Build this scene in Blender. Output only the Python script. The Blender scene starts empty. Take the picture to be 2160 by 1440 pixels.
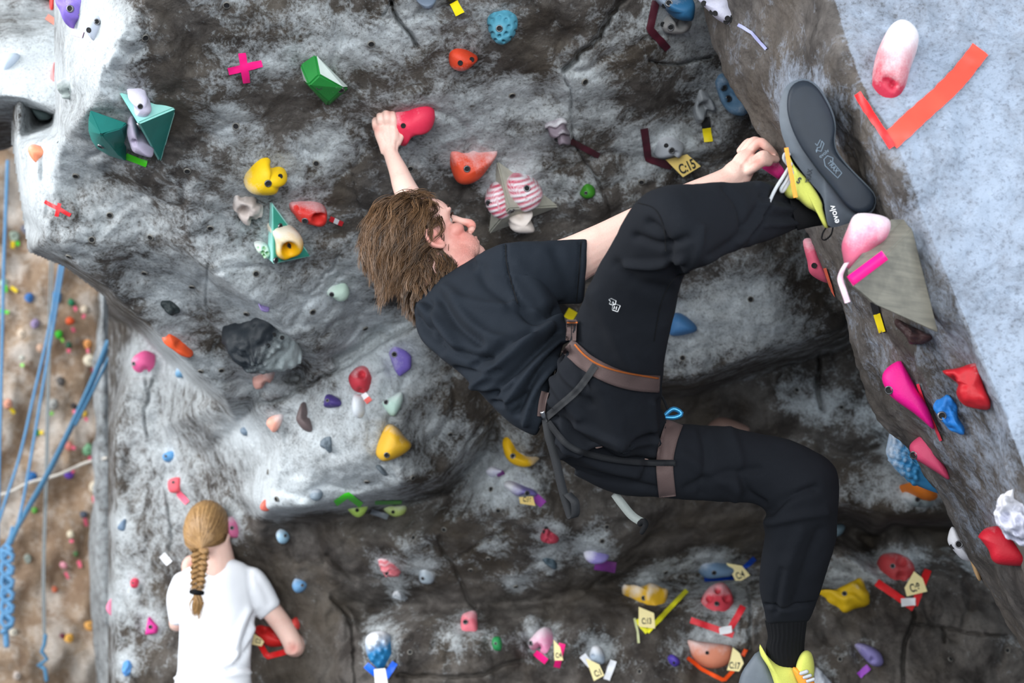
import bpy, bmesh, math, random
import numpy as np
from mathutils import Vector, Matrix, geometry as mgeo
from mathutils.bvhtree import BVHTree

S = bpy.context.scene
COL = S.collection
random.seed(7)

# ------------------------------------------------------------------ camera
FPX = 3000.0
PITCH = math.radians(7.6)
CAM = np.array([0.0, 0.0, 1.6])
RIGHT = np.array([1.0, 0.0, 0.0])
FWD = np.array([0.0, math.cos(PITCH), math.sin(PITCH)])
UP = np.array([0.0, -math.sin(PITCH), math.cos(PITCH)])
cam_data = bpy.data.cameras.new('camera')
cam = bpy.data.objects.new('camera', cam_data)
COL.objects.link(cam)
cam.location = CAM
cam.rotation_euler = (math.pi / 2 + PITCH, 0, 0)
cam_data.sensor_width = 36.0
cam_data.lens = 36.0 * FPX / 2160.0
cam_data.dof.use_dof = True
cam_data.dof.focus_distance = 2.9
cam_data.dof.aperture_fstop = 4.0
S.camera = cam

# ------------------------------------------------------------------ light
world = bpy.data.worlds.new('gym_daylight')
S.world = world
world.use_nodes = True
bg = world.node_tree.nodes['Background']
bg.inputs[0].default_value = (0.84, 0.92, 1.0, 1)
bg.inputs[1].default_value = 0.34

def area_light(name, loc, target, size, power, color):
    l = bpy.data.lights.new(name, 'AREA')
    l.shape = 'RECTANGLE'
    l.size, l.size_y = size
    l.energy = power
    l.color = color
    o = bpy.data.objects.new(name, l)
    COL.objects.link(o)
    o.location = loc
    o.rotation_euler = (Vector(target) - Vector(loc)).to_track_quat('-Z', 'Y').to_euler()
    return o

area_light('window_light_left', (-8.0, 1.0, 5.0), (-0.6, 4.0, 2.0), (6.0, 5.0), 1080, (0.98, 0.99, 1.0))
area_light('window_light_right', (6.5, -3.0, 5.0), (1.0, 2.8, 1.8), (5.0, 4.0), 300, (0.76, 0.88, 1.0))
area_light('fill_light_hall', (-0.5, -7.0, 2.6), (0.0, 4.0, 2.0), (10.0, 4.0), 1120, (0.94, 0.98, 1.0))  # fill added behind the camera to brighten the downward-facing panel

S.view_settings.view_transform = 'Standard'
S.view_settings.look = 'None'
S.view_settings.gamma = 1.0
S.view_settings.use_curve_mapping = False
S.view_settings.exposure = 0.2

# ------------------------------------------------------------------ helpers
def P(px, py, d):
    """photo pixel + depth along the optical axis -> world point"""
    return CAM + d * (FWD + (px - 1080.0) / FPX * RIGHT + (720.0 - py) / FPX * UP)

def V(px, py, d):
    return Vector(P(px, py, d))

def to_px(pts):
    q = np.asarray(pts, float).reshape(-1, 3) - CAM
    z = q @ FWD
    return np.stack([1080.0 + FPX * (q @ RIGHT) / z, 720.0 - FPX * (q @ UP) / z, z], 1)

def m_per_px(d):
    return d / FPX

def _hash(ix, iy, iz, seed):
    n = (ix * 374761393 + iy * 668265263 + iz * 2147483647 + seed * 974634777) & 0xFFFFFFFF
    n = ((n ^ (n >> 13)) * 1274126177) & 0xFFFFFFFF
    n = n ^ (n >> 16)
    return (n & 0xFFFF) / 32767.5 - 1.0

def vnoise(p, scale, seed=0):
    q = np.asarray(p, float) * scale + 1000.0
    i = np.floor(q).astype(np.int64)
    f = q - i
    f = f * f * f * (f * (f * 6 - 15) + 10)
    out = 0
    for dx in (0, 1):
        wx = f[:, 0] if dx else 1 - f[:, 0]
        for dy in (0, 1):
            wy = f[:, 1] if dy else 1 - f[:, 1]
            for dz in (0, 1):
                wz = f[:, 2] if dz else 1 - f[:, 2]
                out = out + wx * wy * wz * _hash(i[:, 0] + dx, i[:, 1] + dy, i[:, 2] + dz, seed)
    return out

def fbm(p, scale, octs=4, seed=0, gain=0.5):
    a, s, t = 1.0, scale, 0
    for k in range(octs):
        t = t + a * vnoise(p, s, seed + k * 17)
        a *= gain
        s *= 2.03
    return t

def catmull(pts, n, closed=True):
    """n points evenly placed on a Catmull-Rom curve through pts"""
    pts = np.asarray(pts, float)
    m = len(pts)
    segs = m if closed else m - 1
    out = []
    for k in range(segs * 12 + (0 if closed else 1)):
        t = k / 12.0
        i = min(int(t), segs - 1)
        u = t - i
        if closed:
            a, b, c, d = pts[(i - 1) % m], pts[i % m], pts[(i + 1) % m], pts[(i + 2) % m]
        else:
            a, b, c, d = pts[max(i - 1, 0)], pts[i], pts[min(i + 1, m - 1)], pts[min(i + 2, m - 1)]
        out.append(0.5 * ((2 * b) + (-a + c) * u + (2 * a - 5 * b + 4 * c - d) * u * u + (-a + 3 * b - 3 * c + d) * u ** 3))
    out = np.array(out)
    cl = np.vstack([out, out[:1]]) if closed else out
    s = np.concatenate([[0], np.cumsum(np.linalg.norm(np.diff(cl, axis=0), axis=1))])
    q = np.linspace(0, s[-1], n, endpoint=not closed)
    return np.stack([np.interp(q, s, cl[:, k]) for k in range(cl.shape[1])], 1)

def mesh_obj(name, verts, faces, mat=None, parent=None, smooth=True, attrs=None, mats=None, fmat=None):
    me = bpy.data.meshes.new(name)
    me.from_pydata([tuple(map(float, v)) for v in verts], [], [tuple(map(int, f)) for f in faces])
    me.validate()
    if attrs:
        for k, a in attrs.items():
            at = me.attributes.new(k, 'FLOAT', 'POINT')
            at.data.foreach_set('value', np.asarray(a, np.float32))
    if mat is not None:
        me.materials.append(mat)
    for mm in (mats or []):
        me.materials.append(mm)
    if fmat is not None:
        me.polygons.foreach_set('material_index', np.asarray(fmat, np.int32))
    if smooth:
        me.polygons.foreach_set('use_smooth', np.ones(len(me.polygons), bool))
    o = bpy.data.objects.new(name, me)
    COL.objects.link(o)
    if parent is not None:
        o.parent = parent
    return o

def big_mesh(name, verts, quads, mat, attrs=None):
    """numpy fast path for the rock"""
    me = bpy.data.meshes.new(name)
    nv, nf = len(verts), len(quads)
    me.vertices.add(nv)
    me.vertices.foreach_set('co', np.asarray(verts, np.float32).ravel())
    me.loops.add(nf * 4)
    me.loops.foreach_set('vertex_index', np.asarray(quads, np.int32).ravel())
    me.polygons.add(nf)
    me.polygons.foreach_set('loop_start', np.arange(nf, dtype=np.int32) * 4)
    me.polygons.foreach_set('use_smooth', np.ones(nf, bool))
    me.update(calc_edges=True)
    for k, a in (attrs or {}).items():
        at = me.attributes.new(k, 'FLOAT', 'POINT')
        at.data.foreach_set('value', np.asarray(a, np.float32))
    me.materials.append(mat)
    o = bpy.data.objects.new(name, me)
    COL.objects.link(o)
    return o

def tag(o, label, cat, group=None):
    o['label'] = label
    o['category'] = cat
    if group:
        o['group'] = group
    return o

def empty(name, loc):
    o = bpy.data.objects.new(name, None)
    COL.objects.link(o)
    o.location = loc
    o.empty_display_size = 0.05
    return o

def adopt(parent, *kids):
    """parent keeping world coordinates (meshes are built in world space)"""
    inv = Matrix.Translation(-Vector(parent.location)) if parent.type == 'EMPTY' else Matrix.Identity(4)
    for k in kids:
        k.parent = parent
        k.matrix_parent_inverse = inv

# ------------------------------------------------------------------ materials
def new_mat(name):
    m = bpy.data.materials.new(name)
    m.use_nodes = True
    nt = m.node_tree
    return m, nt, nt.nodes['Principled BSDF']

def N(nt, typ, **kw):
    n = nt.nodes.new(typ)
    for k, v in kw.items():
        if k.startswith('i_'):
            n.inputs[k[2:].replace('_', ' ')].default_value = v
        else:
            setattr(n, k, v)
    return n

def ramp(nt, fac, stops, interp='LINEAR'):
    r = nt.nodes.new('ShaderNodeValToRGB')
    r.color_ramp.interpolation = interp
    el = r.color_ramp.elements
    while len(el) < len(stops):
        el.new(0.5)
    for e, (p, c) in zip(el, stops):
        e.position = p
        e.color = c if len(c) == 4 else (*c, 1)
    nt.links.new(fac, r.inputs[0])
    return r

def mixc(nt, fac, a, b, mode='MIX'):
    m = nt.nodes.new('ShaderNodeMix')
    m.data_type = 'RGBA'
    m.blend_type = mode
    for sock, v in ((m.inputs[0], fac), (m.inputs[6], a), (m.inputs[7], b)):
        if isinstance(v, (int, float)):
            sock.default_value = v
        elif isinstance(v, tuple):
            sock.default_value = (*v, 1) if len(v) == 3 else v
        else:
            nt.links.new(v, sock)
    return m.outputs[2]

def math_n(nt, op, a, b=None, c=None, clamp=False):
    m = nt.nodes.new('ShaderNodeMath')
    m.operation = op
    m.use_clamp = clamp
    for s, v in zip(m.inputs, (a, b, c)):
        if v is None:
            continue
        if isinstance(v, (int, float)):
            s.default_value = v
        else:
            nt.links.new(v, s)
    return m.outputs[0]

def noise_n(nt, coord, scale, detail=5, rough=0.55, dist=0.0):
    n = nt.nodes.new('ShaderNodeTexNoise')
    n.inputs['Scale'].default_value = scale
    n.inputs['Detail'].default_value = detail
    n.inputs['Roughness'].default_value = rough
    n.inputs['Distortion'].default_value = dist
    nt.links.new(coord, n.inputs['Vector'])
    return n.outputs[0]

def bump_n(nt, h, strength, dist, normal=None):
    b = nt.nodes.new('ShaderNodeBump')
    b.inputs['Strength'].default_value = strength
    b.inputs['Distance'].default_value = dist
    nt.links.new(h, b.inputs['Height'])
    if normal is not None:
        nt.links.new(normal, b.inputs['Normal'])
    return b.outputs[0]

def rock_mat(name, dark, mid, pale, chalk_gain=1.0, warm=None, tex=1.0):
    m, nt, b = new_mat(name)
    geo = nt.nodes.new('ShaderNodeNewGeometry').outputs['Position']
    n1 = noise_n(nt, geo, 7.0 * tex, 8, 0.66, 0.5)
    n2 = noise_n(nt, geo, 26.0 * tex, 9, 0.72, 0.6)
    n3 = noise_n(nt, geo, 140.0 * tex, 6, 0.7)
    base = mixc(nt, ramp(nt, n1, [(0.38, (0, 0, 0)), (0.62, (1, 1, 1))]).outputs[0], dark, mid)
    if warm:
        n4 = noise_n(nt, geo, 3.3 * tex, 6, 0.6)
        base = mixc(nt, ramp(nt, n4, [(0.45, (0, 0, 0)), (0.62, (0.6, 0.6, 0.6))]).outputs[0], base, warm)
    at = nt.nodes.new('ShaderNodeAttribute')
    at.attribute_name = 'chalk'
    # chalk attribute broken up by three scales of noise
    t = math_n(nt, 'MULTIPLY_ADD', n1, 0.9, -0.45)
    t = math_n(nt, 'MULTIPLY_ADD', n2, 1.6, math_n(nt, 'ADD', t, -0.8))
    t = math_n(nt, 'MULTIPLY_ADD', n3, 0.8, math_n(nt, 'ADD', t, -0.4))
    amt = math_n(nt, 'MULTIPLY_ADD', at.outputs['Fac'], chalk_gain, t)
    f = ramp(nt, amt, [(0.12, (0, 0, 0)), (0.45, (0.5, 0.5, 0.5)), (1.0, (0.97, 0.97, 0.97))]).outputs[0]
    col = mixc(nt, f, base, pale)
    # fine dark specks
    sp = ramp(nt, n3, [(0.34, (0.45, 0.45, 0.45)), (0.47, (1, 1, 1))]).outputs[0]
    col = mixc(nt, 0.6, col, mixc(nt, 1.0, col, sp, 'MULTIPLY'))
    nt.links.new(col, b.inputs['Base Color'])
    b.inputs['Roughness'].default_value = 0.8
    b.inputs['Specular IOR Level'].default_value = 0.25
    nn = bump_n(nt, n2, 0.6, 0.02)
    nn = bump_n(nt, n3, 0.5, 0.005, nn)
    nt.links.new(nn, b.inputs['Normal'])
    return m

_hm = {}
def hold_mat(color, rough=0.55, chalk=(0.80, 0.80, 0.82), grain=90.0, bump=0.25, metal=0.0):
    key = (tuple(color), rough, tuple(chalk), grain, bump)
    if key in _hm:
        return _hm[key]
    m, nt, b = new_mat('resin_%d' % len(_hm))
    oc = nt.nodes.new('ShaderNodeNewGeometry').outputs['Position']
    n1 = noise_n(nt, oc, 28.0, 5, 0.6)
    n2 = noise_n(nt, oc, grain * 3, 4, 0.6)
    at = nt.nodes.new('ShaderNodeAttribute')
    at.attribute_name = 'chalk'
    t = math_n(nt, 'MULTIPLY_ADD', n1, 0.9, -0.45)
    t = math_n(nt, 'MULTIPLY_ADD', n2, 0.4, math_n(nt, 'ADD', t, -0.2))
    f = ramp(nt, math_n(nt, 'ADD', at.outputs['Fac'], t), [(0.12, (0, 0, 0)), (0.95, (0.92, 0.92, 0.92))]).outputs[0]
    d = tuple(c * 0.82 for c in color)
    base = mixc(nt, n1, tuple(color), d)
    nt.links.new(mixc(nt, f, base, tuple(chalk)), b.inputs['Base Color'])
    b.inputs['Roughness'].default_value = rough
    b.inputs['Specular IOR Level'].default_value = 0.35
    nt.links.new(bump_n(nt, n2, bump, 0.003), b.inputs['Normal'])
    _hm[key] = m
    return m

_pm = {}
def plain(name, color, rough=0.6, metal=0.0, spec=0.4, grain=None, bump=0.2, var=0.12):
    if name in _pm:
        return _pm[name]
    m, nt, b = new_mat(name)
    oc = nt.nodes.new('ShaderNodeNewGeometry').outputs['Position']
    n = noise_n(nt, oc, grain or 60.0, 5, 0.6)
    nt.links.new(mixc(nt, n, tuple(c * (1 + var) for c in color), tuple(c * (1 - var) for c in color)), b.inputs['Base Color'])
    b.inputs['Roughness'].default_value = rough
    b.inputs['Metallic'].default_value = metal
    b.inputs['Specular IOR Level'].default_value = spec
    if bump:
        nt.links.new(bump_n(nt, n, bump, 0.002), b.inputs['Normal'])
    _pm[name] = m
    return m

def srgb(r, g, b):
    f = lambda c: (c / 255 / 12.92) if c <= 10 else ((c / 255 + 0.055) / 1.055) ** 2.4
    return (f(r), f(g), f(b))
# ------------------------------------------------------------------ what hangs on the rock, read off the photograph
# each crop is (x offset, y offset, zoom): outlines below are in crop coordinates
CROPS = {'A': (0, 0, 3), 'B': (0, 440, 2.769), 'C': (0, 920, 2.769), 'D': (440, 0, 3), 'E': (440, 300, 3.79), 'F': (440, 600, 2.77), 'G': (900, 0, 3),
         'H': (1340, 0, 3.6), 'I': (1700, 0, 3.6), 'J': (1500, 140, 2.322), 'K': (1660, 640, 2.77), 'L': (1660, 1040, 3.6), 'M': (760, 180, 2.88),
         'N': (850, 560, 2.483), 'O': (700, 1000, 3.272), 'Q': (1240, 1100, 4.154), 'P': (0, 0, 1)}
def cx(c, pts):
    ox, oy, s = CROPS[c]
    return [(ox + p[0] / s, oy + p[1] / s) + tuple(p[2:]) for p in pts]

HOLDS = []
def H(crop, pts, h, col, label, bolts=(), holes=(), dents=(), chalk=(0, 0, -1, 0), **kw):
    for key in ('apex', 'anchor'):
        if kw.get(key):
            kw[key] = cx(crop, [kw[key]])[0]
    if kw.get('bumps'):
        kw['bumps'] = [cx(crop, [d[:2]])[0] + (d[2] / CROPS[crop][2], d[3]) for d in kw['bumps']]
    HOLDS.append(dict(pts=cx(crop, pts), h=h, col=srgb(*col), label=label, bolts=cx(crop, bolts), holes=cx(crop, holes),
                      dents=[cx(crop, [d[:2]])[0] + (d[2] / CROPS[crop][2], d[3]) for d in dents], chalk=chalk, **kw))

UPC = (0.55, 0, -1, 0.1)      # chalk on the upper side
# --- upper left
H('A', [(365, -20), (560, -20), (555, 70), (530, 150), (485, 160), (452, 182), (425, 160), (400, 90)], .06, (128, 106, 196), 'purple two-lobed climbing hold cut by the top edge, upper left', [(445, 55), (515, 82)], dents=[(490, 150, 30, .02)], chalk=(.2, 0, -1, 0))
H('A', [(590, 100), (630, 92), (650, 110), (640, 180), (610, 250), (590, 262), (560, 225), (545, 185), (565, 130)], .035, (188, 194, 208), 'pale grey oval hold right beside the purple two-lobed hold', [(613, 138)], [(562, 190)])
H('A', [(318, -20), (345, -20), (340, 60), (325, 78), (315, 60)], .03, (215, 60, 55), 'red hold cut by the top edge above the pale outcrop', which='o')
H('A', [(335, 405), (352, 398), (352, 520), (330, 515), (315, 480)], .03, (240, 150, 150), 'pale red hold behind the edge of the white rock nose', which='o')
H('A', [(20, 380), (60, 340), (110, 335), (125, 360), (90, 410), (40, 445), (15, 430)], .03, (188, 202, 218), 'pale blue hold on the white outcrop at the left edge', which='o')
H('A', [(375, 560), (400, 500), (450, 480), (478, 500), (470, 570), (440, 630), (410, 625), (385, 590)], .04, (158, 168, 166), 'mottled grey hold on the white nose of rock', dents=[(410, 585, 28, .02)], noise=.004, chalk=UPC)
H('A', [(180, 655), (220, 660), (300, 695), (332, 725), (320, 750), (260, 755), (220, 720)], .04, (88, 104, 104), 'dark slate hold under the pale outcrop', chalk=(.3, 1, -.4, -.2))
H('A', [(178, 935), (205, 910), (250, 925), (297, 960), (285, 985), (250, 1005), (235, 1035), (205, 1010), (185, 975)], .03, (246, 150, 112), 'small peach orange hold on the white lobe at left', chalk=(.3, 0, -1, 0))
H('P', [(44, 482), (52, 472), (58, 486), (60, 506), (52, 498)], .02, (110, 112, 128), 'small grey hold on the left edge of the lobe')
# --- holds on the green volumes
H('A', [(812, 618), (870, 606), (925, 618), (940, 655), (962, 700), (930, 740), (885, 750), (850, 732), (850, 690), (836, 655)], .035, (214, 208, 228), 'pale lilac hold bolted on the light top of the green triangular volume', [(887, 672)], lift=.05, sink=.1, chalk=(.2, 0, -1, 0))
H('A', [(830, 765), (860, 800), (880, 870), (920, 910), (970, 995), (900, 980), (840, 955), (815, 900), (800, 840), (808, 790)], .05, (186, 176, 198), 'long mauve hold hanging down the left side of the green triangular volume', dents=[(850, 905, 22, .02)], lift=.05, sink=.12, chalk=(.3, -1, -.3, 0))
# --- upper panel
GREEN_AT = cx('D', [(735, 505)])[0]
H('D', [(1170, 705), (1250, 695), (1310, 665), (1370, 660), (1420, 690), (1435, 740), (1420, 800), (1380, 825), (1330, 830), (1280, 855), (1245, 910), (1215, 915), (1185, 890), (1130, 800), (1140, 725)], .07, (228, 52, 84), 'red bone-shaped hold gripped by the climber\'s left hand', [], [(1232, 795)], p=2.6, chalk=(.55, -.8, -.8, -.1))
H('E', [(290, 330), (310, 240), (360, 160), (420, 120), (480, 125), (505, 170), (500, 205), (560, 210), (615, 240), (637, 290), (620, 330), (570, 355), (555, 400), (500, 425), (370, 422), (310, 390)], .075, (246, 200, 18), 'bright yellow two-knobbed hold above the bone-coloured pocket hold', [(475, 328)], [(573, 272)], dents=[(520, 190, 40, .02)], chalk=(.55, -.9, .4, -.15))
H('E', [(190, 470), (215, 400), (270, 415), (330, 420), (370, 430), (405, 470), (440, 510), (430, 590), (400, 600), (370, 640), (320, 670), (250, 620), (225, 570), (195, 540)], .065, (196, 184, 178), 'bone coloured pocketed hold below the bright yellow hold', dents=[(290, 560, 55, .045), (350, 635, 32, .03), (410, 480, 25, .025), (260, 440, 28, .015)], noise=.004, chalk=(.3, 0, -1, 0))
H('E', [(505, 700), (590, 690), (680, 705), (740, 750), (765, 810), (750, 880), (700, 930), (620, 950), (560, 930), (530, 890), (525, 800)], .06, (236, 178, 8), 'cream ring hold with a yellow pocket, bolted on the teal spike volume', [(655, 822)], dents=[(655, 870, 70, .055)], lift=.055, sink=.09, dent_clean=True, chalk=(.95, -.2, -.5, .6), chalkcol=(.86, .80, .68))
H('E', [(370, 820), (430, 810), (485, 850), (490, 910), (450, 935), (420, 900), (385, 870)], .035, (150, 205, 150), 'pale green honeycomb hold at the foot of the teal spike volume', dents=[(445, 850, 20, .018), (435, 885, 18, .018), (470, 890, 16, .018), (445, 912, 14, .015), (395, 845, 14, .012)], chalk=(.85, 0, -.3, .6), lift=.02)
H('E', [(650, 490), (700, 477), (800, 475), (880, 490), (940, 540), (955, 600), (940, 660), (890, 680), (800, 655), (730, 640), (690, 590), (655, 545)], .065, (212, 52, 46), 'red hold with finger slots beside the teal spike volume', [(772, 627)], dents=[(870, 612, 42, .035), (910, 600, 34, .03), (700, 520, 22, .012)], chalk=(.6, .1, -.9, .15))
H('E', [(945, 1175), (985, 1145), (1080, 1125), (1120, 1160), (1130, 1210), (1100, 1260), (1040, 1272), (985, 1240), (945, 1220)], .045, (196, 220, 204), 'pale mint round hold below the climber\'s head', [(985, 1215)], chalk=(.4, -1, -.3, 0))
H('G', [(150, 935), (220, 940), (330, 970), (440, 965), (447, 990), (400, 1060), (340, 1130), (260, 1165), (190, 1150), (155, 1080), (145, 1000)], .07, (216, 74, 42), 'large orange red fin hold beside the climber\'s forehead', [(255, 1068)], apex=(240, 1050), chalk=(.75, .15, -.7, .2))
H('G', [(135, 330), (175, 297), (240, 310), (300, 345), (328, 375), (300, 410), (250, 445), (200, 452), (150, 420)], .05, (210, 66, 36), 'small orange red hold below the blue dimpled hold', [], [(213, 398), (285, 377)], chalk=(.5, .2, .9, -.1))
H('G', [(385, 130), (430, 80), (500, 72), (560, 105), (578, 160), (560, 225), (500, 272), (440, 265), (395, 215)], .07, (78, 146, 168), 'light blue ball hold covered in dimples', [(460, 180)], dents=[(460 + 62 * math.cos(a), 172 + 62 * math.sin(a), 15, .012) for a in np.arange(0, 6.28, .785)] + [(475 + 92 * math.cos(a), 172 + 92 * math.sin(a), 11, .01) for a in np.arange(.3, 6.28, .57)], apex=(462, 178), rings=22, n=64)
H('D', [(1310, -20), (1440, -20), (1420, 40), (1370, 50), (1330, 20)], .05, (104, 116, 132), 'slate grey hold cut by the top edge near the middle', chalk=(.3, 0, -1, 0))
H('M', [(760, 690), (800, 620), (850, 607), (890, 660), (910, 740), (905, 790), (850, 815), (800, 790), (765, 740)], .05, (206, 78, 106), 'smaller pink and white ridged hold on the left of the grey wooden volume', [(782, 713)], stripes=(.5, 1, 20), chalk=(0, 0, 0, .55), lift=.05, sink=.1)
H('M', [(890, 590), (930, 562), (1000, 565), (1070, 600), (1110, 650), (1105, 700), (1060, 750), (990, 770), (930, 720), (890, 660)], .05, (206, 78, 106), 'larger pink and white ridged hold on the right of the grey wooden volume', [(1012, 626)], stripes=(.45, 1, 20), chalk=(0, 0, 0, .6), lift=.05, sink=.1)
H('M', [(905, 810), (960, 785), (1050, 775), (1030, 820), (1060, 870), (1050, 895), (960, 897), (915, 875), (915, 840)], .045, (232, 220, 212), 'cream bone-shaped hold under the grey wooden volume', dents=[(970, 800, 22, .012)], lift=.06, sink=.1, chalk=(.3, 0, -1, 0))
H('G', [(745, 790), (790, 750), (840, 728), (880, 760), (895, 830), (915, 880), (890, 915), (850, 915), (800, 880), (765, 830)], .055, (124, 112, 122), 'grey ribbed hold with a maroon tape tail on the long crack', [(825, 882)], ribs=(.25, 1, 9, .008), chalk=(.55, 0, -1, .1))
H('G', [(975, 1210), (1000, 1155), (1050, 1175), (1070, 1220), (1050, 1252), (1000, 1257), (972, 1235)], .035, (58, 132, 34), 'little green hold to the right of the grey wooden volume', [(1008, 1220)])
H('H', [(180, -20), (430, -20), (440, 140), (380, 160), (300, 140), (250, 75), (215, 65)], .09, (46, 104, 146), 'blue bulbous hold cut by the top edge beside the arete', [(255, 25)], [(220, 45)], chalk=(.45, -.5, -.8, 0), lift=.03)
H('H', [(190, 185), (240, 105), (300, 140), (420, 150), (430, 200), (380, 250), (300, 260), (230, 250), (200, 220)], .05, (158, 156, 154), 'grey knuckle-shaped hold just below the blue bulbous hold', [(270, 207)], [(210, 185)], dents=[(350, 190, 40, .02)], chalk=(.3, 0, -1, 0))
H('H', [(605, 610), (640, 548), (700, 580), (780, 680), (850, 780), (865, 840), (820, 885), (720, 865), (660, 800), (620, 700)], .05, (92, 128, 158), 'blue dished hold with a raised rim tucked behind the arete', [(670, 665), (705, 750)], dents=[(700, 690, 70, .03), (745, 770, 70, .03)], chalk=(.5, .2, -.3, .2), which='b', lift=.02)
H('H', [(450, 800), (465, 700), (485, 650), (530, 690), (570, 750), (615, 815), (560, 860), (500, 940), (455, 920)], .05, (150, 154, 158), 'grey rock-like wedge hold above a black and yellow tape', dents=[(530, 830, 55, .045)], noise=.005, chalk=(.3, -1, -.4, 0))
H('H', [(150, 1170), (180, 1070), (240, 1047), (310, 1060), (370, 1110), (370, 1160), (340, 1200), (310, 1180), (230, 1200), (170, 1200)], .05, (162, 166, 172), 'grey skull-like hold with the C:15 tag', [(275, 1142)], [(235, 1105)], dents=[(310, 1165, 22, .012)], chalk=(.4, 0, -1, 0))
H('H', [(940, 1262), (1000, 1228), (1110, 1212), (1170, 1285), (1150, 1330), (1090, 1365), (1020, 1318)], .05, (222, 40, 128), 'magenta wedge hold gripped by the climber\'s right hand', p=4, sharp=True, apex=(1060, 1275), chalk=(.8, 0, -1, -.05), depth=3.06, k=1.0, sink=.1)
# --- left, below the lobe
H('B', [(945, 545), (985, 532), (1030, 560), (1050, 605), (1000, 612), (955, 585)], .035, (44, 52, 54), 'small black knobbly hold on the underside of the lobe', noise=.006)
H('F', [(70, 300), (110, 255), (230, 200), (310, 140), (380, 150), (450, 210), (510, 270), (530, 420), (520, 470), (380, 485), (240, 480), (140, 430), (90, 360)], .12, (34, 40, 46), 'big black sloping hold with a chalky studded grey flank', holes=[(392, 190), (395, 252), (382, 293), (430, 310), (348, 357)], bumps=[(440, 250, 16, .012), (410, 355, 15, .012), (375, 390, 13, .01), (355, 415, 12, .01), (430, 310, 12, .01), (300, 440, 14, .012), (340, 455, 14, .012), (260, 455, 12, .012), (230, 400, 12, .01), (190, 410, 12, .01), (270, 405, 10, .01)], ribs=None, chalk=(1.0, .8, .55, -.05), chalkcol=(.42, .48, .49), apex=(310, 370), n=72, rings=24, noise=.006)
H('F', [(285, 90), (310, 120), (355, 155), (325, 158), (298, 138)], .02, (150, 132, 190), 'small lilac hold peeping over the big black hold')
H('F', [(255, 560), (290, 525), (350, 505), (385, 520), (370, 565), (320, 600), (270, 608)], .05, (196, 146, 136), 'dusty pink oval hold below the big black hold', dents=[(335, 590, 24, .02)], chalk=UPC)
H('B', [(945, 765), (975, 710), (1010, 730), (1045, 770), (1125, 860), (1080, 865), (1000, 810)], .04, (238, 92, 48), 'orange blade hold on the lower edge of the lobe', dents=[(1045, 800, 30, .015)], chalk=(.4, -1, -.6, -.2))
H('B', [(765, 895), (790, 855), (850, 825), (895, 850), (900, 910), (870, 950), (810, 955), (775, 935)], .06, (230, 96, 152), 'round pink hold with a crease on the pale wall', [(782, 905)], dents=[(848, 940, 22, .02)], chalk=(.4, -1, -.3, -.1))
H('B', [(1028, 950), (1045, 920), (1080, 935), (1082, 970), (1050, 990), (1030, 980)], .03, (120, 168, 204), 'small sky blue hold to the right of the round pink hold', chalk=UPC)
H('F', [(815, 540), (850, 490), (900, 472), (940, 500), (945, 580), (920, 630), (870, 632), (830, 600)], .06, (212, 62, 76), 'red hold with a centre slot just below the diagonal crack', dents=[(893, 525, 26, .02), (885, 618, 18, .018)], chalk=(.4, 0, -1, .05))
H('F', [(850, 640), (900, 660), (910, 740), (880, 780), (845, 760), (835, 700)], .04, (226, 232, 238), 'chalk white hold below the red slotted hold', chalk=(.6, 0, -1, .3))
H('F', [(1050, 400), (1085, 352), (1150, 380), (1187, 420), (1185, 490), (1115, 540), (1085, 500)], .04, (122, 104, 190), 'violet faceted hold high on the bright block', [(1085, 408)], p=3.5, sharp=True, chalk=(.5, -1, -.2, .1))
H('F', [(1015, 690), (1060, 660), (1130, 625), (1135, 690), (1090, 765), (1050, 750)], .035, (190, 220, 208), 'pale mint wedge hold below the violet faceted hold', [(1038, 687)], chalk=(.5, 0, -1, .2))
H('F', [(675, 680), (690, 640), (740, 655), (775, 685), (765, 712), (680, 718)], .04, (72, 58, 126), 'dark purple hold on the bright block', [(695, 677)])
H('F', [(512, 770), (545, 685), (570, 730), (607, 850), (560, 855), (520, 810)], .04, (104, 90, 90), 'brown curved slipper-shaped hold', dents=[(565, 770, 26, .02)], chalk=(.2, 0, 1, -.4))
H('F', [(335, 810), (360, 775), (425, 765), (420, 820), (385, 865), (360, 850)], .03, (244, 172, 152), 'pale salmon triangular hold left of the brown curved hold', chalk=(.5, 1, -.4, .1))
H('F', [(185, 845), (215, 830), (245, 855), (225, 885), (200, 875)], .025, (108, 124, 140), 'small slate hold in the middle of a white chalk patch')
H('F', [(655, 930), (680, 900), (718, 900), (712, 975), (680, 965)], .03, (108, 120, 130), 'dark grey square hold low on the bright block', noise=.006)
H('F', [(990, 980), (1010, 900), (1040, 835), (1075, 820), (1110, 840), (1150, 890), (1190, 935), (1160, 980), (1090, 1020), (1030, 1035), (1000, 1015)], .08, (224, 174, 42), 'big mustard yellow teardrop hold', [(1042, 995)], chalk=(.5, .5, -.8, -.05))
H('F', [(590, 1240), (610, 1205), (650, 1200), (668, 1225), (655, 1255), (615, 1262)], .035, (120, 134, 146), 'slate knob hold on the lower lip of the bright block', chalk=(.5, -.3, -1, 0))
H('F', [(305, 1290), (320, 1260), (345, 1270), (350, 1320), (320, 1320)], .03, (226, 112, 96), 'small coral hold at the lower left corner of the bright block')
H('F', [(975, 1060), (1005, 1055), (1045, 1110), (1030, 1118), (1005, 1100)], .02, (96, 106, 114), 'slate flake hold under the mustard yellow hold')
H('F', [(795, 1285), (810, 1270), (900, 1280), (935, 1295), (910, 1340), (870, 1355), (825, 1330)], .045, (176, 208, 96), 'yellow green half-round hold under the green chevron tape', [], [(868, 1318)], chalk=(.6, 0, -1, .2))
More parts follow.
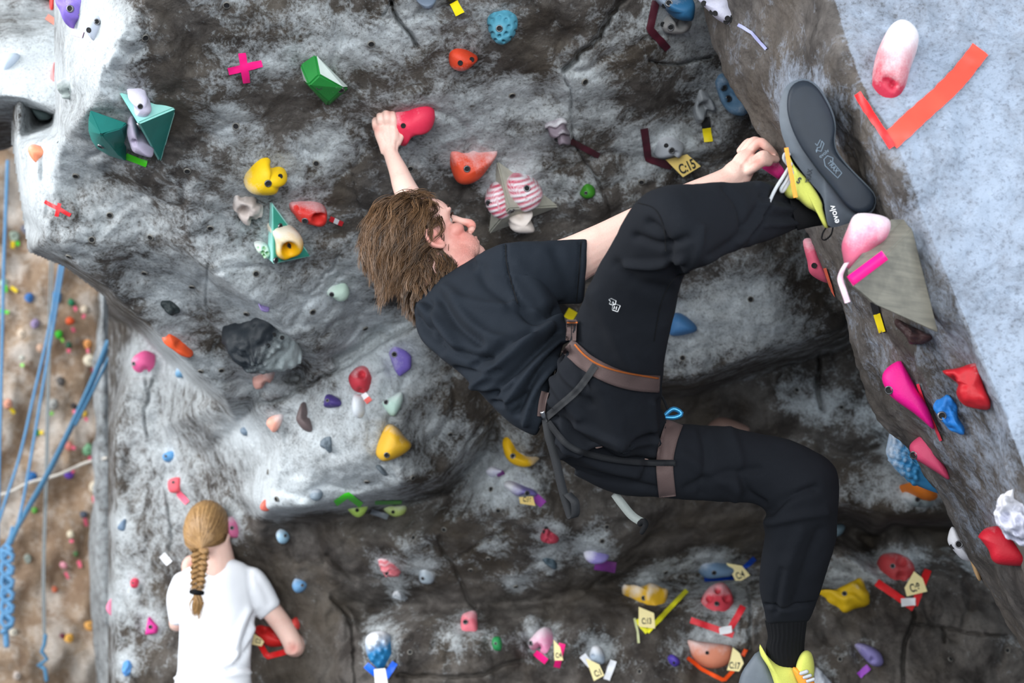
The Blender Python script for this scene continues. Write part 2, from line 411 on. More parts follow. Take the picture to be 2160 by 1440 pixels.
H('F', [(1012, 1300), (1040, 1275), (1130, 1275), (1160, 1300), (1145, 1340), (1090, 1357), (1040, 1335)], .045, (186, 206, 118), 'yellow green half-round hold beside a grey bracket', [], [(1078, 1328)], chalk=(.7, 0, -1, .3))
H('N', [(520, 910), (550, 900), (580, 930), (600, 975), (670, 1015), (680, 1045), (640, 1058), (580, 1040), (540, 1000), (522, 950)], .055, (236, 184, 18), 'yellow banana-shaped hold left of the hanging strap', [(575, 997)], chalk=(.8, .7, -.6, -.05))
H('N', [(432, 1080), (465, 1050), (500, 1060), (540, 1080), (515, 1100), (460, 1105)], .04, (200, 200, 218), 'pale lilac hold just below the yellow banana-shaped hold', dents=[(505, 1098, 14, .012)], chalk=(.5, -.6, -1, .2))
H('N', [(527, 1150), (560, 1130), (640, 1160), (690, 1180), (700, 1205), (640, 1200), (590, 1205)], .05, (132, 122, 190), 'long lilac hold with the C:16 tag', [(650, 1192)], chalk=(.9, -1, -.2, .2))
# --- lower middle
H('O', [(1440, 430), (1470, 360), (1490, 355), (1510, 390), (1560, 430), (1560, 470), (1500, 478), (1445, 460)], .045, (178, 62, 80), 'raspberry red hold below the hanging strap', dents=[(1505, 425, 26, .015), (1490, 462, 14, .014)], holes=[(1466, 398), (1480, 372)], chalk=(.4, .3, -.6, 0))
H('O', [(1450, 570), (1480, 560), (1530, 590), (1555, 640), (1540, 660), (1490, 630), (1455, 600)], .03, (70, 86, 96), 'black oval hold on a chalk patch', dents=[(1505, 605, 26, .012)])
H('O', [(1740, 540), (1790, 515), (1850, 530), (1910, 570), (1890, 600), (1800, 610), (1745, 580)], .05, (150, 140, 205), 'white and lilac hold with a violet tape below', chalk=(.85, -.8, -.6, .2))
H('O', [(320, 590), (380, 585), (430, 620), (470, 700), (410, 712), (355, 690), (330, 640)], .045, (222, 120, 130), 'dusty pink leaf-shaped hold', [(382, 685)], ribs=(.2, 1, 12, .004), chalk=(.4, 0, -1, .1))
H('O', [(600, 700), (615, 650), (650, 640), (700, 690), (700, 745), (650, 755), (610, 740)], .045, (160, 172, 182), 'pale grey cup hold right of the dusty pink leaf-shaped hold', [(628, 718)], chalk=(.6, .5, -.8, .1))
H('O', [(425, 840), (450, 795), (490, 820), (520, 865), (480, 860)], .03, (146, 152, 158), 'small ragged grey hold below the dusty pink leaf-shaped hold', noise=.006, chalk=(.5, 0, -1, .2))
H('O', [(890, 1010), (905, 960), (990, 938), (1005, 1000), (1003, 1090), (950, 1100), (895, 1080)], .04, (220, 112, 126), 'pink square slab hold under the ledge crack', [(922, 1020)], chalk=(.4, 0, -1, .05))
H('O', [(1105, 1145), (1120, 1122), (1160, 1122), (1175, 1170), (1165, 1215), (1125, 1215), (1108, 1185)], .03, (44, 140, 80), 'little green oval hold right of the pink square slab', [(1130, 1167)])
H('O', [(1352, 1165), (1380, 1120), (1440, 1060), (1490, 1050), (1520, 1100), (1535, 1180), (1530, 1250), (1495, 1268), (1445, 1240), (1430, 1190), (1370, 1205)], .06, (228, 140, 178), 'pale pink two-lobed hold with a pink chevron', [(1375, 1165)], dents=[(1432, 1190, 24, .02)], chalk=(.8, -.5, -.7, .25))
H('O', [(1780, 1250), (1800, 1190), (1850, 1190), (1885, 1260), (1870, 1310), (1800, 1290)], .04, (170, 184, 200), 'chalky grey block hold with white tapes', dents=[(1800, 1255, 16, .015)], chalk=(.8, .1, -1, .3))
H('O', [(230, 1200), (235, 1120), (290, 1080), (370, 1085), (405, 1150), (415, 1240), (380, 1300), (330, 1345), (290, 1320), (250, 1270)], .07, (36, 122, 176), 'blue bubbly cluster hold with a chalk white top', bumps=[(270, 1200, 20, .012), (300, 1250, 18, .012), (340, 1220, 18, .012), (310, 1170, 20, .012), (360, 1270, 18, .012), (280, 1280, 16, .01), (385, 1210, 20, .012), (335, 1310, 18, .01), (370, 1160, 18, .012), (320, 1120, 18, .01)], chalk=(1.1, -.5, -1, .15), n=64, rings=20)
H('Q', [(310, 550), (420, 590), (540, 540), (690, 590), (700, 620), (660, 750), (620, 805), (540, 780), (440, 720), (380, 650), (315, 600)], .06, (228, 178, 40), 'yellow net-textured hold with the C:13 tag', [(490, 670)], ribs=(1, .3, 9, .004), chalk=(.7, -.1, -1, .1))
H('Q', [(955, 340), (1000, 320), (1100, 330), (1200, 370), (1300, 410), (1270, 470), (1200, 485), (1050, 500), (990, 470), (960, 410)], .07, (116, 144, 174), 'grey blue sloping hold with the C:4 tag and blue tape', [(1105, 447)], chalk=(.6, -.4, -1, .1))
H('Q', [(990, 680), (1040, 590), (1110, 540), (1190, 530), (1250, 590), (1280, 680), (1260, 780), (1200, 850), (1130, 875), (1040, 850), (1000, 770)], .065, (208, 66, 80), 'red ball hold with large round pockets', [(1130, 720)], dents=[(1065, 665, 36, .022), (1140, 595, 32, .022), (1220, 670, 36, .022), (1055, 805, 40, .025), (1150, 825, 40, .025)], chalk=(.4, -.4, -1, .1), n=64, rings=22)
H('Q', [(865, 1035), (1000, 1050), (1200, 1075), (1270, 1100), (1275, 1180), (1240, 1240), (1130, 1290), (1020, 1270), (930, 1200), (880, 1120)], .07, (218, 136, 106), 'big peach half-moon hold with the C:17 tag', [], [(1045, 1148)], p=3, apex=(1080, 1150), chalk=(.6, -.2, -1, .15))
H('Q', [(705, 1190), (740, 1160), (790, 1190), (808, 1240), (770, 1270), (725, 1240)], .035, (80, 62, 162), 'little violet knob left of the big peach half-moon hold', holes=[(755, 1235)])
H('L', [(715, 470), (770, 445), (860, 455), (940, 500), (975, 570), (960, 640), (900, 710), (870, 720), (790, 680), (730, 600), (712, 540)], .065, (178, 58, 62), 'brick red mask-like hold with the C:8 tag', [(803, 553)], dents=[(870, 520, 45, .018), (868, 630, 40, .025)], chalk=(.35, .4, -1, -.05))
H('L', [(235, 740), (330, 735), (430, 700), (500, 660), (560, 637), (600, 700), (635, 810), (590, 850), (520, 865), (440, 900), (380, 860), (300, 820)], .06, (214, 174, 20), 'yellow scalloped shell hold right of the climber\'s lower leg', [(437, 763)], ribs=(-.3, 1, 13, .004), chalk=(.3, .6, -1, -.2))
H('L', [(515, 1145), (560, 1135), (640, 1160), (710, 1210), (735, 1280), (700, 1312), (640, 1300), (580, 1240), (540, 1190)], .05, (132, 124, 178), 'dull lavender hold low at the right', dents=[(650, 1265, 26, .014)], chalk=(.3, -1, -.3, 0))
H('L', [(215, 1400), (230, 1320), (280, 1370), (340, 1440), (300, 1480), (210, 1480)], .03, (176, 182, 192), 'grey hold cut by the bottom edge behind the lower shoe', noise=.005)
H('L', [(340, 240), (430, 235), (440, 270), (400, 325), (345, 330)], .04, (100, 122, 134), 'dim blue grey hold half hidden by the lower leg')
H('N', [(1390, 270), (1450, 250), (1530, 310), (1525, 350), (1400, 365)], .06, (76, 130, 184), 'blue hold partly hidden behind the raised thigh', chalk=(.3, 0, -1, -.1))
H('P', [(1490, 905), (1520, 880), (1575, 898), (1578, 912), (1520, 920)], .04, (140, 112, 102), 'brownish hold in the dark recess behind the legs')
# --- right arete and behind its rim
H('H', [(480, -20), (700, -20), (745, 50), (790, 130), (780, 205), (720, 200), (620, 150), (560, 90), (500, 30)], .055, (188, 188, 208), 'pale lilac pitted hold at the top of the arete', holes=[(520, 25), (582, 92), (608, 100), (700, 140), (720, 150), (735, 135), (690, 165), (750, 160)], which='r', k=.8, chalk=(.5, .6, -.6, .2), sink=.15)
H('I', [(500, 620), (520, 480), (560, 340), (640, 190), (720, 140), (800, 165), (860, 250), (850, 360), (800, 500), (760, 660), (690, 800), (640, 815), (570, 760), (510, 680)], .07, (188, 44, 70), 'large chalked pink oblong hold on the bright right face', dents=[(660, 640, 40, .02), (610, 610, 30, .012)], apex=(700, 430), chalk=(.75, .3, -.75, .45), which='r', n=56, rings=18, sink=.12)
H('K', [(555, 440), (580, 380), (650, 335), (680, 355), (760, 500), (830, 620), (860, 735), (800, 690), (740, 640), (640, 570), (590, 520)], .04, (236, 14, 140), 'bright magenta whale-shaped hold on the arete', [(598, 505)], which='r', anchor=(760, 520), k=1, sink=.12, chalk=(.3, -.4, -1, -.3), p=3)
H('K', [(715, 840), (740, 800), (795, 770), (840, 800), (900, 900), (945, 990), (945, 1030), (880, 990), (800, 940), (740, 900)], .04, (212, 74, 112), 'rose pink hold below the magenta whale-shaped hold', [(742, 885)], which='r', anchor=(880, 920), k=1, sink=.12, chalk=(.2, -.4, -1, -.2), p=3)
H('K', [(860, 620), (880, 570), (935, 535), (985, 590), (1020, 680), (1035, 765), (960, 745), (905, 690), (875, 650)], .035, (36, 122, 204), 'bright blue rocky hold on the arete', [(905, 655)], which='r', anchor=(980, 660), k=1, sink=.08, noise=.008, sharp=True, chalk=(.2, 0, -1, -.2))
H('K', [(910, 395), (1000, 375), (1125, 350), (1150, 470), (1190, 612), (1050, 600), (1000, 550), (990, 510), (1000, 470), (960, 440)], .05, (182, 26, 38), 'dark red anvil-shaped hold on the arete', dents=[(960, 440, 30, .03)], which='r', anchor=(1120, 480), k=1, sink=.1, noise=.003, p=3, chalk=(.4, .1, -1, -.2))
H('K', [(630, 120), (650, 95), (720, 130), (840, 185), (830, 220), (780, 240), (720, 235), (690, 190)], .05, (70, 50, 50), 'dark brown lava-like hold under the wooden wedge', which='r', anchor=(800, 190), k=1, sink=.1, noise=.012)
H('K', [(640, 690), (700, 740), (780, 860), (880, 1030), (903, 1105), (840, 1095), (720, 1040), (630, 950), (580, 880), (585, 820), (605, 740)], .06, (52, 128, 176), 'large blue scaly hold behind the rim of the arete', bumps=[(630 + 38 * i + 12 * (j % 2) - 8 * j, 780 + 36 * j + 14 * i, 19, .014) for i in range(5) for j in range(8) if 0 < 1], depth=3.16, k=1, sink=.14, chalk=(.8, -1, -.1, -.05), n=72, rings=24)
H('K', [(570, 640), (600, 615), (630, 680), (612, 728), (585, 690)], .03, (214, 218, 226), 'white hold above the large blue scaly hold', depth=3.2, k=1, sink=.16)
H('K', [(680, 1120), (710, 1085), (760, 1110), (820, 1150), (865, 1150), (840, 1185), (780, 1190), (720, 1170), (685, 1140)], .06, (150, 162, 164), 'grey knobbed hold under the orange cap by the arete', [(763, 1145)], dents=[(790, 1180, 20, .014)], which='b', chalk=(.6, -1, -.4, .1))
H('K', [(720, 1045), (800, 1070), (878, 1105), (872, 1145), (810, 1140), (750, 1100)], .05, (224, 122, 36), 'orange cap hold between the blue scaly hold and the grey knobbed hold', which='b', lift=.06, sink=.12)
H('L', [(1580, 110), (1620, 20), (1690, -20), (1740, -40), (1830, 60), (1830, 385), (1700, 330), (1620, 250), (1590, 180)], .06, (178, 180, 198), 'white crystalline hold cut by the right edge', which='r', k=.9, noise=.012, sink=.1, chalk=(.7, -.3, -.6, .4), depth=2.36, n=64, rings=20)
H('L', [(1450, 330), (1500, 270), (1570, 250), (1640, 255), (1700, 310), (1740, 370), (1830, 470), (1830, 545), (1640, 545), (1560, 510), (1530, 430), (1470, 350)], .05, (200, 28, 48), 'red jug hold cut by the right edge', which='r', anchor=(1700, 420), k=1, sink=.16, p=3, chalk=(.6, -.2, -1, -.25))
H('L', [(1220, 340), (1250, 255), (1300, 290), (1350, 380), (1385, 470), (1400, 515), (1330, 500), (1270, 440), (1230, 390)], .04, (206, 206, 214), 'white rounded hold on the rim low at the right', [(1305, 388)], [(1255, 405)], depth=3.16, k=1, sink=.14, chalk=(.5, -.3, -1, .2))
H('L', [(1368, 405), (1390, 440), (1440, 540), (1473, 640), (1465, 668), (1440, 640), (1400, 540)], .02, (186, 150, 108), 'thin tan wood shim below the white rounded hold', depth=3.14, k=1, sink=.12)
H('J', [(450, 855), (490, 842), (520, 880), (560, 970), (580, 1060), (490, 1020), (470, 950)], .04, (218, 92, 120), 'pink slab hold on the rim under the raised calf', [], [(505, 975)], depth=2.99, k=1, sink=.1, chalk=(.6, .2, -1, 0))
H('J', [(640, 870), (665, 800), (700, 730), (760, 718), (850, 735), (880, 770), (860, 840), (790, 900), (700, 990), (660, 980), (645, 930)], .06, (226, 112, 142), 'pale pink rounded foothold on top of the wooden wedge', which='r', depth=2.375, k=1, sink=.08, chalk=(.75, 0, -.8, .3), p=2.6, n=56, rings=16)
# --- pale wall behind the woman
H('C', [(950, 110), (990, 85), (1030, 90), (1025, 130), (985, 150), (960, 145)], .04, (96, 156, 208), 'blue hold above the pink square hold on the pale wall', [(968, 115)])
H('C', [(990, 255), (1055, 240), (1060, 290), (1045, 325), (995, 325)], .035, (230, 96, 108), 'pink square hold with a pink tape tail', [(1012, 268)], p=4)
H('C', [(685, 530), (730, 480), (730, 545), (700, 550)], .02, (106, 128, 152), 'small slate triangular hold on a white patch')
H('C', [(760, 850), (775, 830), (805, 835), (805, 880), (770, 885)], .03, (228, 74, 100), 'small hot pink hold left of the woman\'s shoulder', [(775, 855)])
H('C', [(850, 1160), (870, 1050), (925, 1110), (915, 1150)], .03, (232, 64, 160), 'magenta pointed hold left of the woman', [(878, 1112)], p=4, sharp=True)
H('C', [(710, 1340), (745, 1305), (770, 1350), (740, 1400), (715, 1385)], .03, (96, 156, 222), 'blue jagged hold at the bottom of the pale wall', noise=.004)
H('C', [(632, 985), (662, 940), (664, 1050), (636, 1030)], .04, (244, 140, 172), 'pink hold on the left edge of the pale wall')
H('C', [(1320, 480), (1360, 475), (1395, 545), (1385, 590), (1340, 590), (1310, 560)], .05, (208, 108, 150), 'mauve pink oval hold beside the woman\'s head', [(1355, 535)], chalk=(.4, -.5, -1, 0))
H('C', [(1610, 575), (1630, 540), (1670, 550), (1692, 590), (1670, 625), (1630, 620)], .045, (150, 186, 210), 'pale blue round hold up and right of the woman\'s head', [(1665, 580)], chalk=(.4, -.6, -1, 0))
H('C', [(1705, 860), (1725, 830), (1770, 840), (1790, 870), (1770, 905), (1735, 915), (1710, 890)], .045, (112, 160, 204), 'blue round hold above the woman\'s bent arm', [(1765, 870)], chalk=(.4, -.6, -1, -.1))
H('C', [(1480, 1130), (1520, 1105), (1580, 1120), (1640, 1150), (1690, 1190), (1690, 1215), (1600, 1232), (1540, 1210)], .07, (206, 34, 32), 'red hold beside the woman\'s forearm', dents=[(1530, 1130, 25, .02)], chalk=(.5, .4, -.6, 0))
H('C', [(1700, 1075), (1730, 1055), (1752, 1090), (1740, 1130), (1710, 1110)], .04, (220, 72, 66), 'small coral red hold behind the woman\'s elbow')

# --- far brown wall: px, py, size px, colour, label, tape (dx, dy, length, colour)
GR, YE, PK = (96, 214, 62), (238, 206, 40), (246, 110, 140)
FARH = [
    (30, 497, 12, (150, 164, 150), 'ring-shaped grey green hold high on the brown wall', None), (61, 628, 11, (60, 118, 186), 'blue hold left of the twin ropes on the brown wall', None),
    (119, 626, 13, (70, 136, 200), 'blue hold behind the twin ropes', None), (150, 638, 8, (40, 130, 90), 'small green hold right of the twin ropes, near the top', (8, 14, 9, PK)),
    (179, 653, 9, (222, 206, 184), 'cream hold high at the right of the brown wall', (-3, 14, 8, PK)), (148, 677, 9, (226, 92, 48), 'orange upright hold on the brown wall', (6, 17, 10, PK)),
    (124, 705, 9, (62, 190, 52), 'bright green hold touching the ropes', (6, 12, 9, (150, 230, 90))), (74, 682, 10, (166, 148, 190), 'lilac hold on the brown wall', None),
    (46, 704, 11, (226, 206, 184), 'cream oblong hold on the brown wall', None), (86, 734, 9, (216, 180, 156), 'beige hold beside the left rope', None),
    (145, 728, 7, (46, 96, 70), 'dark green hold with a coral tape', (0, 10, 8, PK)), (185, 725, 10, (238, 164, 96), 'peach orange hold above the big cream hold', (0, 15, 10, PK)),
    (190, 760, 13, (232, 222, 200), 'big cream hold beside the diagonal ropes', (4, 20, 10, PK)), (46, 755, 6, (206, 206, 196), 'small white hold over a lime tape', (2, 15, 7, (150, 226, 110))),
    (128, 803, 9, (96, 92, 90), 'dark grey hold between the ropes', None), (17, 852, 11, (224, 160, 136), 'peach and white hold at the far left', (8, 14, 14, YE)),
    (112, 853, 12, (176, 176, 172), 'grey wedge hold beside the grey cord', (-4, 18, 8, (150, 226, 110))), (157, 856, 7, (66, 58, 58), 'black hold with a pink tape, left of the diagonal rope', (0, 12, 8, PK)),
    (179, 873, 7, (226, 186, 70), 'yellow hold touching the diagonal rope', (2, 11, 8, PK)), (79, 913, 7, (52, 132, 70), 'green hold with a yellow tape', (9, -1, 7, YE)),
    (147, 941, 9, (206, 120, 110), 'dusky red hold behind the diagonal rope', (8, 3, 7, PK)), (186, 948, 14, (126, 178, 138), 'sage green comma-shaped hold', (2, 20, 13, PK)),
    (145, 998, 11, (116, 78, 190), 'violet hold on the brown wall', (8, -6, 7, PK)), (68, 1006, 12, (44, 112, 180), 'dark blue hold between the blue ropes', None),
    (197, 1027, 11, (230, 218, 196), 'cream hold casting a dark shadow', (3, 25, 12, PK)), (176, 1084, 8, (84, 92, 106), 'slate hold with a long pink tape', (3, 17, 17, PK)),
    (149, 1126, 9, (234, 222, 196), 'cream pointed hold with a pink tip', (2, 14, 7, PK)), (160, 1168, 6, (84, 122, 76), 'olive green hold with a pink tape', (8, 20, 15, PK)),
    (134, 1192, 8, (246, 170, 186), 'pale pink hold with a hot pink tape', (7, 20, 16, PK)), (206, 1211, 10, (146, 200, 106), 'lime green hold near the corner', None),
    (59, 1178, 9, (148, 156, 148), 'grey ring hold left of the grey cord', None), (115, 1243, 7, (206, 110, 80), 'rust red hold right of the grey cord', None),
    (216, 1272, 8, (150, 146, 138), 'grey hold near the corner', None), (189, 1318, 12, (232, 172, 92), 'apricot hold low on the brown wall', None),
    (146, 1346, 10, (236, 178, 82), 'orange yellow hold beside a maroon one', None), (132, 1341, 7, (110, 52, 66), 'maroon hold beside an orange yellow one', None),
    (29, 1334, 10, (206, 200, 186), 'off-white hold below the braided blue rope', None), (36, 1424, 10, (196, 184, 176), 'pale pink grey hold at the lower left corner', None),
    (8, 598, 10, (176, 206, 182), 'pale green hold crossed by the leftmost rope', (22, 14, 17, YE)), (4, 656, 6, (66, 196, 70), 'green hold at the left edge of the picture', (9, 2, 12, GR)),
    (72, 1076, 7, (96, 170, 70), 'green hold just right of the blue rope knot', None)]
# ------------------------------------------------------------------ the setting
M_ROCK = rock_mat('rock_concrete', srgb(54, 49, 46), srgb(104, 99, 95), srgb(206, 213, 217), 1.0, warm=srgb(82, 73, 62))
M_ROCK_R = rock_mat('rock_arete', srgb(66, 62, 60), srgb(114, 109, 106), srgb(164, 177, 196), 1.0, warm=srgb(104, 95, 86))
M_ROCK_B = rock_mat('rock_brown', srgb(136, 112, 92), srgb(178, 154, 130), srgb(220, 212, 204), 0.9, warm=srgb(154, 128, 104), tex=0.45)

# (px, py, depth) skeleton of the main concrete wall; kinks are where depth slope changes
CP = []
def cp(*rows):
    idx = []
    for r in rows:
        CP.append(r)
        idx.append(len(CP) - 1)
    return idx
# rows of the overhanging upper panel
cp((180, -380, 2.95), (300, -380, 2.74), (540, -380, 2.72), (900, -380, 2.76), (1200, -380, 2.82), (1480, -380, 2.95), (1900, -380, 3.3), (2300, -380, 3.7), (124, -380, 3.3), (116, -380, 4.2))
cp((226, 1720, 6.4), (236, 1720, 5.12), (420, 1720, 5.0), (760, 1720, 4.6), (1300, 1720, 4.36), (1900, 1720, 4.38), (2300, 1720, 4.4))
cp((300, -80, 2.98), (540, -80, 2.98), (900, -80, 3.02), (1200, -80, 3.08), (1480, -80, 3.22), (1900, -80, 3.6), (2300, -80, 4.0))
cp((540, 120, 3.12), (820, 110, 3.16), (1080, 100, 3.22), (1330, 130, 3.34), (1560, 200, 3.5), (1900, 250, 3.8), (2300, 250, 4.2))
cp((420, 300, 3.26), (640, 330, 3.36), (900, 320, 3.42), (1200, 330, 3.54), (1480, 360, 3.66), (1800, 450, 3.9), (2300, 500, 4.3))
cp((700, 560, 3.64), (900, 560, 3.72), (1150, 560, 3.80), (1420, 560, 3.84), (1650, 600, 3.86), (1800, 640, 3.95), (2300, 640, 4.3))
# left nose (turning away to the left, lit by the window)
nose = cp((302, -10, 3.00), (262, 60, 3.03), (232, 120, 3.06), (205, 195, 3.12), (150, 265, 3.22), (128, 300, 3.32))
cp((196, -80, 3.14), (180, 60, 3.16), (160, 150, 3.22))
cp((124, -80, 3.45), (122, 60, 3.45), (122, 160, 3.45), (120, 240, 3.46))
cp((116, -80, 4.3), (114, 60, 4.3), (112, 160, 4.3), (110, 240, 4.2))
# lower-left lobe
cp((34, 200, 3.75), (32, 300, 3.74), (58, 450, 3.72), (69, 522, 3.68))
cp((24, 200, 4.5), (22, 300, 4.5), (46, 452, 4.5), (58, 536, 4.5))
cp((95, 300, 3.52), (100, 430, 3.50), (92, 500, 3.53), (190, 360, 3.42), (200, 480, 3.50), (300, 470, 3.53))
lobe = cp((140, 556, 3.64), (226, 617, 3.74), (300, 682, 3.84), (352, 735, 3.92), (410, 790, 4.02), (470, 840, 4.12))
cp((136, 563, 5.0), (222, 625, 5.38), (295, 690, 5.36), (346, 743, 5.25), (404, 799, 4.9), (466, 848, 4.45))
cp((280, 570, 3.70), (400, 640, 3.82), (480, 760, 4.0), (560, 800, 4.06))
# rib between lobe and panel
rib = cp((235, 345, 3.36), (330, 425, 3.40), (395, 520, 3.47), (470, 590, 3.55), (540, 640, 3.62), (600, 700, 3.74), (660, 740, 3.86), (722, 776, 4.02))
cp((224, 357, 3.43), (319, 437, 3.50), (383, 530, 3.60), (459, 602, 3.69), (530, 654, 3.76), (590, 716, 3.87), (652, 756, 3.97))
# crack that bounds the panel from below, then the bright block
crk = cp((545, 852, 4.12), (640, 815, 4.08), (870, 692, 3.90), (1000, 640, 3.90))
cp((540, 841, 4.22), (633, 804, 4.18), (714, 765, 4.11), (790, 722, 4.05), (862, 681, 3.99))
cp((790, 736, 3.97))
cp((600, 930, 4.16), (740, 860, 4.00), (920, 800, 4.02), (1000, 790, 4.10))
cp((800, 850, 3.97), (826, 940, 3.98), (848, 1010, 4.04), (870, 850, 4.02), (900, 930, 4.12))
blk = cp((560, 1076, 4.28), (640, 1074, 4.20), (720, 1056, 4.16), (830, 1036, 4.12), (930, 1010, 4.16), (1000, 930, 4.22), (1050, 860, 4.3))
cp((660, 1000, 4.10))
cp((552, 1100, 4.78), (640, 1098, 4.74), (730, 1084, 4.72), (840, 1068, 4.72), (950, 1040, 4.62), (1030, 950, 4.50))
# light grey wall behind the woman
cp((236, 660, 5.30), (236, 900, 5.28), (236, 1200, 5.25), (236, 1530, 5.20))
cp((226, 660, 6.4), (226, 900, 6.4), (226, 1200, 6.4), (226, 1530, 6.4))
cp((340, 900, 5.22), (430, 960, 5.05), (500, 900, 4.62), (500, 1040, 4.85), (400, 1200, 5.12), (420, 1530, 5.08), (540, 1200, 4.98), (620, 1300, 4.95), (640, 1530, 4.85))
# lower wall: belly over the foot-ledge
cp((700, 1130, 4.66), (860, 1150, 4.58), (1000, 1080, 4.44), (1100, 980, 4.36), (1180, 1120, 4.40), (1280, 1160, 4.48), (1160, 840, 4.18), (1260, 760, 4.05))
cp((690, 1250, 4.86), (760, 1290, 4.86), (900, 1276, 4.82), (1040, 1276, 4.80), (1180, 1266, 4.78), (1250, 1240, 4.76), (1330, 1226, 4.80), (1480, 1212, 4.88), (1640, 1186, 4.92), (1840, 1142, 4.98), (2020, 1120, 5.0), (2300, 1090, 5.0))
cp((760, 1350, 4.70), (900, 1340, 4.62), (1060, 1340, 4.58), (1240, 1320, 4.54), (1420, 1300, 4.56), (1640, 1270, 4.62), (1860, 1230, 4.66), (2060, 1220, 4.7), (2300, 1200, 4.7))
cp((760, 1530, 4.66), (1000, 1530, 4.56), (1300, 1530, 4.44), (1600, 1530, 4.44), (1900, 1530, 4.46), (2300, 1530, 4.5))
cp((1100, 1408, 4.58), (1260, 1398, 4.52), (1420, 1420, 4.5))
# right part: lower lip of the panel behind the climber and the recess below it
cp((1390, 806, 4.02), (1460, 802, 4.0), (1600, 752, 3.98), (1700, 722, 3.98), (1782, 694, 3.98), (2300, 560, 4.3))
cp((1390, 836, 4.52), (1460, 832, 4.55), (1600, 786, 4.62), (1700, 756, 4.66), (1790, 730, 4.70), (2300, 640, 4.8))
cp((1420, 900, 4.56), (1560, 890, 4.62), (1700, 880, 4.60), (1850, 900, 4.66), (2300, 880, 4.8))
cp((1420, 1060, 4.50), (1580, 1040, 4.56), (1740, 970, 4.56), (1860, 990, 4.42), (2000, 1050, 4.46), (2300, 1020, 4.5))
cp((1780, 1062, 4.42), (1880, 1084, 4.42), (2010, 1092, 4.46), (2300, 1060, 4.5))
cp((1780, 1086, 4.84), (1880, 1104, 4.84), (2020, 1108, 4.86))
cp((1560, 1120, 4.70), (1700, 1110, 4.76))
EDG = []
for l in (nose, lobe, rib, crk, blk):
    EDG += [(a, b) for a, b in zip(l[:-1], l[1:])]

def tri_raster(cps, edges, X, Y):
    v, e, f, *_ = mgeo.delaunay_2d_cdt([Vector((c[0], c[1])) for c in cps], edges, [], 0, 0.001)
    src = _[0]
    inv = []
    for k, p in enumerate(v):
        if src[k]:
            inv.append(1.0 / cps[src[k][0]][2])
        else:
            i = min(range(len(cps)), key=lambda j: (cps[j][0] - p.x) ** 2 + (cps[j][1] - p.y) ** 2)
            inv.append(1.0 / cps[i][2])
    G = np.full(X.shape, np.nan)
    x0, y0, st = X[0, 0], Y[0, 0], X[0, 1] - X[0, 0]
    for t in f:
        a, b, c = (np.array(v[i]) for i in t)
        i0 = max(int((min(a[0], b[0], c[0]) - x0) // st), 0)
        i1 = min(int((max(a[0], b[0], c[0]) - x0) // st) + 2, X.shape[1])
        j0 = max(int((min(a[1], b[1], c[1]) - y0) // st), 0)
        j1 = min(int((max(a[1], b[1], c[1]) - y0) // st) + 2, X.shape[0])
        if i1 <= i0 or j1 <= j0:
            continue
        xs, ys = X[j0:j1, i0:i1], Y[j0:j1, i0:i1]
        den = (b[1] - c[1]) * (a[0] - c[0]) + (c[0] - b[0]) * (a[1] - c[1])
        if abs(den) < 1e-9:
            continue
        l0 = ((b[1] - c[1]) * (xs - c[0]) + (c[0] - b[0]) * (ys - c[1])) / den
        l1 = ((c[1] - a[1]) * (xs - c[0]) + (a[0] - c[0]) * (ys - c[1])) / den
        l2 = 1 - l0 - l1
        m = (l0 >= -1e-6) & (l1 >= -1e-6) & (l2 >= -1e-6)
        val = l0 * inv[t[0]] + l1 * inv[t[1]] + l2 * inv[t[2]]
        G[j0:j1, i0:i1][m] = val[m]
    return G

def blur(G, M, r):
    k = np.exp(-0.5 * (np.arange(-3 * r, 3 * r + 1) / r) ** 2)
    k /= k.sum()
    def conv(A):
        A = np.apply_along_axis(lambda a: np.convolve(np.pad(a, 3 * r, mode='edge'), k, 'valid'), 0, A)
        return np.apply_along_axis(lambda a: np.convolve(np.pad(a, 3 * r, mode='edge'), k, 'valid'), 1, A)
    return conv(np.where(M, G, 0)) / np.maximum(conv(M.astype(float)), 1e-6)

def poly_mask(X, Y, poly):
    m = np.zeros(X.shape, bool)
    n = len(poly)
    for i in range(n):
        (x1, y1), (x2, y2) = poly[i], poly[(i + 1) % n]
        c = (y1 > Y) != (y2 > Y)
        m ^= c & (X < (x2 - x1) * (Y - y1) / ((y2 - y1) or 1e-9) + x1)
    return m

def seg_dist(X, Y, pl):
    D = np.full(X.shape, 1e9)
    for (x1, y1), (x2, y2) in zip(pl[:-1], pl[1:]):
        dx, dy = x2 - x1, y2 - y1
        t = np.clip(((X - x1) * dx + (Y - y1) * dy) / (dx * dx + dy * dy + 1e-9), 0, 1)
        D = np.minimum(D, np.hypot(X - x1 - t * dx, Y - y1 - t * dy))
    return D

ST = 3.0
X, Y = np.meshgrid(np.arange(-60, 2260, ST), np.arange(-360, 1700, ST))
G = tri_raster(CP, EDG, X, Y)
SIL = [(114, -390), (112, 160), (109, 205), (25, 205), (23, 300), (46, 452), (58, 532), (135, 564), (220, 627), (226, 648), (226, 1740), (2320, 1740), (2320, -390)]
MASK = poly_mask(X, Y, SIL) & np.isfinite(G)
G = np.where(np.isfinite(G), G, 0.2)
G = blur(G, MASK, 2)
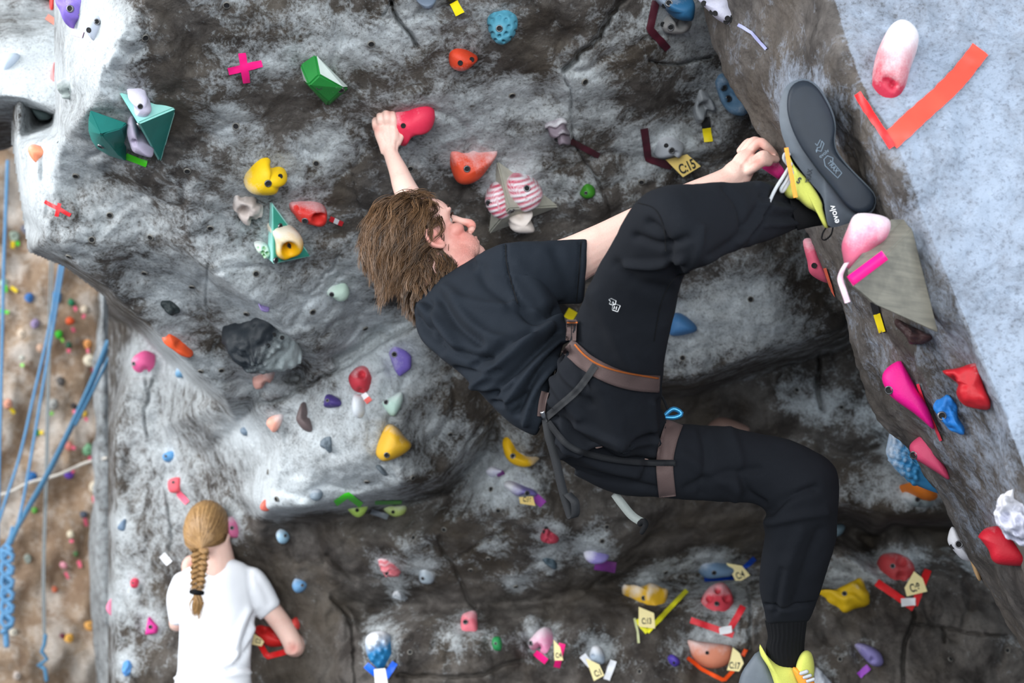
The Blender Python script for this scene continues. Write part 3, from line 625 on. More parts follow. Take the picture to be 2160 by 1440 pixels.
# wobble the lookup a little so that edges do not run dead straight, then bulges
DEP = 1.0 / np.maximum(G, 0.12)
pts = (CAM + DEP[..., None] * (FWD + (X[..., None] - 1080) / FPX * RIGHT + (720 - Y[..., None]) / FPX * UP)).reshape(-1, 3)
rel = 0.055 * fbm(pts, 2.2, 2, 3) + 0.022 * fbm(pts, 6.5, 3, 11) + 0.006 * fbm(pts, 26.0, 3, 23)
ridge = 1 - np.abs(fbm(pts * np.array([1, 1, 1.0]), 4.2, 3, 41))
rel = rel - 0.02 * np.clip(ridge - 0.78, 0, 1) * 3
DEP = DEP - rel.reshape(DEP.shape)
# carved cracks: (polyline, half width px, depth m)
CRACKS = [
    ([(1320, -5), (1290, 30), (1262, 80), (1225, 112), (1190, 148)], 5, 0.05),
    ([(1190, 148), (1192, 170), (1204, 196), (1206, 232), (1204, 262), (1212, 300), (1232, 340), (1262, 386), (1284, 440), (1280, 480)], 2.6, 0.02),
    ([(1372, 130), (1410, 134), (1450, 132), (1500, 120)], 3, 0.03),
    ([(826, 5), (838, 40), (868, 75), (876, 95)], 3.5, 0.035), ([(826, 5), (806, 34)], 2.4, 0.015),
    ([(548, 852), (600, 838), (650, 812), (720, 778), (780, 738), (820, 712), (875, 684)], 3.4, 0.035),
    ([(440, 560), (436, 610), (438, 655)], 2.4, 0.015),
    ([(542, 640), (566, 648), (590, 662)], 2.4, 0.012),
    ([(716, 540), (700, 568), (676, 590)], 2.4, 0.015), ([(680, 598), (655, 616)], 2.4, 0.015),
    ([(745, 370), (750, 405), (762, 440), (772, 480)], 2.2, 0.012),
    ([(1042, 870), (1010, 905), (990, 930), (975, 968), (945, 1000), (935, 1040)], 3.5, 0.03),
    ([(925, 1130), (935, 1165), (955, 1190), (975, 1230), (985, 1262), (1005, 1282)], 3.5, 0.03),
    ([(955, 1180), (985, 1165), (1020, 1140), (1070, 1122)], 3, 0.02),
    ([(700, 1262), (735, 1300), (745, 1360), (748, 1440)], 3.5, 0.03),
    ([(840, 1424), (1000, 1426), (1060, 1402), (1100, 1394)], 3.5, 0.03),
    ([(1928, 1290), (1926, 1320), (1910, 1360), (1905, 1440)], 3.5, 0.04),
    ([(1930, 1315), (1990, 1324), (2060, 1336), (2120, 1340)], 3, 0.03), ([(1990, 1325), (1992, 1352)], 3, 0.03),
    ([(1728, 750), (1724, 810), (1730, 860)], 4, 0.05), ([(1730, 744), (1780, 700)], 4, 0.05),
    ([(320, 800), (315, 840), (305, 880), (312, 920)], 3, 0.02),
    ([(345, 1010), (352, 1060), (362, 1120), (358, 1160)], 3, 0.02),
    ([(690, 1170), (720, 1200), (750, 1230)], 3, 0.02),
    ([(1238, 1246), (1270, 1220), (1290, 1200)], 3, 0.02), ([(1580, 1240), (1584, 1290), (1580, 1370)], 3, 0.03),
]
for pl, w, dd in CRACKS:
    pl2 = catmull(pl, max(8, len(pl) * 5), False)
    jit = vnoise(np.c_[pl2, np.zeros(len(pl2))], 0.09, 5)[:, None] * np.array([[3.0, 3.0]])
    D = seg_dist(X, Y, (pl2 + jit).tolist())
    DEP += dd * np.exp(-(D / w) ** 2)
# chalk and spray-paint patches: px, py, rx, ry, amount
TNUTS = [(306, 79), (478, 10), (498, 266), (395, 360), (160, 370), (232, 453), (194, 505), (318, 500), (146, 540), (305, 575), (405, 604), (444, 480),
         (783, 92), (667, 344), (865, 355), (540, 577), (520, 661), (778, 539), (659, 657), (1233, 172), (1080, 200), (1353, 383), (1583, 631), (1440, 755),
         (566, 995), (584, 1052), (774, 1015), (870, 1007), (1036, 1032), (1051, 1076), (937, 1116), (873, 1134), (1030, 1177), (993, 1201), (1088, 1236), (865, 1375),
         (950, 915), (1680, 823), (1775, 860), (1280, 1110), (1404, 1206), (1350, 1416), (770, 692), (424, 782), (467, 780), (1772, 1390), (2004, 1390), (2126, 1372), (1270, 1140)]
PAT = [(t[0], t[1], 62, 50, 0.42) for t in TNUTS]
PAT += [(200, 90, 95, 190, 1.1), (120, 330, 120, 90, 0.8), (70, 400, 60, 160, 0.8), (250, 440, 190, 80, 0.30), (520, 130, 130, 70, 0.35), (480, 250, 90, 60, 0.4),
        (690, 90, 140, 110, 0.45), (690, 300, 110, 75, 0.5), (840, 70, 60, 70, 0.45), (990, 280, 120, 75, 0.55), (1090, 190, 110, 70, 0.35), (1230, 180, 80, 60, 0.5),
        (1110, 330, 60, 60, 0.45), (1270, 240, 60, 40, 0.4), (740, 590, 80, 110, 0.5), (650, 640, 80, 60, 0.4), (770, 680, 120, 50, 0.35), (350, 600, 150, 60, 0.3), (480, 560, 120, 110, 0.35),
        (1420, 300, 110, 60, 0.4), (1420, 90, 90, 80, 0.3), (1580, 640, 110, 90, 0.55), (1470, 700, 110, 100, 0.6), (1640, 700, 120, 60, 0.4),
        (420, 820, 160, 110, 0.35), (300, 900, 90, 200, 0.32), (420, 960, 150, 120, 0.2), (260, 1250, 40, 200, 0.3), (400, 1100, 100, 90, 0.35), (300, 1200, 90, 130, 0.25),
        (515, 915, 60, 60, 0.9), (690, 930, 150, 130, 0.5), (820, 770, 130, 90, 0.95), (770, 850, 60, 90, 0.5), (600, 1040, 90, 70, 0.75), (740, 1010, 110, 70, 0.6), (670, 1045, 80, 45, 0.6),
        (590, 1000, 60, 100, 0.5), (1000, 960, 70, 60, 0.3), (920, 900, 60, 40, 0.3), (1080, 1020, 100, 50, 0.5), (950, 1080, 70, 40, 0.4), (880, 1140, 70, 40, 0.35),
        (1050, 1150, 60, 50, 0.45), (1090, 1235, 50, 40, 0.75), (900, 1190, 70, 40, 0.5), (800, 1190, 60, 50, 0.4), (840, 1250, 50, 45, 0.5), (1160, 1120, 70, 40, 0.6), (1150, 1180, 60, 50, 0.55), (1240, 1150, 70, 50, 0.7),
        (800, 1340, 60, 80, 0.55), (960, 1330, 110, 90, 0.45), (1130, 1330, 70, 80, 0.45), (1260, 1360, 80, 80, 0.6), (1500, 1170, 100, 40, 0.6), (1360, 1240, 60, 30, 0.7), (1510, 1340, 90, 30, 0.8), (1540, 1260, 90, 80, 0.4),
        (1400, 1200, 60, 30, 0.4), (1780, 1200, 160, 60, 0.45), (1900, 1180, 110, 50, 0.55), (1840, 1040, 110, 50, 0.45), (1700, 860, 90, 40, 0.4), (1600, 1150, 150, 40, 0.2), (1620, 1250, 60, 80, 0.4), (1480, 1250, 200, 120, 0.2), (1600, 1400, 400, 60, 0.1)]
PAT += [(1330, 300, 70, 60, .35), (1300, 70, 90, 60, .25), (1480, 60, 60, 70, .3), (1180, 400, 70, 50, .3), (900, 40, 80, 50, .3), (960, 200, 60, 50, .25)]
PAT = [(x, y, rx * (0.8 if y < 1080 or x < 560 else 0.62), ry * (0.8 if y < 1080 or x < 560 else 0.62), a * (1 if y < 1080 or x < 560 else 0.85)) for x, y, rx, ry, a in PAT]
for hd in HOLDS:      # climbers' chalk around every hold
    q_ = np.array(hd['pts'])
    c_, r_ = q_.mean(0), 0.5 * np.ptp(q_, axis=0)
    PAT.append((c_[0], c_[1] - r_[1] * 0.4, r_[0] * 1.2 + 14, r_[1] * 1.2 + 14, 0.35 if c_[0] > 560 or c_[1] < 640 else 0.6))
def chalk_field(X, Y, pats):
    C = np.zeros(X.shape)
    for (x, y, rx, ry, a) in pats:
        i = (np.abs(X - x) < 3 * rx) & (np.abs(Y - y) < 3 * ry)
        C[i] = np.maximum(C[i], 0) + a * np.exp(-(((X[i] - x) / rx) ** 2 + ((Y[i] - y) / ry) ** 2)) * np.clip(1.15 - C[i], 0, 1)
    return C
# recess shade painted in, bare dark paint, and grubby smudges below each bolt hole
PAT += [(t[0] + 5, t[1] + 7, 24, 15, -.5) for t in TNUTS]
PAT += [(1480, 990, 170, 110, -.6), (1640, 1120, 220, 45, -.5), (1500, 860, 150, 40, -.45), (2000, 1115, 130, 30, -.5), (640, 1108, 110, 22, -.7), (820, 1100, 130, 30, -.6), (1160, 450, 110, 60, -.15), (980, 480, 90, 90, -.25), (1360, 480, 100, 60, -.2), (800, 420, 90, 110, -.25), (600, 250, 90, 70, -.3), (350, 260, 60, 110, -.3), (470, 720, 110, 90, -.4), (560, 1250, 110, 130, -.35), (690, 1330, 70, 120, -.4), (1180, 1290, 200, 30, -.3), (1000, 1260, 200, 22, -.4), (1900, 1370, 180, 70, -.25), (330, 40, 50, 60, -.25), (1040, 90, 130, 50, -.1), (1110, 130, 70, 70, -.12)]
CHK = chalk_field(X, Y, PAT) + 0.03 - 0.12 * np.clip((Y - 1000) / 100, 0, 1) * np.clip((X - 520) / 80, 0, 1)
idx = -np.ones(X.shape, int)
idx[MASK] = np.arange(MASK.sum())
pts = (CAM + DEP[..., None] * (FWD + (X[..., None] - 1080) / FPX * RIGHT + (720 - Y[..., None]) / FPX * UP))[MASK]
q = np.stack([idx[:-1, :-1], idx[1:, :-1], idx[1:, 1:], idx[:-1, 1:]], -1).reshape(-1, 4)
q = q[(q >= 0).all(1)]
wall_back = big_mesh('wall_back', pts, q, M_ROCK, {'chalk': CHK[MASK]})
wall_back['kind'] = 'structure'

# ---- the arete on the right: a lofted surface (back, rim, flank, crease, bright face)
RIM = [(1400, -380, 3.30), (1452, -120, 3.22), (1478, 30, 3.18), (1512, 120, 3.14), (1566, 225, 3.08), (1634, 325, 3.02), (1700, 480, 2.98), (1764, 660, 2.98), (1812, 790, 3.0), (1890, 912, 3.04), (1985, 1055, 3.10), (2058, 1190, 3.14), (2132, 1335, 3.18), (2230, 1540, 3.2)]
CRE = [(1660, -380, 2.75), (1715, -120, 2.62), (1752, 30, 2.56), (1780, 120, 2.50), (1828, 225, 2.44), (1884, 325, 2.40), (1944, 480, 2.36), (2012, 640, 2.33), (2078, 790, 2.30), (2124, 912, 2.28), (2178, 1055, 2.25), (2240, 1190, 2.22), (2320, 1335, 2.18), (2420, 1540, 2.15)]
FAR = [(2420, -380, 2.62), (2420, -120, 2.50), (2420, 30, 2.46), (2420, 120, 2.42), (2420, 225, 2.38), (2420, 325, 2.34), (2440, 480, 2.30), (2460, 640, 2.26), (2480, 790, 2.24), (2500, 912, 2.22), (2520, 1055, 2.2), (2560, 1190, 2.18), (2620, 1335, 2.15), (2700, 1540, 2.12)]
NV = 700
def line3(rows, n=NV):
    return catmull(np.array([P(*r) for r in rows]), n, False)
# resample all three by the same parameter (row index), not by arc length
def rows3(rows, n=NV):
    a = np.array([P(*r) for r in rows])
    t = np.linspace(0, len(a) - 1, n)
    i = np.clip(t.astype(int), 0, len(a) - 2)
    u = (t - i)[:, None]
    g = lambda k: a[np.clip(k, 0, len(a) - 1)]
    p0, p1, p2, p3 = g(i - 1), g(i), g(i + 1), g(i + 2)
    return 0.5 * (2 * p1 + (p2 - p0) * u + (2 * p0 - 5 * p1 + 4 * p2 - p3) * u * u + (3 * p1 - p0 - 3 * p2 + p3) * u ** 3)
rim, cre, far = rows3(RIM), rows3(CRE), rows3(FAR)
back = CAM + (rim - CAM) * 1.36 + np.array([0.30, 0.0, 0.05])
cols = [back + (rim - back) * t for t in np.linspace(0, 0.97, 30)]
cols += [rim + (cre - rim) * t for t in np.linspace(0, 1, 190)]
cols += [cre + (far - cre) * t for t in np.linspace(0.008, 1, 150)]
A = np.stack(cols, 1)
# round the rim and the crease
for _ in range(10):
    B = A.copy()
    B[:, 1:-1] = (A[:, :-2] + A[:, 1:-1] * 2 + A[:, 2:]) / 4
    A = B
nv, nu = A.shape[:2]
du = np.gradient(A, axis=1)
dv = np.gradient(A, axis=0)
nrm = np.cross(du, dv)
nrm /= np.linalg.norm(nrm, axis=2, keepdims=True)
if nrm[300, 260, 1] > 0:
    nrm = -nrm
fp = A.reshape(-1, 3)
hh = 0.014 * fbm(fp, 5.0, 3, 61) + 0.005 * fbm(fp, 18.0, 3, 67) + 0.0015 * fbm(fp, 60.0, 2, 71)
hh = hh + 0.006 * np.clip(fbm(fp * np.array([1, 1, 0.5]), 9.0, 3, 75), 0, 1)
A = A + nrm * hh.reshape(nv, nu, 1)
pxr = to_px(A.reshape(-1, 3))
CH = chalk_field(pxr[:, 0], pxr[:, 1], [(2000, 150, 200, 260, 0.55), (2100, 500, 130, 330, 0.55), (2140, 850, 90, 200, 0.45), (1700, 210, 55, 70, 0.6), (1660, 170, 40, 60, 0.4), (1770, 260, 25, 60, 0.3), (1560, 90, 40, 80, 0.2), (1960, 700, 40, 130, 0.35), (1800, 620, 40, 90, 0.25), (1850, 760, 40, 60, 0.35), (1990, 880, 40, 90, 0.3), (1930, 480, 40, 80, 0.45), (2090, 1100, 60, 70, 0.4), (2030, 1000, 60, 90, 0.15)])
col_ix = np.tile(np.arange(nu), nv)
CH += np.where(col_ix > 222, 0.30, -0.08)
ii = np.arange(nv * nu).reshape(nv, nu)
q = np.stack([ii[:-1, :-1], ii[1:, :-1], ii[1:, 1:], ii[:-1, 1:]], -1).reshape(-1, 4)
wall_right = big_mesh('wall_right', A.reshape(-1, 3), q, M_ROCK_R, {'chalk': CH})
wall_right['kind'] = 'structure'

def sheet(name, rows, nu_, nv_, mat, amp, seed, chalk=0.1, pats=()):
    """lofted rock sheet from a grid of (px, py, depth)"""
    a = np.array([[P(*c) for c in r] for r in rows])
    R, C = a.shape[:2]
    tv, tu = np.linspace(0, R - 1, nv_), np.linspace(0, C - 1, nu_)
    i, j = np.clip(tv.astype(int), 0, R - 2), np.clip(tu.astype(int), 0, C - 2)
    u, v = (tu - j)[None, :, None], (tv - i)[:, None, None]
    g = a[i][:, j] * (1 - v) * (1 - u) + a[i + 1][:, j] * v * (1 - u) + a[i][:, j + 1] * (1 - v) * u + a[i + 1][:, j + 1] * v * u
    for _ in range(4):
        b = g.copy()
        b[1:-1] = (g[:-2] + 2 * g[1:-1] + g[2:]) / 4
        b[:, 1:-1] = (b[:, :-2] + 2 * b[:, 1:-1] + b[:, 2:]) / 4
        g = b
    n = np.cross(np.gradient(g, axis=1), np.gradient(g, axis=0))
    n /= np.linalg.norm(n, axis=2, keepdims=True) + 1e-9
    if n[nv_ // 2, nu_ // 2, 1] > 0:
        n = -n
    f = g.reshape(-1, 3)
    h = amp * (fbm(f, 1.3, 3, seed) + 0.3 * fbm(f, 6.0, 3, seed + 5))
    g = g + n * h.reshape(nv_, nu_, 1)
    px = to_px(g.reshape(-1, 3))
    c = chalk_field(px[:, 0], px[:, 1], pats) + chalk
    k = np.arange(nu_ * nv_).reshape(nv_, nu_)
    q = np.stack([k[:-1, :-1], k[1:, :-1], k[1:, 1:], k[:-1, 1:]], -1).reshape(-1, 4)
    o = big_mesh(name, g.reshape(-1, 3), q, mat, {'chalk': c})
    o['kind'] = 'structure'
    return o

# far brown wall at the left, past the lobe
bp = [(random.uniform(-20, 240), random.uniform(300, 1440), random.uniform(12, 26), random.uniform(14, 40), random.uniform(0.25, 0.6)) for _ in range(80)]
wall_far = sheet('wall_far', [[(-900, -300, 9.8), (-60, -300, 9.6), (250, -300, 9.9), (900, -300, 12)], [(-900, 700, 9.2), (-60, 700, 9.0), (250, 700, 9.4), (900, 700, 11.5)], [(-900, 1750, 8.8), (-60, 1750, 8.6), (250, 1750, 9.0), (900, 1750, 11)]], 160, 200, M_ROCK_B, 0.16, 91, 0.12, bp)
# grey strip of rock between the brown wall and the near wall
wall_corner = sheet('wall_corner', [[(200, 480, 8.6), (211, 480, 7.6), (250, 480, 7.9), (300, 480, 9.5)], [(203, 1000, 8.6), (214, 1000, 7.5), (250, 1000, 7.8), (300, 1000, 9.5)], [(222, 1600, 8.6), (234, 1600, 7.5), (250, 1600, 7.8), (300, 1600, 9.5)]], 40, 120, M_ROCK, 0.05, 97, 0.45)
# pale outcrop at the upper left with its dark underside
wall_outcrop = sheet('wall_outcrop', [[(-500, -160, 4.6), (-100, -160, 4.5), (60, -160, 4.5), (190, -160, 4.6)], [(-500, 40, 4.3), (-100, 40, 4.2), (60, 40, 4.2), (190, 40, 4.3)], [(-500, 90, 4.0), (-100, 92, 3.9), (50, 88, 3.85), (190, 70, 3.9)], [(-500, 190, 3.95), (-100, 190, 3.8), (50, 206, 3.7), (190, 250, 3.7)], [(-500, 205, 4.1), (-100, 206, 4.0), (50, 222, 3.9), (190, 268, 3.9)], [(-500, 320, 6.0), (-100, 330, 6.0), (50, 290, 5.4), (190, 320, 5.4)]], 110, 150, M_ROCK, 0.03, 103, 0.15, [(20, 150, 200, 70, 0.8), (-100, 150, 200, 70, 0.7), (110, 90, 60, 60, 0.6), (90, 190, 60, 40, 0.5), (40, 20, 200, 30, 0.25)])

floor = mesh_obj('floor', [(-16, -8, 0), (16, -8, 0), (16, 16, 0), (-16, 16, 0)], [(0, 1, 2, 3)], plain('floor_mat', srgb(88, 92, 100), 0.8, grain=4.0), smooth=False)
floor['kind'] = 'structure'

# ------------------------------------------------------------------ ray casting on the built rock
def bvh_of(o):
    me = o.data
    n = len(me.vertices)
    co = np.empty(n * 3, np.float32)
    me.vertices.foreach_get('co', co)
    lv = np.empty(len(me.loops), np.int32)
    me.loops.foreach_get('vertex_index', lv)
    return BVHTree.FromPolygons(co.reshape(-1, 3).tolist(), lv.reshape(-1, 4).tolist())
BV = {'b': bvh_of(wall_back), 'r': bvh_of(wall_right), 'f': bvh_of(wall_far), 'o': bvh_of(wall_outcrop), 'c': bvh_of(wall_corner)}

def ray(px, py, which=None):
    """first rock hit through a photo pixel: point, normal (towards the camera)"""
    d = Vector(FWD + (px - 1080.0) / FPX * RIGHT + (720.0 - py) / FPX * UP).normalized()
    best = None
    for k, b in BV.items():
        if which and k not in which:
            continue
        h = b.ray_cast(Vector(CAM), d)
        if h[0] is not None and (best is None or h[3] < best[3]):
            best = h
    if best is None:
        return None
    n = best[1].normalized()
    if n.dot(d) > 0:
        n = -n
    return best[0], n

def ray_smooth(px, py, r=14, which=None):
    """hit with the normal averaged over a small neighbourhood"""
    h = ray(px, py, which)
    if h is None:
        return None
    n = h[1].copy()
    for a in range(8):
        g = ray(px + r * math.cos(a * 0.785), py + r * math.sin(a * 0.785), which)
        if g and (g[0] - h[0]).length < 0.25:
            n += g[1]
    return h[0], n.normalized()
# ------------------------------------------------------------------ builders for holds, tape and tags
M_BOLT = plain('bolt_steel', (0.20, 0.20, 0.21), 0.35, 0.9, grain=200)
M_HOLE = plain('hole_dark', (0.012, 0.012, 0.013), 0.9, bump=0)  # near-black colour puts the dark inside of a hole on a raised disc
M_NUT = plain('tnut_zinc', (0.20, 0.19, 0.17), 0.6, 0.3, grain=200)

def cup_mesh(name, mats, socket):
    """unit countersunk bolt or open hole: outer ring, inner wall and floor; local +Z points out"""
    vs, fs, fm = [], [], []
    prof = [(1.0, -0.3, 0), (1.0, 0.20, 0), (0.74, 0.24, 0), (0.66, 0.10, 1), (0.5, 0.08, 1), (0.0, 0.08, 1)] if socket else [(1.0, -0.3, 0), (0.98, 0.10, 0), (0.86, 0.12, 1), (0.78, 0.08, 1), (0.0, 0.08, 1)]
    n = 14
    for r, z, m in prof[:-1]:
        vs += [(r * math.cos(2 * math.pi * k / n), r * math.sin(2 * math.pi * k / n), z) for k in range(n)]
    vs.append((0, 0, prof[-1][1]))
    for i in range(len(prof) - 2):
        for k in range(n):
            fs.append((i * n + k, i * n + (k + 1) % n, (i + 1) * n + (k + 1) % n, (i + 1) * n + k))
            fm.append(prof[i + 1][2])
    b = (len(prof) - 2) * n
    for k in range(n):
        fs.append((b + k, b + (k + 1) % n, len(vs) - 1))
        fm.append(1)
    me = bpy.data.meshes.new(name)
    me.from_pydata(vs, [], fs)
    for m in mats:
        me.materials.append(m)
    me.polygons.foreach_set('material_index', fm)
    me.polygons.foreach_set('use_smooth', [True] * len(fm))
    return me
ME_BOLT = cup_mesh('bolt', (M_BOLT, M_HOLE), True)
ME_HOLE = cup_mesh('screw_hole', (M_HOLE, M_HOLE), False)
ME_NUT = cup_mesh('bolt_hole', (M_NUT, M_HOLE), True)

def put(mesh, name, parent, p, n, r):
    o = bpy.data.objects.new(name, mesh)
    COL.objects.link(o)
    rot = Vector(n).to_track_quat('Z', 'Y').to_matrix().to_4x4()
    loc = Vector(p) - (Vector(parent.location) if parent else Vector())
    o.matrix_local = Matrix.Translation(loc) @ rot @ Matrix.Scale(r, 4)
    o.parent = parent
    return o

def plane_pt(px, py, p0, n):
    d = FWD + (px - 1080.0) / FPX * RIGHT + (720.0 - py) / FPX * UP
    return CAM + d * (np.dot(p0 - CAM, n) / np.dot(d, n))

def build_hold(hd, name='climbing_hold'):
    pts = np.array(hd['pts'])
    c = pts.mean(0)
    anc = c
    if hd.get('anchor') is not None:
        anc = np.array(hd['anchor'])
    hit = ray_smooth(anc[0], anc[1], 16, hd.get('which'))
    view = -(FWD + (c[0] - 1080) / FPX * RIGHT + (720 - c[1]) / FPX * UP)
    view /= np.linalg.norm(view)
    if 'depth' in hd:
        p0 = P(c[0], c[1], hd['depth'])
        nw = view
    else:
        p0, nw = np.array(hit[0]), np.array(hit[1])
    k = hd.get('k', 0.5)
    n = nw * (1 - k) + view * k
    n /= np.linalg.norm(n)
    if 'anchor' in hd and hd['anchor'] is not None:
        p0 = plane_pt(c[0], c[1], p0, n)
    h = hd['h'] * 0.9
    p0 = p0 + n * hd.get('lift', 0.0)
    # raised parts lean sideways in the picture: shift the base the other way
    lean = n - view * np.dot(n, view)
    nn, R = hd.get('n', 44), hd.get('rings', 12)
    if hd.get('sharp'):
        cl = np.vstack([pts, pts[:1]])
        s = np.concatenate([[0], np.cumsum(np.linalg.norm(np.diff(cl, axis=0), axis=1))])
        q = np.linspace(0, s[-1], nn, endpoint=False)
        ring = np.stack([np.interp(q, s, cl[:, 0]), np.interp(q, s, cl[:, 1])], 1)
        ring = (np.roll(ring, 1, 0) + 2 * ring + np.roll(ring, -1, 0)) / 4
    else:
        ring = catmull(pts, nn)
    base = np.array([plane_pt(x, y, p0, n) for x, y in ring]) - lean * h * 0.35
    cen = base.mean(0)
    apex = cen
    if hd.get('apex') is not None:
        apex = plane_pt(hd['apex'][0], hd['apex'][1], p0, n)
    p = hd.get('p', 2.2)
    rows = [cen + (base - cen) * 0.98 - n * hd.get('sink', 0.05)]
    ss, ts = [1.02], [-0.2]
    for i in range(R):
        th = (i / R) * math.pi / 2
        s = max(math.cos(th), 0) ** (2 / p)
        z = math.sin(th) ** (2 / p) * h
        ctr = cen * s + apex * (1 - s)
        rows.append(ctr + (base - cen) * s + n * z)
        ss.append(s)
    vs = np.vstack(rows + [(apex + n * h)[None]])
    fs = []
    for i in range(len(rows) - 1):
        for j in range(nn):
            fs.append((i * nn + j, i * nn + (j + 1) % nn, (i + 1) * nn + (j + 1) % nn, (i + 1) * nn + j))
    b = (len(rows) - 1) * nn
    for j in range(nn):
        fs.append((b + j, b + (j + 1) % nn, len(vs) - 1))
    # orientation
    f0 = fs[nn * 2]
    fn = np.cross(vs[f0[1]] - vs[f0[0]], vs[f0[2]] - vs[f0[0]])
    if np.dot(fn, vs[f0[0]] - cen) < 0:
        fs = [f[::-1] for f in fs]
    px = to_px(vs)[:, :2]
    rad = 0.5 * max(np.ptp(pts[:, 0]), np.ptp(pts[:, 1]))
    u = (px - c) / rad
    lift = np.zeros(len(vs))
    inner = np.ones(len(vs))
    inner[:nn] = 0
    inner[nn:2 * nn] = 0.35
    ck = hd['chalk']
    chalk = ck[0] * (u[:, 0] * ck[1] + u[:, 1] * ck[2]) + ck[3]
    for (x, y, r, dp) in hd['dents']:
        g = np.exp(-(((px[:, 0] - x) ** 2 + (px[:, 1] - y) ** 2) / (r * 0.8) ** 2) ** 1.5)
        lift -= dp * g
        chalk -= g * (1.6 if hd.get('dent_clean') else 0.5)
    for (x, y, r, dp) in hd.get('bumps') or ():
        g = np.exp(-(((px[:, 0] - x / 1) ** 2 + (px[:, 1] - y) ** 2) / (r * 0.9) ** 2) ** 1.5)
        lift += dp * g
        chalk += 0.25 * g
    if hd.get('stripes'):
        sx, sy, f = hd['stripes']
        w = (u[:, 0] * sx + u[:, 1] * sy + 0.25 * (u[:, 0] - 0.3) ** 2)
        s = np.sin(w * f)
        chalk += 0.45 * s
        lift += 0.0022 * s
    if hd.get('ribs'):
        sx, sy, f, a = hd['ribs']
        s = np.sin((u[:, 0] * sx + u[:, 1] * sy + 0.1 * np.sin(u[:, 0] * 7)) * f)
        lift += a * s
        chalk += 0.25 * s
    nz = hd.get('noise', 0.0)
    if nz:
        lift += nz * fbm(vs, 45, 3, int(abs(c[0])) % 97) * 1.6
    dirv = vs - (cen - n * h * 0.6)
    dirv /= np.linalg.norm(dirv, axis=1, keepdims=True)
    dirv = dirv * 0.5 + n * 0.5
    vs = vs + dirv * (lift * inner)[:, None]
    chalk = np.clip(chalk, -0.6, 1.2)
    o = mesh_obj(name, vs - cen, fs, hold_mat(hd['col'], hd.get('rough', 0.55), hd.get('chalkcol', (0.80, 0.80, 0.83))), attrs={'chalk': chalk})
    o.location = cen
    tag(o, hd['label'], 'climbing hold')
    # bolts and screw holes sit on the finished surface
    if hd['bolts'] or hd['holes']:
        bv = BVHTree.FromPolygons(vs.tolist(), fs)
        for lst, me, nm, rr in ((hd['bolts'], ME_BOLT, 'bolt', 0.0085), (hd['holes'], ME_HOLE, 'screw_hole', 0.006)):
            for (x, y) in lst:
                d = Vector(FWD + (x - 1080.0) / FPX * RIGHT + (720.0 - y) / FPX * UP).normalized()
                g = bv.ray_cast(Vector(CAM), d)
                if g[0] is None:
                    continue
                gn = g[1] if g[1].dot(d) < 0 else -g[1]
                gn = (gn + Vector(n)).normalized()
                put(me, nm, o, g[0] + gn * 0.001, gn, min(rr, rad * m_per_px(g[3]) * 0.22))
    return o

for hd in HOLDS:
    for key in ('apex', 'anchor'):
        pass
    build_hold(hd)

# T-nut rings with black discs as hole shade: parts of the wall
for (x, y) in TNUTS:
    h = ray_smooth(x, y, 6, 'b')
    if h:
        put(ME_NUT, 'bolt_hole', wall_back, h[0] + h[1] * 0.0015, h[1], 0.0085)

# ---- far wall: small holds with tape tails
_fm = {}
def far_hold(i, row):
    x, y, s, col, label, tp = row
    hit = ray_smooth(x, y, 5, 'f')
    rng = random.Random(i * 13 + 5)
    pts = [(x + s * (0.8 + 0.35 * rng.random()) * math.cos(a), y + s * (0.8 + 0.4 * rng.random()) * 1.05 * math.sin(a)) for a in np.arange(0, 6.28, 0.9)]
    hd = dict(pts=pts, h=s * 9.2 / 3000 * 0.9, col=srgb(*col), label=label, bolts=[], holes=[(x, y)] if s > 9 else [], dents=[(x, y + s * .3, s * .5, .01)] if 'ring' in label else [], chalk=(.2, 0, -1, -.1), n=24, rings=7, which='f', sink=.06)
    build_hold(hd)
    if tp:
        dx, dy, L, tc = tp
        a = math.atan2(dy, dx)
        p0 = (x + dx - L * .5 * math.cos(a), y + dy - L * .5 * math.sin(a))
        p1 = (x + dx + L * .5 * math.cos(a), y + dy + L * .5 * math.sin(a))
        tape([[p0, p1]], 7, tc, 'tape tail of the ' + label, which='f', off=.02)

def tape_mat(col):
    return plain('tape_%d_%d_%d' % col, srgb(*col), 0.45, grain=30.0, bump=0.15, var=0.06)

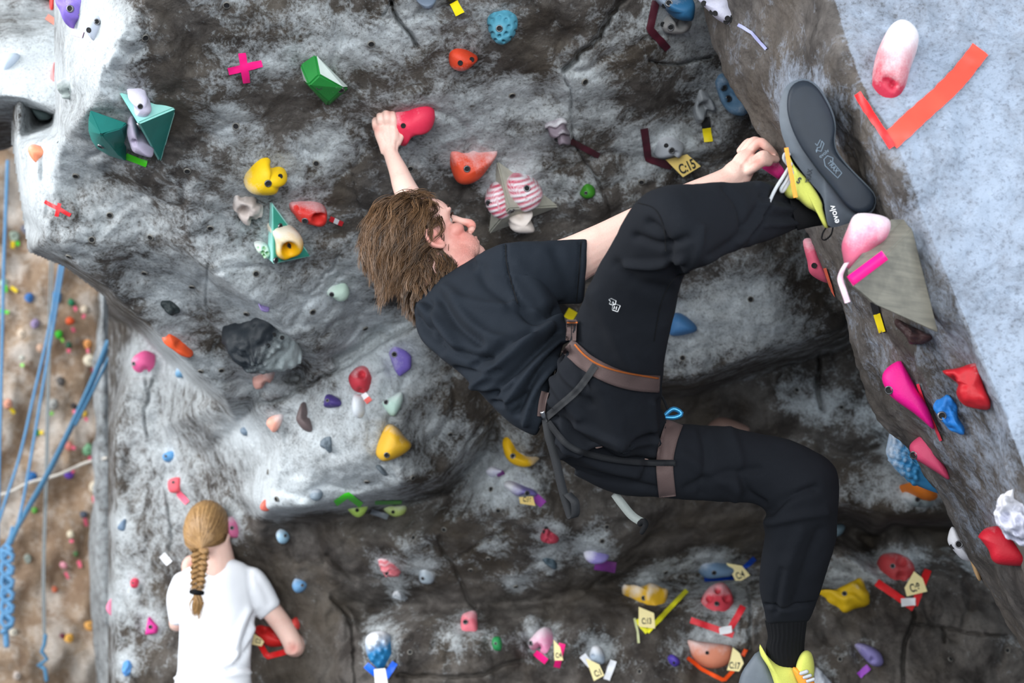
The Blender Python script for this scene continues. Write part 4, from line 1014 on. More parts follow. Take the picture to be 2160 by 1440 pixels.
def tape(strips, w, col, label, which='b', off=0.004, crop='P', name='marking_tape', split=None, curl=0):
    """strips of cloth tape laid on the rock; split = (fraction, colour) paints the first stretch differently"""
    ox, oy, sc = CROPS[crop]
    vs, fs, fm = [], [], []
    for pl in strips:
        pl = np.array([(ox + a / sc, oy + b / sc) for a, b in pl], float)
        ww = w / sc
        seg = np.linalg.norm(np.diff(pl, axis=0), axis=1)
        s = np.concatenate([[0], np.cumsum(seg)])
        m = max(3, int(s[-1] / 6))
        q = np.linspace(0, s[-1], m)
        line = np.stack([np.interp(q, s, pl[:, 0]), np.interp(q, s, pl[:, 1])], 1)
        t = np.gradient(line, axis=0)
        t /= np.linalg.norm(t, axis=1, keepdims=True) + 1e-9
        nn = np.stack([-t[:, 1], t[:, 0]], 1)
        b0 = len(vs)
        K = 4
        grid = np.full((m, K + 1, 3), np.nan)
        for i in range(m):
            for j in range(K + 1):
                f = j / K - 0.5
                wob = 1 + 0.02 * math.sin(i * 1.3 + len(fs))
                x, y = line[i] + nn[i] * f * ww * wob
                h = ray(x, y, which)
                if h is None:
                    continue
                grid[i, j] = np.array(h[0] + h[1] * 0.5 * off) + off * 0.8 * (CAM - np.array(h[0])) / np.linalg.norm(CAM - np.array(h[0]))
        # fill misses and smooth (tape bridges small dips)
        fl = grid.reshape(-1, 3)
        bad = np.isnan(fl[:, 0])
        if bad.all():
            continue
        if bad.any():
            good = np.where(~bad)[0]
            for i in np.where(bad)[0]:
                fl[i] = fl[good[np.argmin(np.abs(good - i))]]
        grid = fl.reshape(m, K + 1, 3)
        for i in range(m):
            for j in range(K + 1):
                vs.append(grid[i, j])
        for i in range(m - 1):
            for j in range(K):
                fs.append((b0 + i * (K + 1) + j, b0 + i * (K + 1) + j + 1, b0 + (i + 1) * (K + 1) + j + 1, b0 + (i + 1) * (K + 1) + j))
                fm.append(1 if split and split[0][0] <= (i + .5) / (m - 1) <= split[0][1] else 0)
    if not fs:
        return None
    vs = np.array(vs)
    cen = vs.mean(0)
    o = mesh_obj(name, vs - cen, fs, mats=[tape_mat(col)] + ([tape_mat(split[1])] if split else []), fmat=fm)
    o.location = cen
    return tag(o, label, 'tape')

for i, row in enumerate(FARH):
    far_hold(i, row)
for k, (pl, col, lb) in enumerate([([(26, 509), (25, 526)], YE, 'yellow tape under the ring-shaped grey green hold'), ([(35, 509), (37, 520)], GR, 'short green tape under the ring-shaped grey green hold'), ([(11, 604), (11, 618)], GR, 'green tape below the pale green hold on the leftmost rope')]):
    tape([pl], 8, col, lb + ' on the far wall', which='f', off=.02)

# ---- tapes on the near walls
PINK, RED, MAR = (245, 28, 128), (222, 40, 44), (74, 28, 40)
tape([[(210, 335), (240, 522)], [(125, 450), (337, 400)]], 46, PINK, 'hot pink tape cross on the upper panel', crop='D')
tape([[(285, 1275), (448, 1362)], [(378, 1286), (360, 1368)]], 24, (206, 18, 32), 'dark red tape cross on the lobe at left', crop='A')
tape([[(793, 985), (930, 1037)]], 36, (82, 226, 32), 'bright green tape between the two green volumes', crop='A')
tape([[(455, 200), (530, 222)]], 40, (240, 196, 226), 'pale pink tape under the purple two-lobed hold', crop='A')
tape([[(296, 108), (352, 146)]], 38, (250, 150, 130), 'coral tape below the red hold on the outcrop', crop='A', which='o')
tape([[(150, -30), (212, 88)]], 56, (246, 222, 16), 'black and yellow tape cut by the top edge', crop='G', split=((0, .4), (26, 26, 28)))
tape([[(968, 606), (1072, 650)]], 40, (206, 34, 44), 'red tape with a white band beside the red slotted hold', crop='E', split=((.4, .72), (226, 226, 230)))
tape([[(910, 888), (1090, 985)]], 38, MAR, 'maroon tape tail of the grey ribbed hold', crop='G')
tape([[(155, 6), (108, 222), (246, 372)]], 58, MAR, 'maroon chevron tape left of the grey knuckle-shaped hold', crop='H')
tape([[(65, 972), (98, 1206), (275, 1258)]], 58, MAR, 'maroon chevron tape left of the grey skull-like hold', crop='H')
tape([[(530, 890), (556, 1074)]], 68, (246, 222, 16), 'black and yellow tape below the grey wedge hold', crop='H', split=((0, .48), (22, 22, 24)), which='b')
tape([[(785, 188), (890, 250), (1000, 372)]], 24, (176, 180, 226), 'thin shimmering lilac tape trailing on the arete', crop='H', which='r')
tape([[(640, 1075), (850, 880), (1010, 740), (1180, 570), (1325, 380)]], 150, (244, 78, 62), 'wide red tape arm on the bright right face', crop='I', which='r', off=.006)
tape([[(660, 1120), (560, 965), (475, 840), (400, 712)]], 50, (228, 28, 32), 'darker red tape arm folded over the arete crease', crop='I', which='r', off=.008)
tape([[(905, 640), (940, 686)]], 38, (236, 236, 238), 'white and red tape tail under the red slotted hold on the block', crop='F', split=((.65, 1), (230, 84, 74)))
tape([[(740, 1276), (812, 1226), (892, 1286)]], 36, (72, 222, 40), 'green chevron tape on the lip of the bright block', crop='F')
tape([[(972, 1272), (1128, 1268)]], 22, (60, 160, 62), 'thin green tape above the right yellow green hold', crop='F')
tape([[(690, 1208), (734, 1250)]], 44, (150, 66, 160), 'violet tape beside the C:16 tag', crop='N')
tape([[(495, 1100), (530, 1082)]], 22, (110, 50, 120), 'small plum tape under the pale lilac hold', crop='N')
tape([[(1815, 618), (1958, 640)]], 74, (140, 66, 158), 'violet tape below the white and lilac hold', crop='O')
tape([[(1405, 1232), (1482, 1290)], [(1592, 1168), (1552, 1330)]], 44, PINK, 'hot pink chevron tape around the pale pink two-lobed hold', crop='O')
tape([[(1730, 1248), (1790, 1320)], [(1945, 1285), (1896, 1420)]], 48, (236, 238, 244), 'white chevron tape around the chalky grey block hold', crop='O')
tape([[(238, 1316), (310, 1378)], [(436, 1298), (372, 1400)]], 46, (16, 96, 222), 'blue chevron tape around the blue bubbly hold', crop='O')
tape([[(430, 862), (520, 972)], [(868, 604), (520, 968)]], 42, (240, 236, 40), 'neon yellow chevron tape under the yellow net-textured hold', crop='Q')
tape([[(410, 850), (436, 960), (446, 1060)]], 22, (196, 200, 150), 'frayed yellow tape end hanging left of the C:13 tag', crop='Q')
tape([[(1020, 508), (1280, 488)], [(1462, 318), (1350, 420)]], 46, (10, 70, 180), 'blue chevron tape under the grey blue sloping hold', crop='Q')
tape([[(900, 862), (1275, 992)], [(1360, 742), (1245, 940)]], 56, (222, 46, 58), 'red chevron tape under the red ball hold', crop='Q')
tape([[(1150, 958), (1262, 942)]], 58, (240, 240, 244), 'white tape patch on the red chevron under the red ball hold', crop='Q', off=.009)
tape([[(868, 1190), (1000, 1296), (1190, 1392), (1272, 1306)], [(1384, 1116), (1356, 1178)]], 34, (240, 84, 26), 'orange chevron tape under the peach half-moon hold', crop='Q')
tape([[(682, 678), (960, 872)], [(1072, 585), (965, 850)]], 56, RED, 'red chevron tape under the brick red mask-like hold', crop='L')
tape([[(864, 832), (976, 824)]], 60, (240, 240, 244), 'white tape patch on the red chevron below the C:8 tag', crop='L', off=.009)
tape([[(545, 1385), (622, 1318)]], 50, (142, 54, 176), 'small violet tape under the dull lavender hold', crop='L')
tape([[(1042, 328), (1096, 388)]], 34, (250, 104, 130), 'pink tape tail of the pink square hold', crop='C')
tape([[(948, 690), (992, 742)]], 42, (240, 242, 246), 'white tape on the pale wall left of the woman', crop='C')
tape([[(1512, 1195), (1562, 1286), (1690, 1252)]], 34, (214, 20, 22), 'red chevron tape below the red hold at the woman\'s arm', crop='C')
tape([[(800, 1150), (812, 1200), (842, 1300)]], 34, (238, 212, 16), 'black and yellow tape on the arete below the wooden wedge', crop='J', which='r', split=((0, .4), (20, 20, 24)))
tape([[(795, 205), (900, 268)]], 56, (246, 222, 16), 'black and yellow tape between the shirt and the raised thigh', crop='N', split=((0, .5), (20, 20, 22)), which='b')
tape([[(768, 468), (800, 560), (905, 800)]], 16, (226, 60, 80), 'thin red tape sliver beside the magenta whale-shaped hold', crop='K', which='r')
tape([[(560, 985), (590, 1080), (618, 1188)]], 14, (206, 92, 66), 'thin rust tape sliver below the pink slab hold', crop='J', which='r')

# ---- climbing volumes: faceted plywood boxes; (px, py, height above the wall)
def volume(name, crop, verts, faces, mat, label, which=None, bev=0.004, depth=None, bolts=(), fmat=None, mats=None):
    ox, oy, sc = CROPS[crop]
    pts = []
    for v in verts:
        x, y, l = ox + v[0] / sc, oy + v[1] / sc, v[2]
        if depth is not None:
            pts.append(P(x, y, depth - l))
        else:
            h = ray(x, y, which)
            q = to_px([h[0]])[0][2]
            pts.append(P(x, y, q - l))
    pts = np.array(pts)
    cen = pts.mean(0)
    bm = bmesh.new()
    bv = [bm.verts.new(tuple(p - cen)) for p in pts]
    for i, f in enumerate(faces):
        fc = bm.faces.new([bv[k] for k in f])
        fc.material_index = fmat[i] if fmat else 0
    bmesh.ops.recalc_face_normals(bm, faces=bm.faces)
    bmesh.ops.bevel(bm, geom=[e for e in bm.edges if len(e.link_faces) == 2], offset=bev, segments=2, affect='EDGES')
    me = bpy.data.meshes.new(name)
    bm.to_mesh(me)
    bm.free()
    for m in (mats or [mat]):
        me.materials.append(m)
    o = bpy.data.objects.new(name, me)
    COL.objects.link(o)
    o.location = cen
    tag(o, label, 'climbing volume')
    b = BVHTree.FromPolygons([tuple(v.co + Vector(cen)) for v in me.vertices], [tuple(p.vertices) for p in me.polygons])
    for (x, y) in bolts:
        x, y = ox + x / sc, oy + y / sc
        d = Vector(FWD + (x - 1080.0) / FPX * RIGHT + (720.0 - y) / FPX * UP).normalized()
        g = b.ray_cast(Vector(CAM), d)
        if g[0] is not None:
            n = g[1] if g[1].dot(d) < 0 else -g[1]
            put(ME_BOLT, 'bolt', o, g[0] + n * .001, n, .008)
    return o

M_TEAL = plain('teal_paint', srgb(22, 120, 112), 0.5, grain=25.0, var=0.2)
M_TEALL = plain('light_teal_paint', srgb(160, 222, 212), 0.55, grain=25.0, var=0.2)
M_TEALM = plain('mid_teal_paint', srgb(60, 164, 142), 0.5, grain=25.0, var=0.15)
volume('triangular_volume', 'A', [(748, 575, 0), (1118, 680, 0), (1015, 1036, 0), (875, 782, .13), (850, 760, -.12), (1060, 800, -.12)],
       [(0, 1, 3), (1, 2, 3), (2, 0, 3), (0, 4, 5, 1), (1, 5, 2), (0, 2, 4), (2, 5, 4)], None, 'green plywood triangular volume with a pale chalked top', fmat=[0, 1, 1, 1, 1, 1, 1], mats=[M_TEALL, M_TEAL], bolts=[(880, 795)])
arc = [(803, 780, .05), (765, 815, .07), (735, 860, .085), (720, 905, .09), (722, 945, .09), (745, 985, .08), (797, 1018, .05)]
outer = [(572, 698, .045), (560, 760, .05), (560, 830, .05), (580, 890, .05), (615, 940, .05), (690, 985, .05)]
vv = outer + arc[::-1]
nv = len(vv)
cvol = volume('curved_volume', 'A', vv + [(800, 900, -.02), (640, 850, .115)] + [(a, b, -.1) for a, b, l in vv], [(i, (i + 1) % nv, nv + 1) for i in range(nv) if i < 6 or i == nv - 1] + [(i, i + 1, nv + 1) for i in range(6, nv - 1)] + [(6 + i, 7 + i, nv) for i in range(6)] + [(i, i + 1, nv + 3 + i, nv + 2 + i) for i in range(6)] + [(12, 0, nv + 2, nv + 14)] + [(6, nv, 12, nv + 14, nv + 8)], M_TEAL, 'dark green curved volume left of the green triangular volume', bev=.0015, bolts=[(638, 925)])
for p_ in cvol.data.polygons:
    p_.use_smooth = True
cvol.data.set_sharp_from_angle(angle=math.radians(38))
M_GRN = hold_mat(srgb(36, 136, 58))
M_GRNC = plain('chalked_green', srgb(206, 216, 208), .7, grain=20.0, var=.3)
gb = volume('climbing_hold', 'D', [(575, 405, .0), (675, 334, .0), (892, 556, .0), (752, 676, .0), (602, 515, .0), (632, 540, .07), (700, 474, .07), (862, 556, .065), (762, 650, .06), (730, 500, -.1)],
       [(5, 6, 7, 8), (0, 1, 6, 5), (1, 2, 7, 6), (2, 3, 8, 7), (3, 4, 5, 8), (4, 0, 5)] + [(i, 9, (i + 1) % 5) for i in range(5)], None, 'large green block hold with chalked top edge', fmat=[0, 0, 1, 0, 0, 1] + [0] * 5, mats=[M_GRN, M_GRNC], bev=.004, bolts=[(700, 548), (838, 568)])
gb['category'] = 'climbing hold'
volume('spike_volume', 'E', [(490, 465, 0), (465, 935, 0), (515, 976, .10), (827, 915, 0), (508, 482, .03), (600, 800, -.12)],
       [(0, 1, 2, 4), (4, 2, 3), (0, 4, 3), (1, 5, 3, 2), (0, 5, 1), (0, 3, 5)], None, 'teal green spike volume holding the cream ring hold', fmat=[0, 1, 1, 1, 1, 1], mats=[M_TEALL, M_TEALM], bolts=[(570, 672), (535, 942)])
M_WOODV = plain('weathered_plywood', srgb(168, 166, 154), 0.75, grain=40.0, var=0.25, bump=.3)
volume('wooden_volume', 'M', [(828, 448, 0), (775, 907, 0), (1217, 735, 0), (905, 752, .11), (950, 700, -.12)],
       [(0, 3, 1), (0, 2, 3), (1, 3, 2), (0, 1, 4), (1, 2, 4), (2, 0, 4)], M_WOODV, 'grey weathered plywood volume with two ridged pink holds', bolts=[(920, 762)])
# grey bracket by the yellow-green hold
tape([[(948, 1322), (1046, 1358)]], 34, (112, 118, 126), 'grey bracket tape between the two yellow green holds', crop='F')

# wooden wedge on the arete
def wood_mat():
    m, nt, b = new_mat('wedge_plywood')
    tc = nt.nodes.new('ShaderNodeNewGeometry').outputs['Position']
    mp = nt.nodes.new('ShaderNodeMapping')
    mp.inputs['Rotation'].default_value = (0, math.radians(38), 0)
    mp.inputs['Scale'].default_value = (3, 3, 40)
    nt.links.new(tc, mp.inputs['Vector'])
    n1 = noise_n(nt, mp.outputs[0], 3.0, 6, 0.6, 0.5)
    n2 = noise_n(nt, tc, 9.0, 4, 0.6)
    c = mixc(nt, n1, srgb(84, 83, 77), srgb(150, 145, 131))
    c = mixc(nt, ramp(nt, n2, [(0.45, (0, 0, 0)), (0.65, (0.7, 0.7, 0.7))]).outputs[0], c, srgb(70, 69, 66))
    nt.links.new(c, b.inputs['Base Color'])
    b.inputs['Roughness'].default_value = 0.7
    nt.links.new(bump_n(nt, n1, 0.3, 0.003), b.inputs['Normal'])
    return m
wedge = volume('wooden_wedge', 'J', [(985, 795, .005), (690, 1078, .12), (1114, 1310, .0), (802, 1172, .08), (945, 745, -.02), (880, 740, .0), (660, 1000, .08), (1000, 1000, -.14)],
       [(0, 1, 3, 2), (0, 4, 5, 6, 1), (1, 6, 3), (2, 3, 6, 5, 7), (0, 2, 7), (4, 0, 7), (5, 4, 7)], wood_mat(), 'weathered wooden wedge volume under the raised foot', depth=2.385, bev=.003)
# tapes wrapped on the wedge edge
def ribbon3(pts3, nrm, w, mat, name, parent=None, thick=0.0008):
    """flat strip through 3D points, width along nrm"""
    p = catmull(np.array(pts3), max(10, len(pts3) * 5), False)
    a = np.array(nrm, float)
    a /= np.linalg.norm(a)
    t = np.gradient(p, axis=0)
    t /= np.linalg.norm(t, axis=1, keepdims=True)
    b = np.cross(t, a)
    vs, fs = [], []
    for q, bb in zip(p, b):
        for sw, st_ in ((-.5, 0), (.5, 0), (.5, 1), (-.5, 1)):
            vs.append(q + a * w * sw + bb * thick * st_)
    m = len(p)
    for i in range(m - 1):
        for j in range(4):
            fs.append((4 * i + j, 4 * i + (j + 1) % 4, 4 * i + 4 + (j + 1) % 4, 4 * i + 4 + j))
    fs += [(0, 1, 2, 3), tuple(4 * (m - 1) + k for k in (3, 2, 1, 0))]
    return np.array(vs), fs
a0, a1 = P(1500 + 680 / 2.322, 140 + 1052 / 2.322, 2.268), P(1500 + 850 / 2.322, 140 + 925 / 2.322, 2.315)
vs, fs = ribbon3([a0, (a0 + a1) / 2, a1], UP * .8 - RIGHT * .6, .018, None, 't')
o = mesh_obj('marking_tape', vs - a0, fs, tape_mat((240, 16, 130)))
o.location = a0
tag(o, 'magenta tape along the edge of the wooden wedge', 'tape')
pts = [P(1500 + x / 2.322, 140 + y / 2.322, d) for x, y, d in ((665, 960, 2.275), (642, 1000, 2.275), (632, 1040, 2.28), (650, 1100, 2.275), (668, 1155, 2.28))]
vs, fs = ribbon3(pts, RIGHT + UP * .3, .009, None, 't')
o = mesh_obj('marking_tape', vs - pts[0], fs, tape_mat((236, 200, 214)))
o.location = pts[0]
tag(o, 'shredded white and pink tape end hanging from the wooden wedge', 'tape')

# ---- route tags: folded plastic cards with printed text
M_CARD = plain('tag_card', srgb(226, 196, 112), 0.5, grain=20.0, bump=0.05, var=0.05)
M_CARDL = plain('tag_card_light', srgb(236, 220, 160), 0.5, grain=20.0, bump=0.05, var=0.05)
M_CARDW = plain('tag_card_white', srgb(236, 236, 232), 0.5, grain=20.0, bump=0.05, var=0.03)
M_INK = plain('ink_black', (0.012, 0.012, 0.012), 0.6, bump=0)

def text_mesh(body, size, bold=0.0, extrude=0.0):
    cu = bpy.data.curves.new('txt', 'FONT')
    cu.body = body
    cu.size = size
    cu.align_x = 'CENTER'
    cu.align_y = 'CENTER'
    cu.offset = bold
    cu.extrude = extrude
    ob = bpy.data.objects.new('txt', cu)
    COL.objects.link(ob)
    dg = bpy.context.evaluated_depsgraph_get()
    me = bpy.data.meshes.new_from_object(ob.evaluated_get(dg))
    bpy.data.objects.remove(ob)
    return me

def route_tag(crop, poly, text, tpos, hpx, rot, label, mat=None, lift=.06, squeeze=.62, sk=0.0):
    pts = np.array(cx(crop, poly))
    c = pts.mean(0)
    hit = ray_smooth(c[0], c[1], 14)
    q = to_px([hit[0]])[0][2] - lift
    view = CAM - P(c[0], c[1], q)
    view /= np.linalg.norm(view)
    n = np.array(hit[1]) * .25 + view * .75
    n /= np.linalg.norm(n)
    p0 = P(c[0], c[1], q)
    f = np.array([plane_pt(x, y, p0, n) for x, y in pts])
    m = len(f)
    vs = np.vstack([f, f - n * .0025])
    fs = [tuple(range(m)), tuple(range(2 * m - 1, m - 1, -1))] + [(i, m + i, m + (i + 1) % m, (i + 1) % m) for i in range(m)]
    o = mesh_obj('route_tag', vs - p0, fs, mat or M_CARD, smooth=False)
    o.location = p0
    tag(o, label, 'tag')
    if text:
        me = text_mesh(text, 1.0, 0.028)
        me.materials.append(M_INK)
        t = cx(crop, [tpos])[0]
        tp = plane_pt(t[0], t[1], p0 + n * .0006, n)
        r = RIGHT - n * np.dot(RIGHT, n)
        r /= np.linalg.norm(r)
        u = np.cross(n, r)
        a = math.radians(rot)
        ex, ey = r * math.cos(a) + u * math.sin(a), -r * math.sin(a) + u * math.cos(a)
        s = hpx / CROPS[crop][2] * m_per_px(q) / 0.72
        M = Matrix.Identity(4)
        for i in range(3):
            M[i][0], M[i][1], M[i][2], M[i][3] = ex[i] * s * squeeze, ey[i] * s, n[i] * s, tp[i] - p0[i]
        w = bpy.data.objects.new('lettering', me)
        COL.objects.link(w)
        w.parent = o
        w.matrix_local = M
    return o

route_tag('H', [(230, 1212), (395, 1172), (498, 1262), (362, 1345)], 'C:15', (395, 1268), 78, 27, 'yellow C:15 route tag under the grey skull-like hold')
route_tag('N', [(608, 1212), (680, 1208), (694, 1258), (614, 1246)], 'C:16', (650, 1226), 26, -8, 'small yellow C:16 route tag under the long lilac hold')
route_tag('O', [(1530, 1140), (1575, 1190), (1597, 1284), (1536, 1284)], 'C:4', (1565, 1250), 34, 6, 'yellow C:4 route tag at the hot pink chevron', M_CARDL)
route_tag('O', [(1752, 1270), (1800, 1290), (1846, 1312), (1880, 1388), (1808, 1426)], 'C:1', (1838, 1372), 44, 22, 'yellow C:1 route tag at the white chevron', M_CARDL)
route_tag('O', [(290, 1345), (368, 1338), (388, 1450), (298, 1450)], None, (0, 0), 0, 0, 'white blank route tag under the blue bubbly hold', M_CARDW)
route_tag('Q', [(445, 745), (580, 800), (590, 935), (445, 918)], 'C:13', (515, 872), 52, 0, 'pale C:13 route tag at the neon yellow chevron', M_CARDL)
route_tag('Q', [(1212, 362), (1350, 385), (1422, 470), (1305, 540), (1255, 440)], 'C:4', (1335, 470), 60, 20, 'yellow C:4 route tag at the blue chevron', M_CARDL)
route_tag('Q', [(1270, 1100), (1330, 1150), (1366, 1240), (1325, 1312), (1218, 1300), (1250, 1200)], 'C:17', (1285, 1262), 56, -6, 'yellow C:17 route tag beside the peach half-moon hold', M_CARDL)
route_tag('L', [(965, 592), (1030, 645), (1066, 745), (910, 782), (893, 716)], 'C:8', (972, 718), 62, 10, 'yellow C:8 route tag beside the brick red mask-like hold', M_CARDL)
route_tag('C', [(1484, 1152), (1545, 1192), (1528, 1226), (1470, 1215)], 'C:2', (1508, 1196), 26, -12, 'yellow C:2 route tag left of the woman\'s red hold', M_CARDL)
# ------------------------------------------------------------------ tools for figures: closed tubes, voxel union, folds
def close_rows(rows):
    n = len(rows[0])
    vs = np.vstack(list(rows) + [rows[0].mean(0)[None], rows[-1].mean(0)[None]])
    fs = []
    for i in range(len(rows) - 1):
        for j in range(n):
            fs.append((i * n + j, i * n + (j + 1) % n, (i + 1) * n + (j + 1) % n, (i + 1) * n + j))
    a, b = len(vs) - 2, len(vs) - 1
    for j in range(n):
        fs.append((a, (j + 1) % n, j))
        fs.append((b, (len(rows) - 1) * n + j, (len(rows) - 1) * n + (j + 1) % n))
    return vs, fs

def tube(st, M=28, step=0.012, shrink=1.0, power=2.0):
    """st: ((lx, ly), (rx, ry), depth, depth-radius ratio) silhouettes read off the photo"""
    L = np.array([P(s[0][0], s[0][1], s[2]) for s in st])
    R = np.array([P(s[1][0], s[1][1], s[2]) for s in st])
    th = np.array([s[3] for s in st], float)
    D = np.hstack([L, R, th[:, None]])
    n = max(8, int(np.linalg.norm(np.diff((L + R) / 2, axis=0), axis=1).sum() / step))
    t = np.linspace(0, len(st) - 1, n)
    i = np.clip(t.astype(int), 0, len(st) - 2)
    u = (t - i)[:, None]
    g = lambda k: D[np.clip(k, 0, len(st) - 1)]
    p0, p1, p2, p3 = g(i - 1), g(i), g(i + 1), g(i + 2)
    D = 0.5 * (2 * p1 + (p2 - p0) * u + (2 * p0 - 5 * p1 + 4 * p2 - p3) * u * u + (3 * p1 - p0 - 3 * p2 + p3) * u ** 3)
    rows = []
    ph = np.linspace(0, 2 * math.pi, M, endpoint=False)
    cs, sn = np.cos(ph), np.sin(ph)
    cs = np.sign(cs) * np.abs(cs) ** (2 / power)
    sn = np.sign(sn) * np.abs(sn) ** (2 / power)
    for r in D:
        C, A = (r[:3] + r[3:6]) / 2, (r[3:6] - r[:3]) / 2 * shrink
        v = C - CAM
        v = v / np.linalg.norm(v)
        B = v * np.linalg.norm(A) * r[6]
        rows.append(C + np.outer(cs, A) + np.outer(sn, B))
    return close_rows(rows)

def limb(pts, M=14, step=0.004, flat=None):
    """pts: (px, py, depth, radius in metres); round tapered limb with round ends"""
    a = np.array([np.append(P(p[0], p[1], p[2]), p[3]) for p in pts])
    return limb3(a, M, step, flat)

def limb3(a, M=14, step=0.004, flat=None):
    a = np.asarray(a, float)
    n = max(6, int(np.linalg.norm(np.diff(a[:, :3], axis=0), axis=1).sum() / step))
    c = catmull(a, n, False)
    t = np.gradient(c[:, :3], axis=0)
    t /= np.linalg.norm(t, axis=1, keepdims=True) + 1e-12
    x = np.cross(t[0], [0.31, 0.52, 0.79])
    x /= np.linalg.norm(x)
    rows = []
    ph = np.linspace(0, 2 * math.pi, M, endpoint=False)
    def ring(p, tt, r):
        nonlocal x
        x = x - tt * np.dot(x, tt)
        x /= np.linalg.norm(x)
        y = np.cross(tt, x)
        return p + r * (np.outer(np.cos(ph), x) + np.outer(np.sin(ph), y))
    r0, r1 = c[0, 3], c[-1, 3]
    for k in (0.2, 0.6, 0.88):
        rows.append(ring(c[0, :3] - t[0] * r0 * math.sqrt(1 - k * k), t[0], r0 * k))
    for k in range(n):
        rows.append(ring(c[k, :3], t[k], c[k, 3]))
    for k in (0.88, 0.6, 0.2):
        rows.append(ring(c[-1, :3] + t[-1] * r1 * math.sqrt(1 - k * k), t[-1], r1 * k))
    return close_rows(rows)

def ball(c, rad, rot=None, nu=20, nv=12):
    rows = []
    for i in range(1, nv):
        th = math.pi * i / nv
        rows.append(np.array([[math.sin(th) * math.cos(a), math.sin(th) * math.sin(a), math.cos(th)] for a in np.linspace(0, 2 * math.pi, nu, endpoint=False)]))
    rows = [r * np.array(rad) for r in rows]
    if rot is not None:
        rows = [r @ np.array(rot).T for r in rows]
    rows = [r + np.array(c) for r in rows]
    return close_rows(rows)

def union(parts, voxel, smooth=6, fac=0.5):
    vs, fs, b = [], [], 0
    for v, f in parts:
        vs.append(v)
        fs += [tuple(k + b for k in q) for q in f]
        b += len(v)
    me = bpy.data.meshes.new('tmp')
    me.from_pydata(np.vstack(vs).tolist(), [], fs)
    bm = bmesh.new()
    bm.from_mesh(me)
    # each closed piece outward
    bmesh.ops.recalc_face_normals(bm, faces=bm.faces)
    bm.to_mesh(me)
    bm.free()
    ob = bpy.data.objects.new('tmp', me)
    COL.objects.link(ob)
    m = ob.modifiers.new('r', 'REMESH')
    m.mode = 'VOXEL'
    m.voxel_size = voxel
    if smooth:
        s = ob.modifiers.new('s', 'SMOOTH')
        s.factor = fac
        s.iterations = smooth
    dg = bpy.context.evaluated_depsgraph_get()
    res = bpy.data.meshes.new_from_object(ob.evaluated_get(dg))
    bpy.data.objects.remove(ob)
    n = len(res.vertices)
    co = np.empty(n * 3, np.float32)
    res.vertices.foreach_get('co', co)
    no = np.empty(n * 3, np.float32)
    res.vertices.foreach_get('normal', no)
    lv = np.empty(len(res.loops), np.int32)
    res.loops.foreach_get('vertex_index', lv)
    ls = np.empty(len(res.polygons), np.int32)
    res.polygons.foreach_get('loop_total', ls)
    st = np.concatenate([[0], np.cumsum(ls)[:-1]])
    faces = [tuple(lv[s:s + t]) for s, t in zip(st, ls)]
    bpy.data.meshes.remove(res)
    return co.reshape(-1, 3).astype(float), faces, no.reshape(-1, 3).astype(float)

def normals_of(vs, fs):
    n = np.zeros_like(vs)
    q = np.array([f if len(f) == 4 else (f[0], f[1], f[2], f[2]) for f in fs])
    fn = np.cross(vs[q[:, 2]] - vs[q[:, 0]], vs[q[:, 3]] - vs[q[:, 1]])
    for k in range(4):
        np.add.at(n, q[:, k], fn)
    return n / (np.linalg.norm(n, axis=1, keepdims=True) + 1e-12)

def folds(vs, no, lines, gain=1.0):
    """raise (+) or sink (-) soft creases along photo polylines on the camera side: (polyline, width px, metres)"""
    px = to_px(vs)
    view = CAM - vs
    view /= np.linalg.norm(view, axis=1, keepdims=True)
    face = np.clip((no * view).sum(1) * 2.5 + 0.2, 0, 1)
    h = np.zeros(len(vs))
    for pl, w, a in lines:
        pl = catmull(np.array(pl, float), max(6, 4 * len(pl)), False) if len(pl) > 2 else np.array(pl, float)
        D = seg_dist(px[:, 0], px[:, 1], pl.tolist())
        h += a * np.exp(-(D / w) ** 2)
    return vs + no * (gain * h * face)[:, None]

def mesh_bvh(vs, fs):
    return BVHTree.FromPolygons(vs.tolist(), [tuple(map(int, f)) for f in fs])

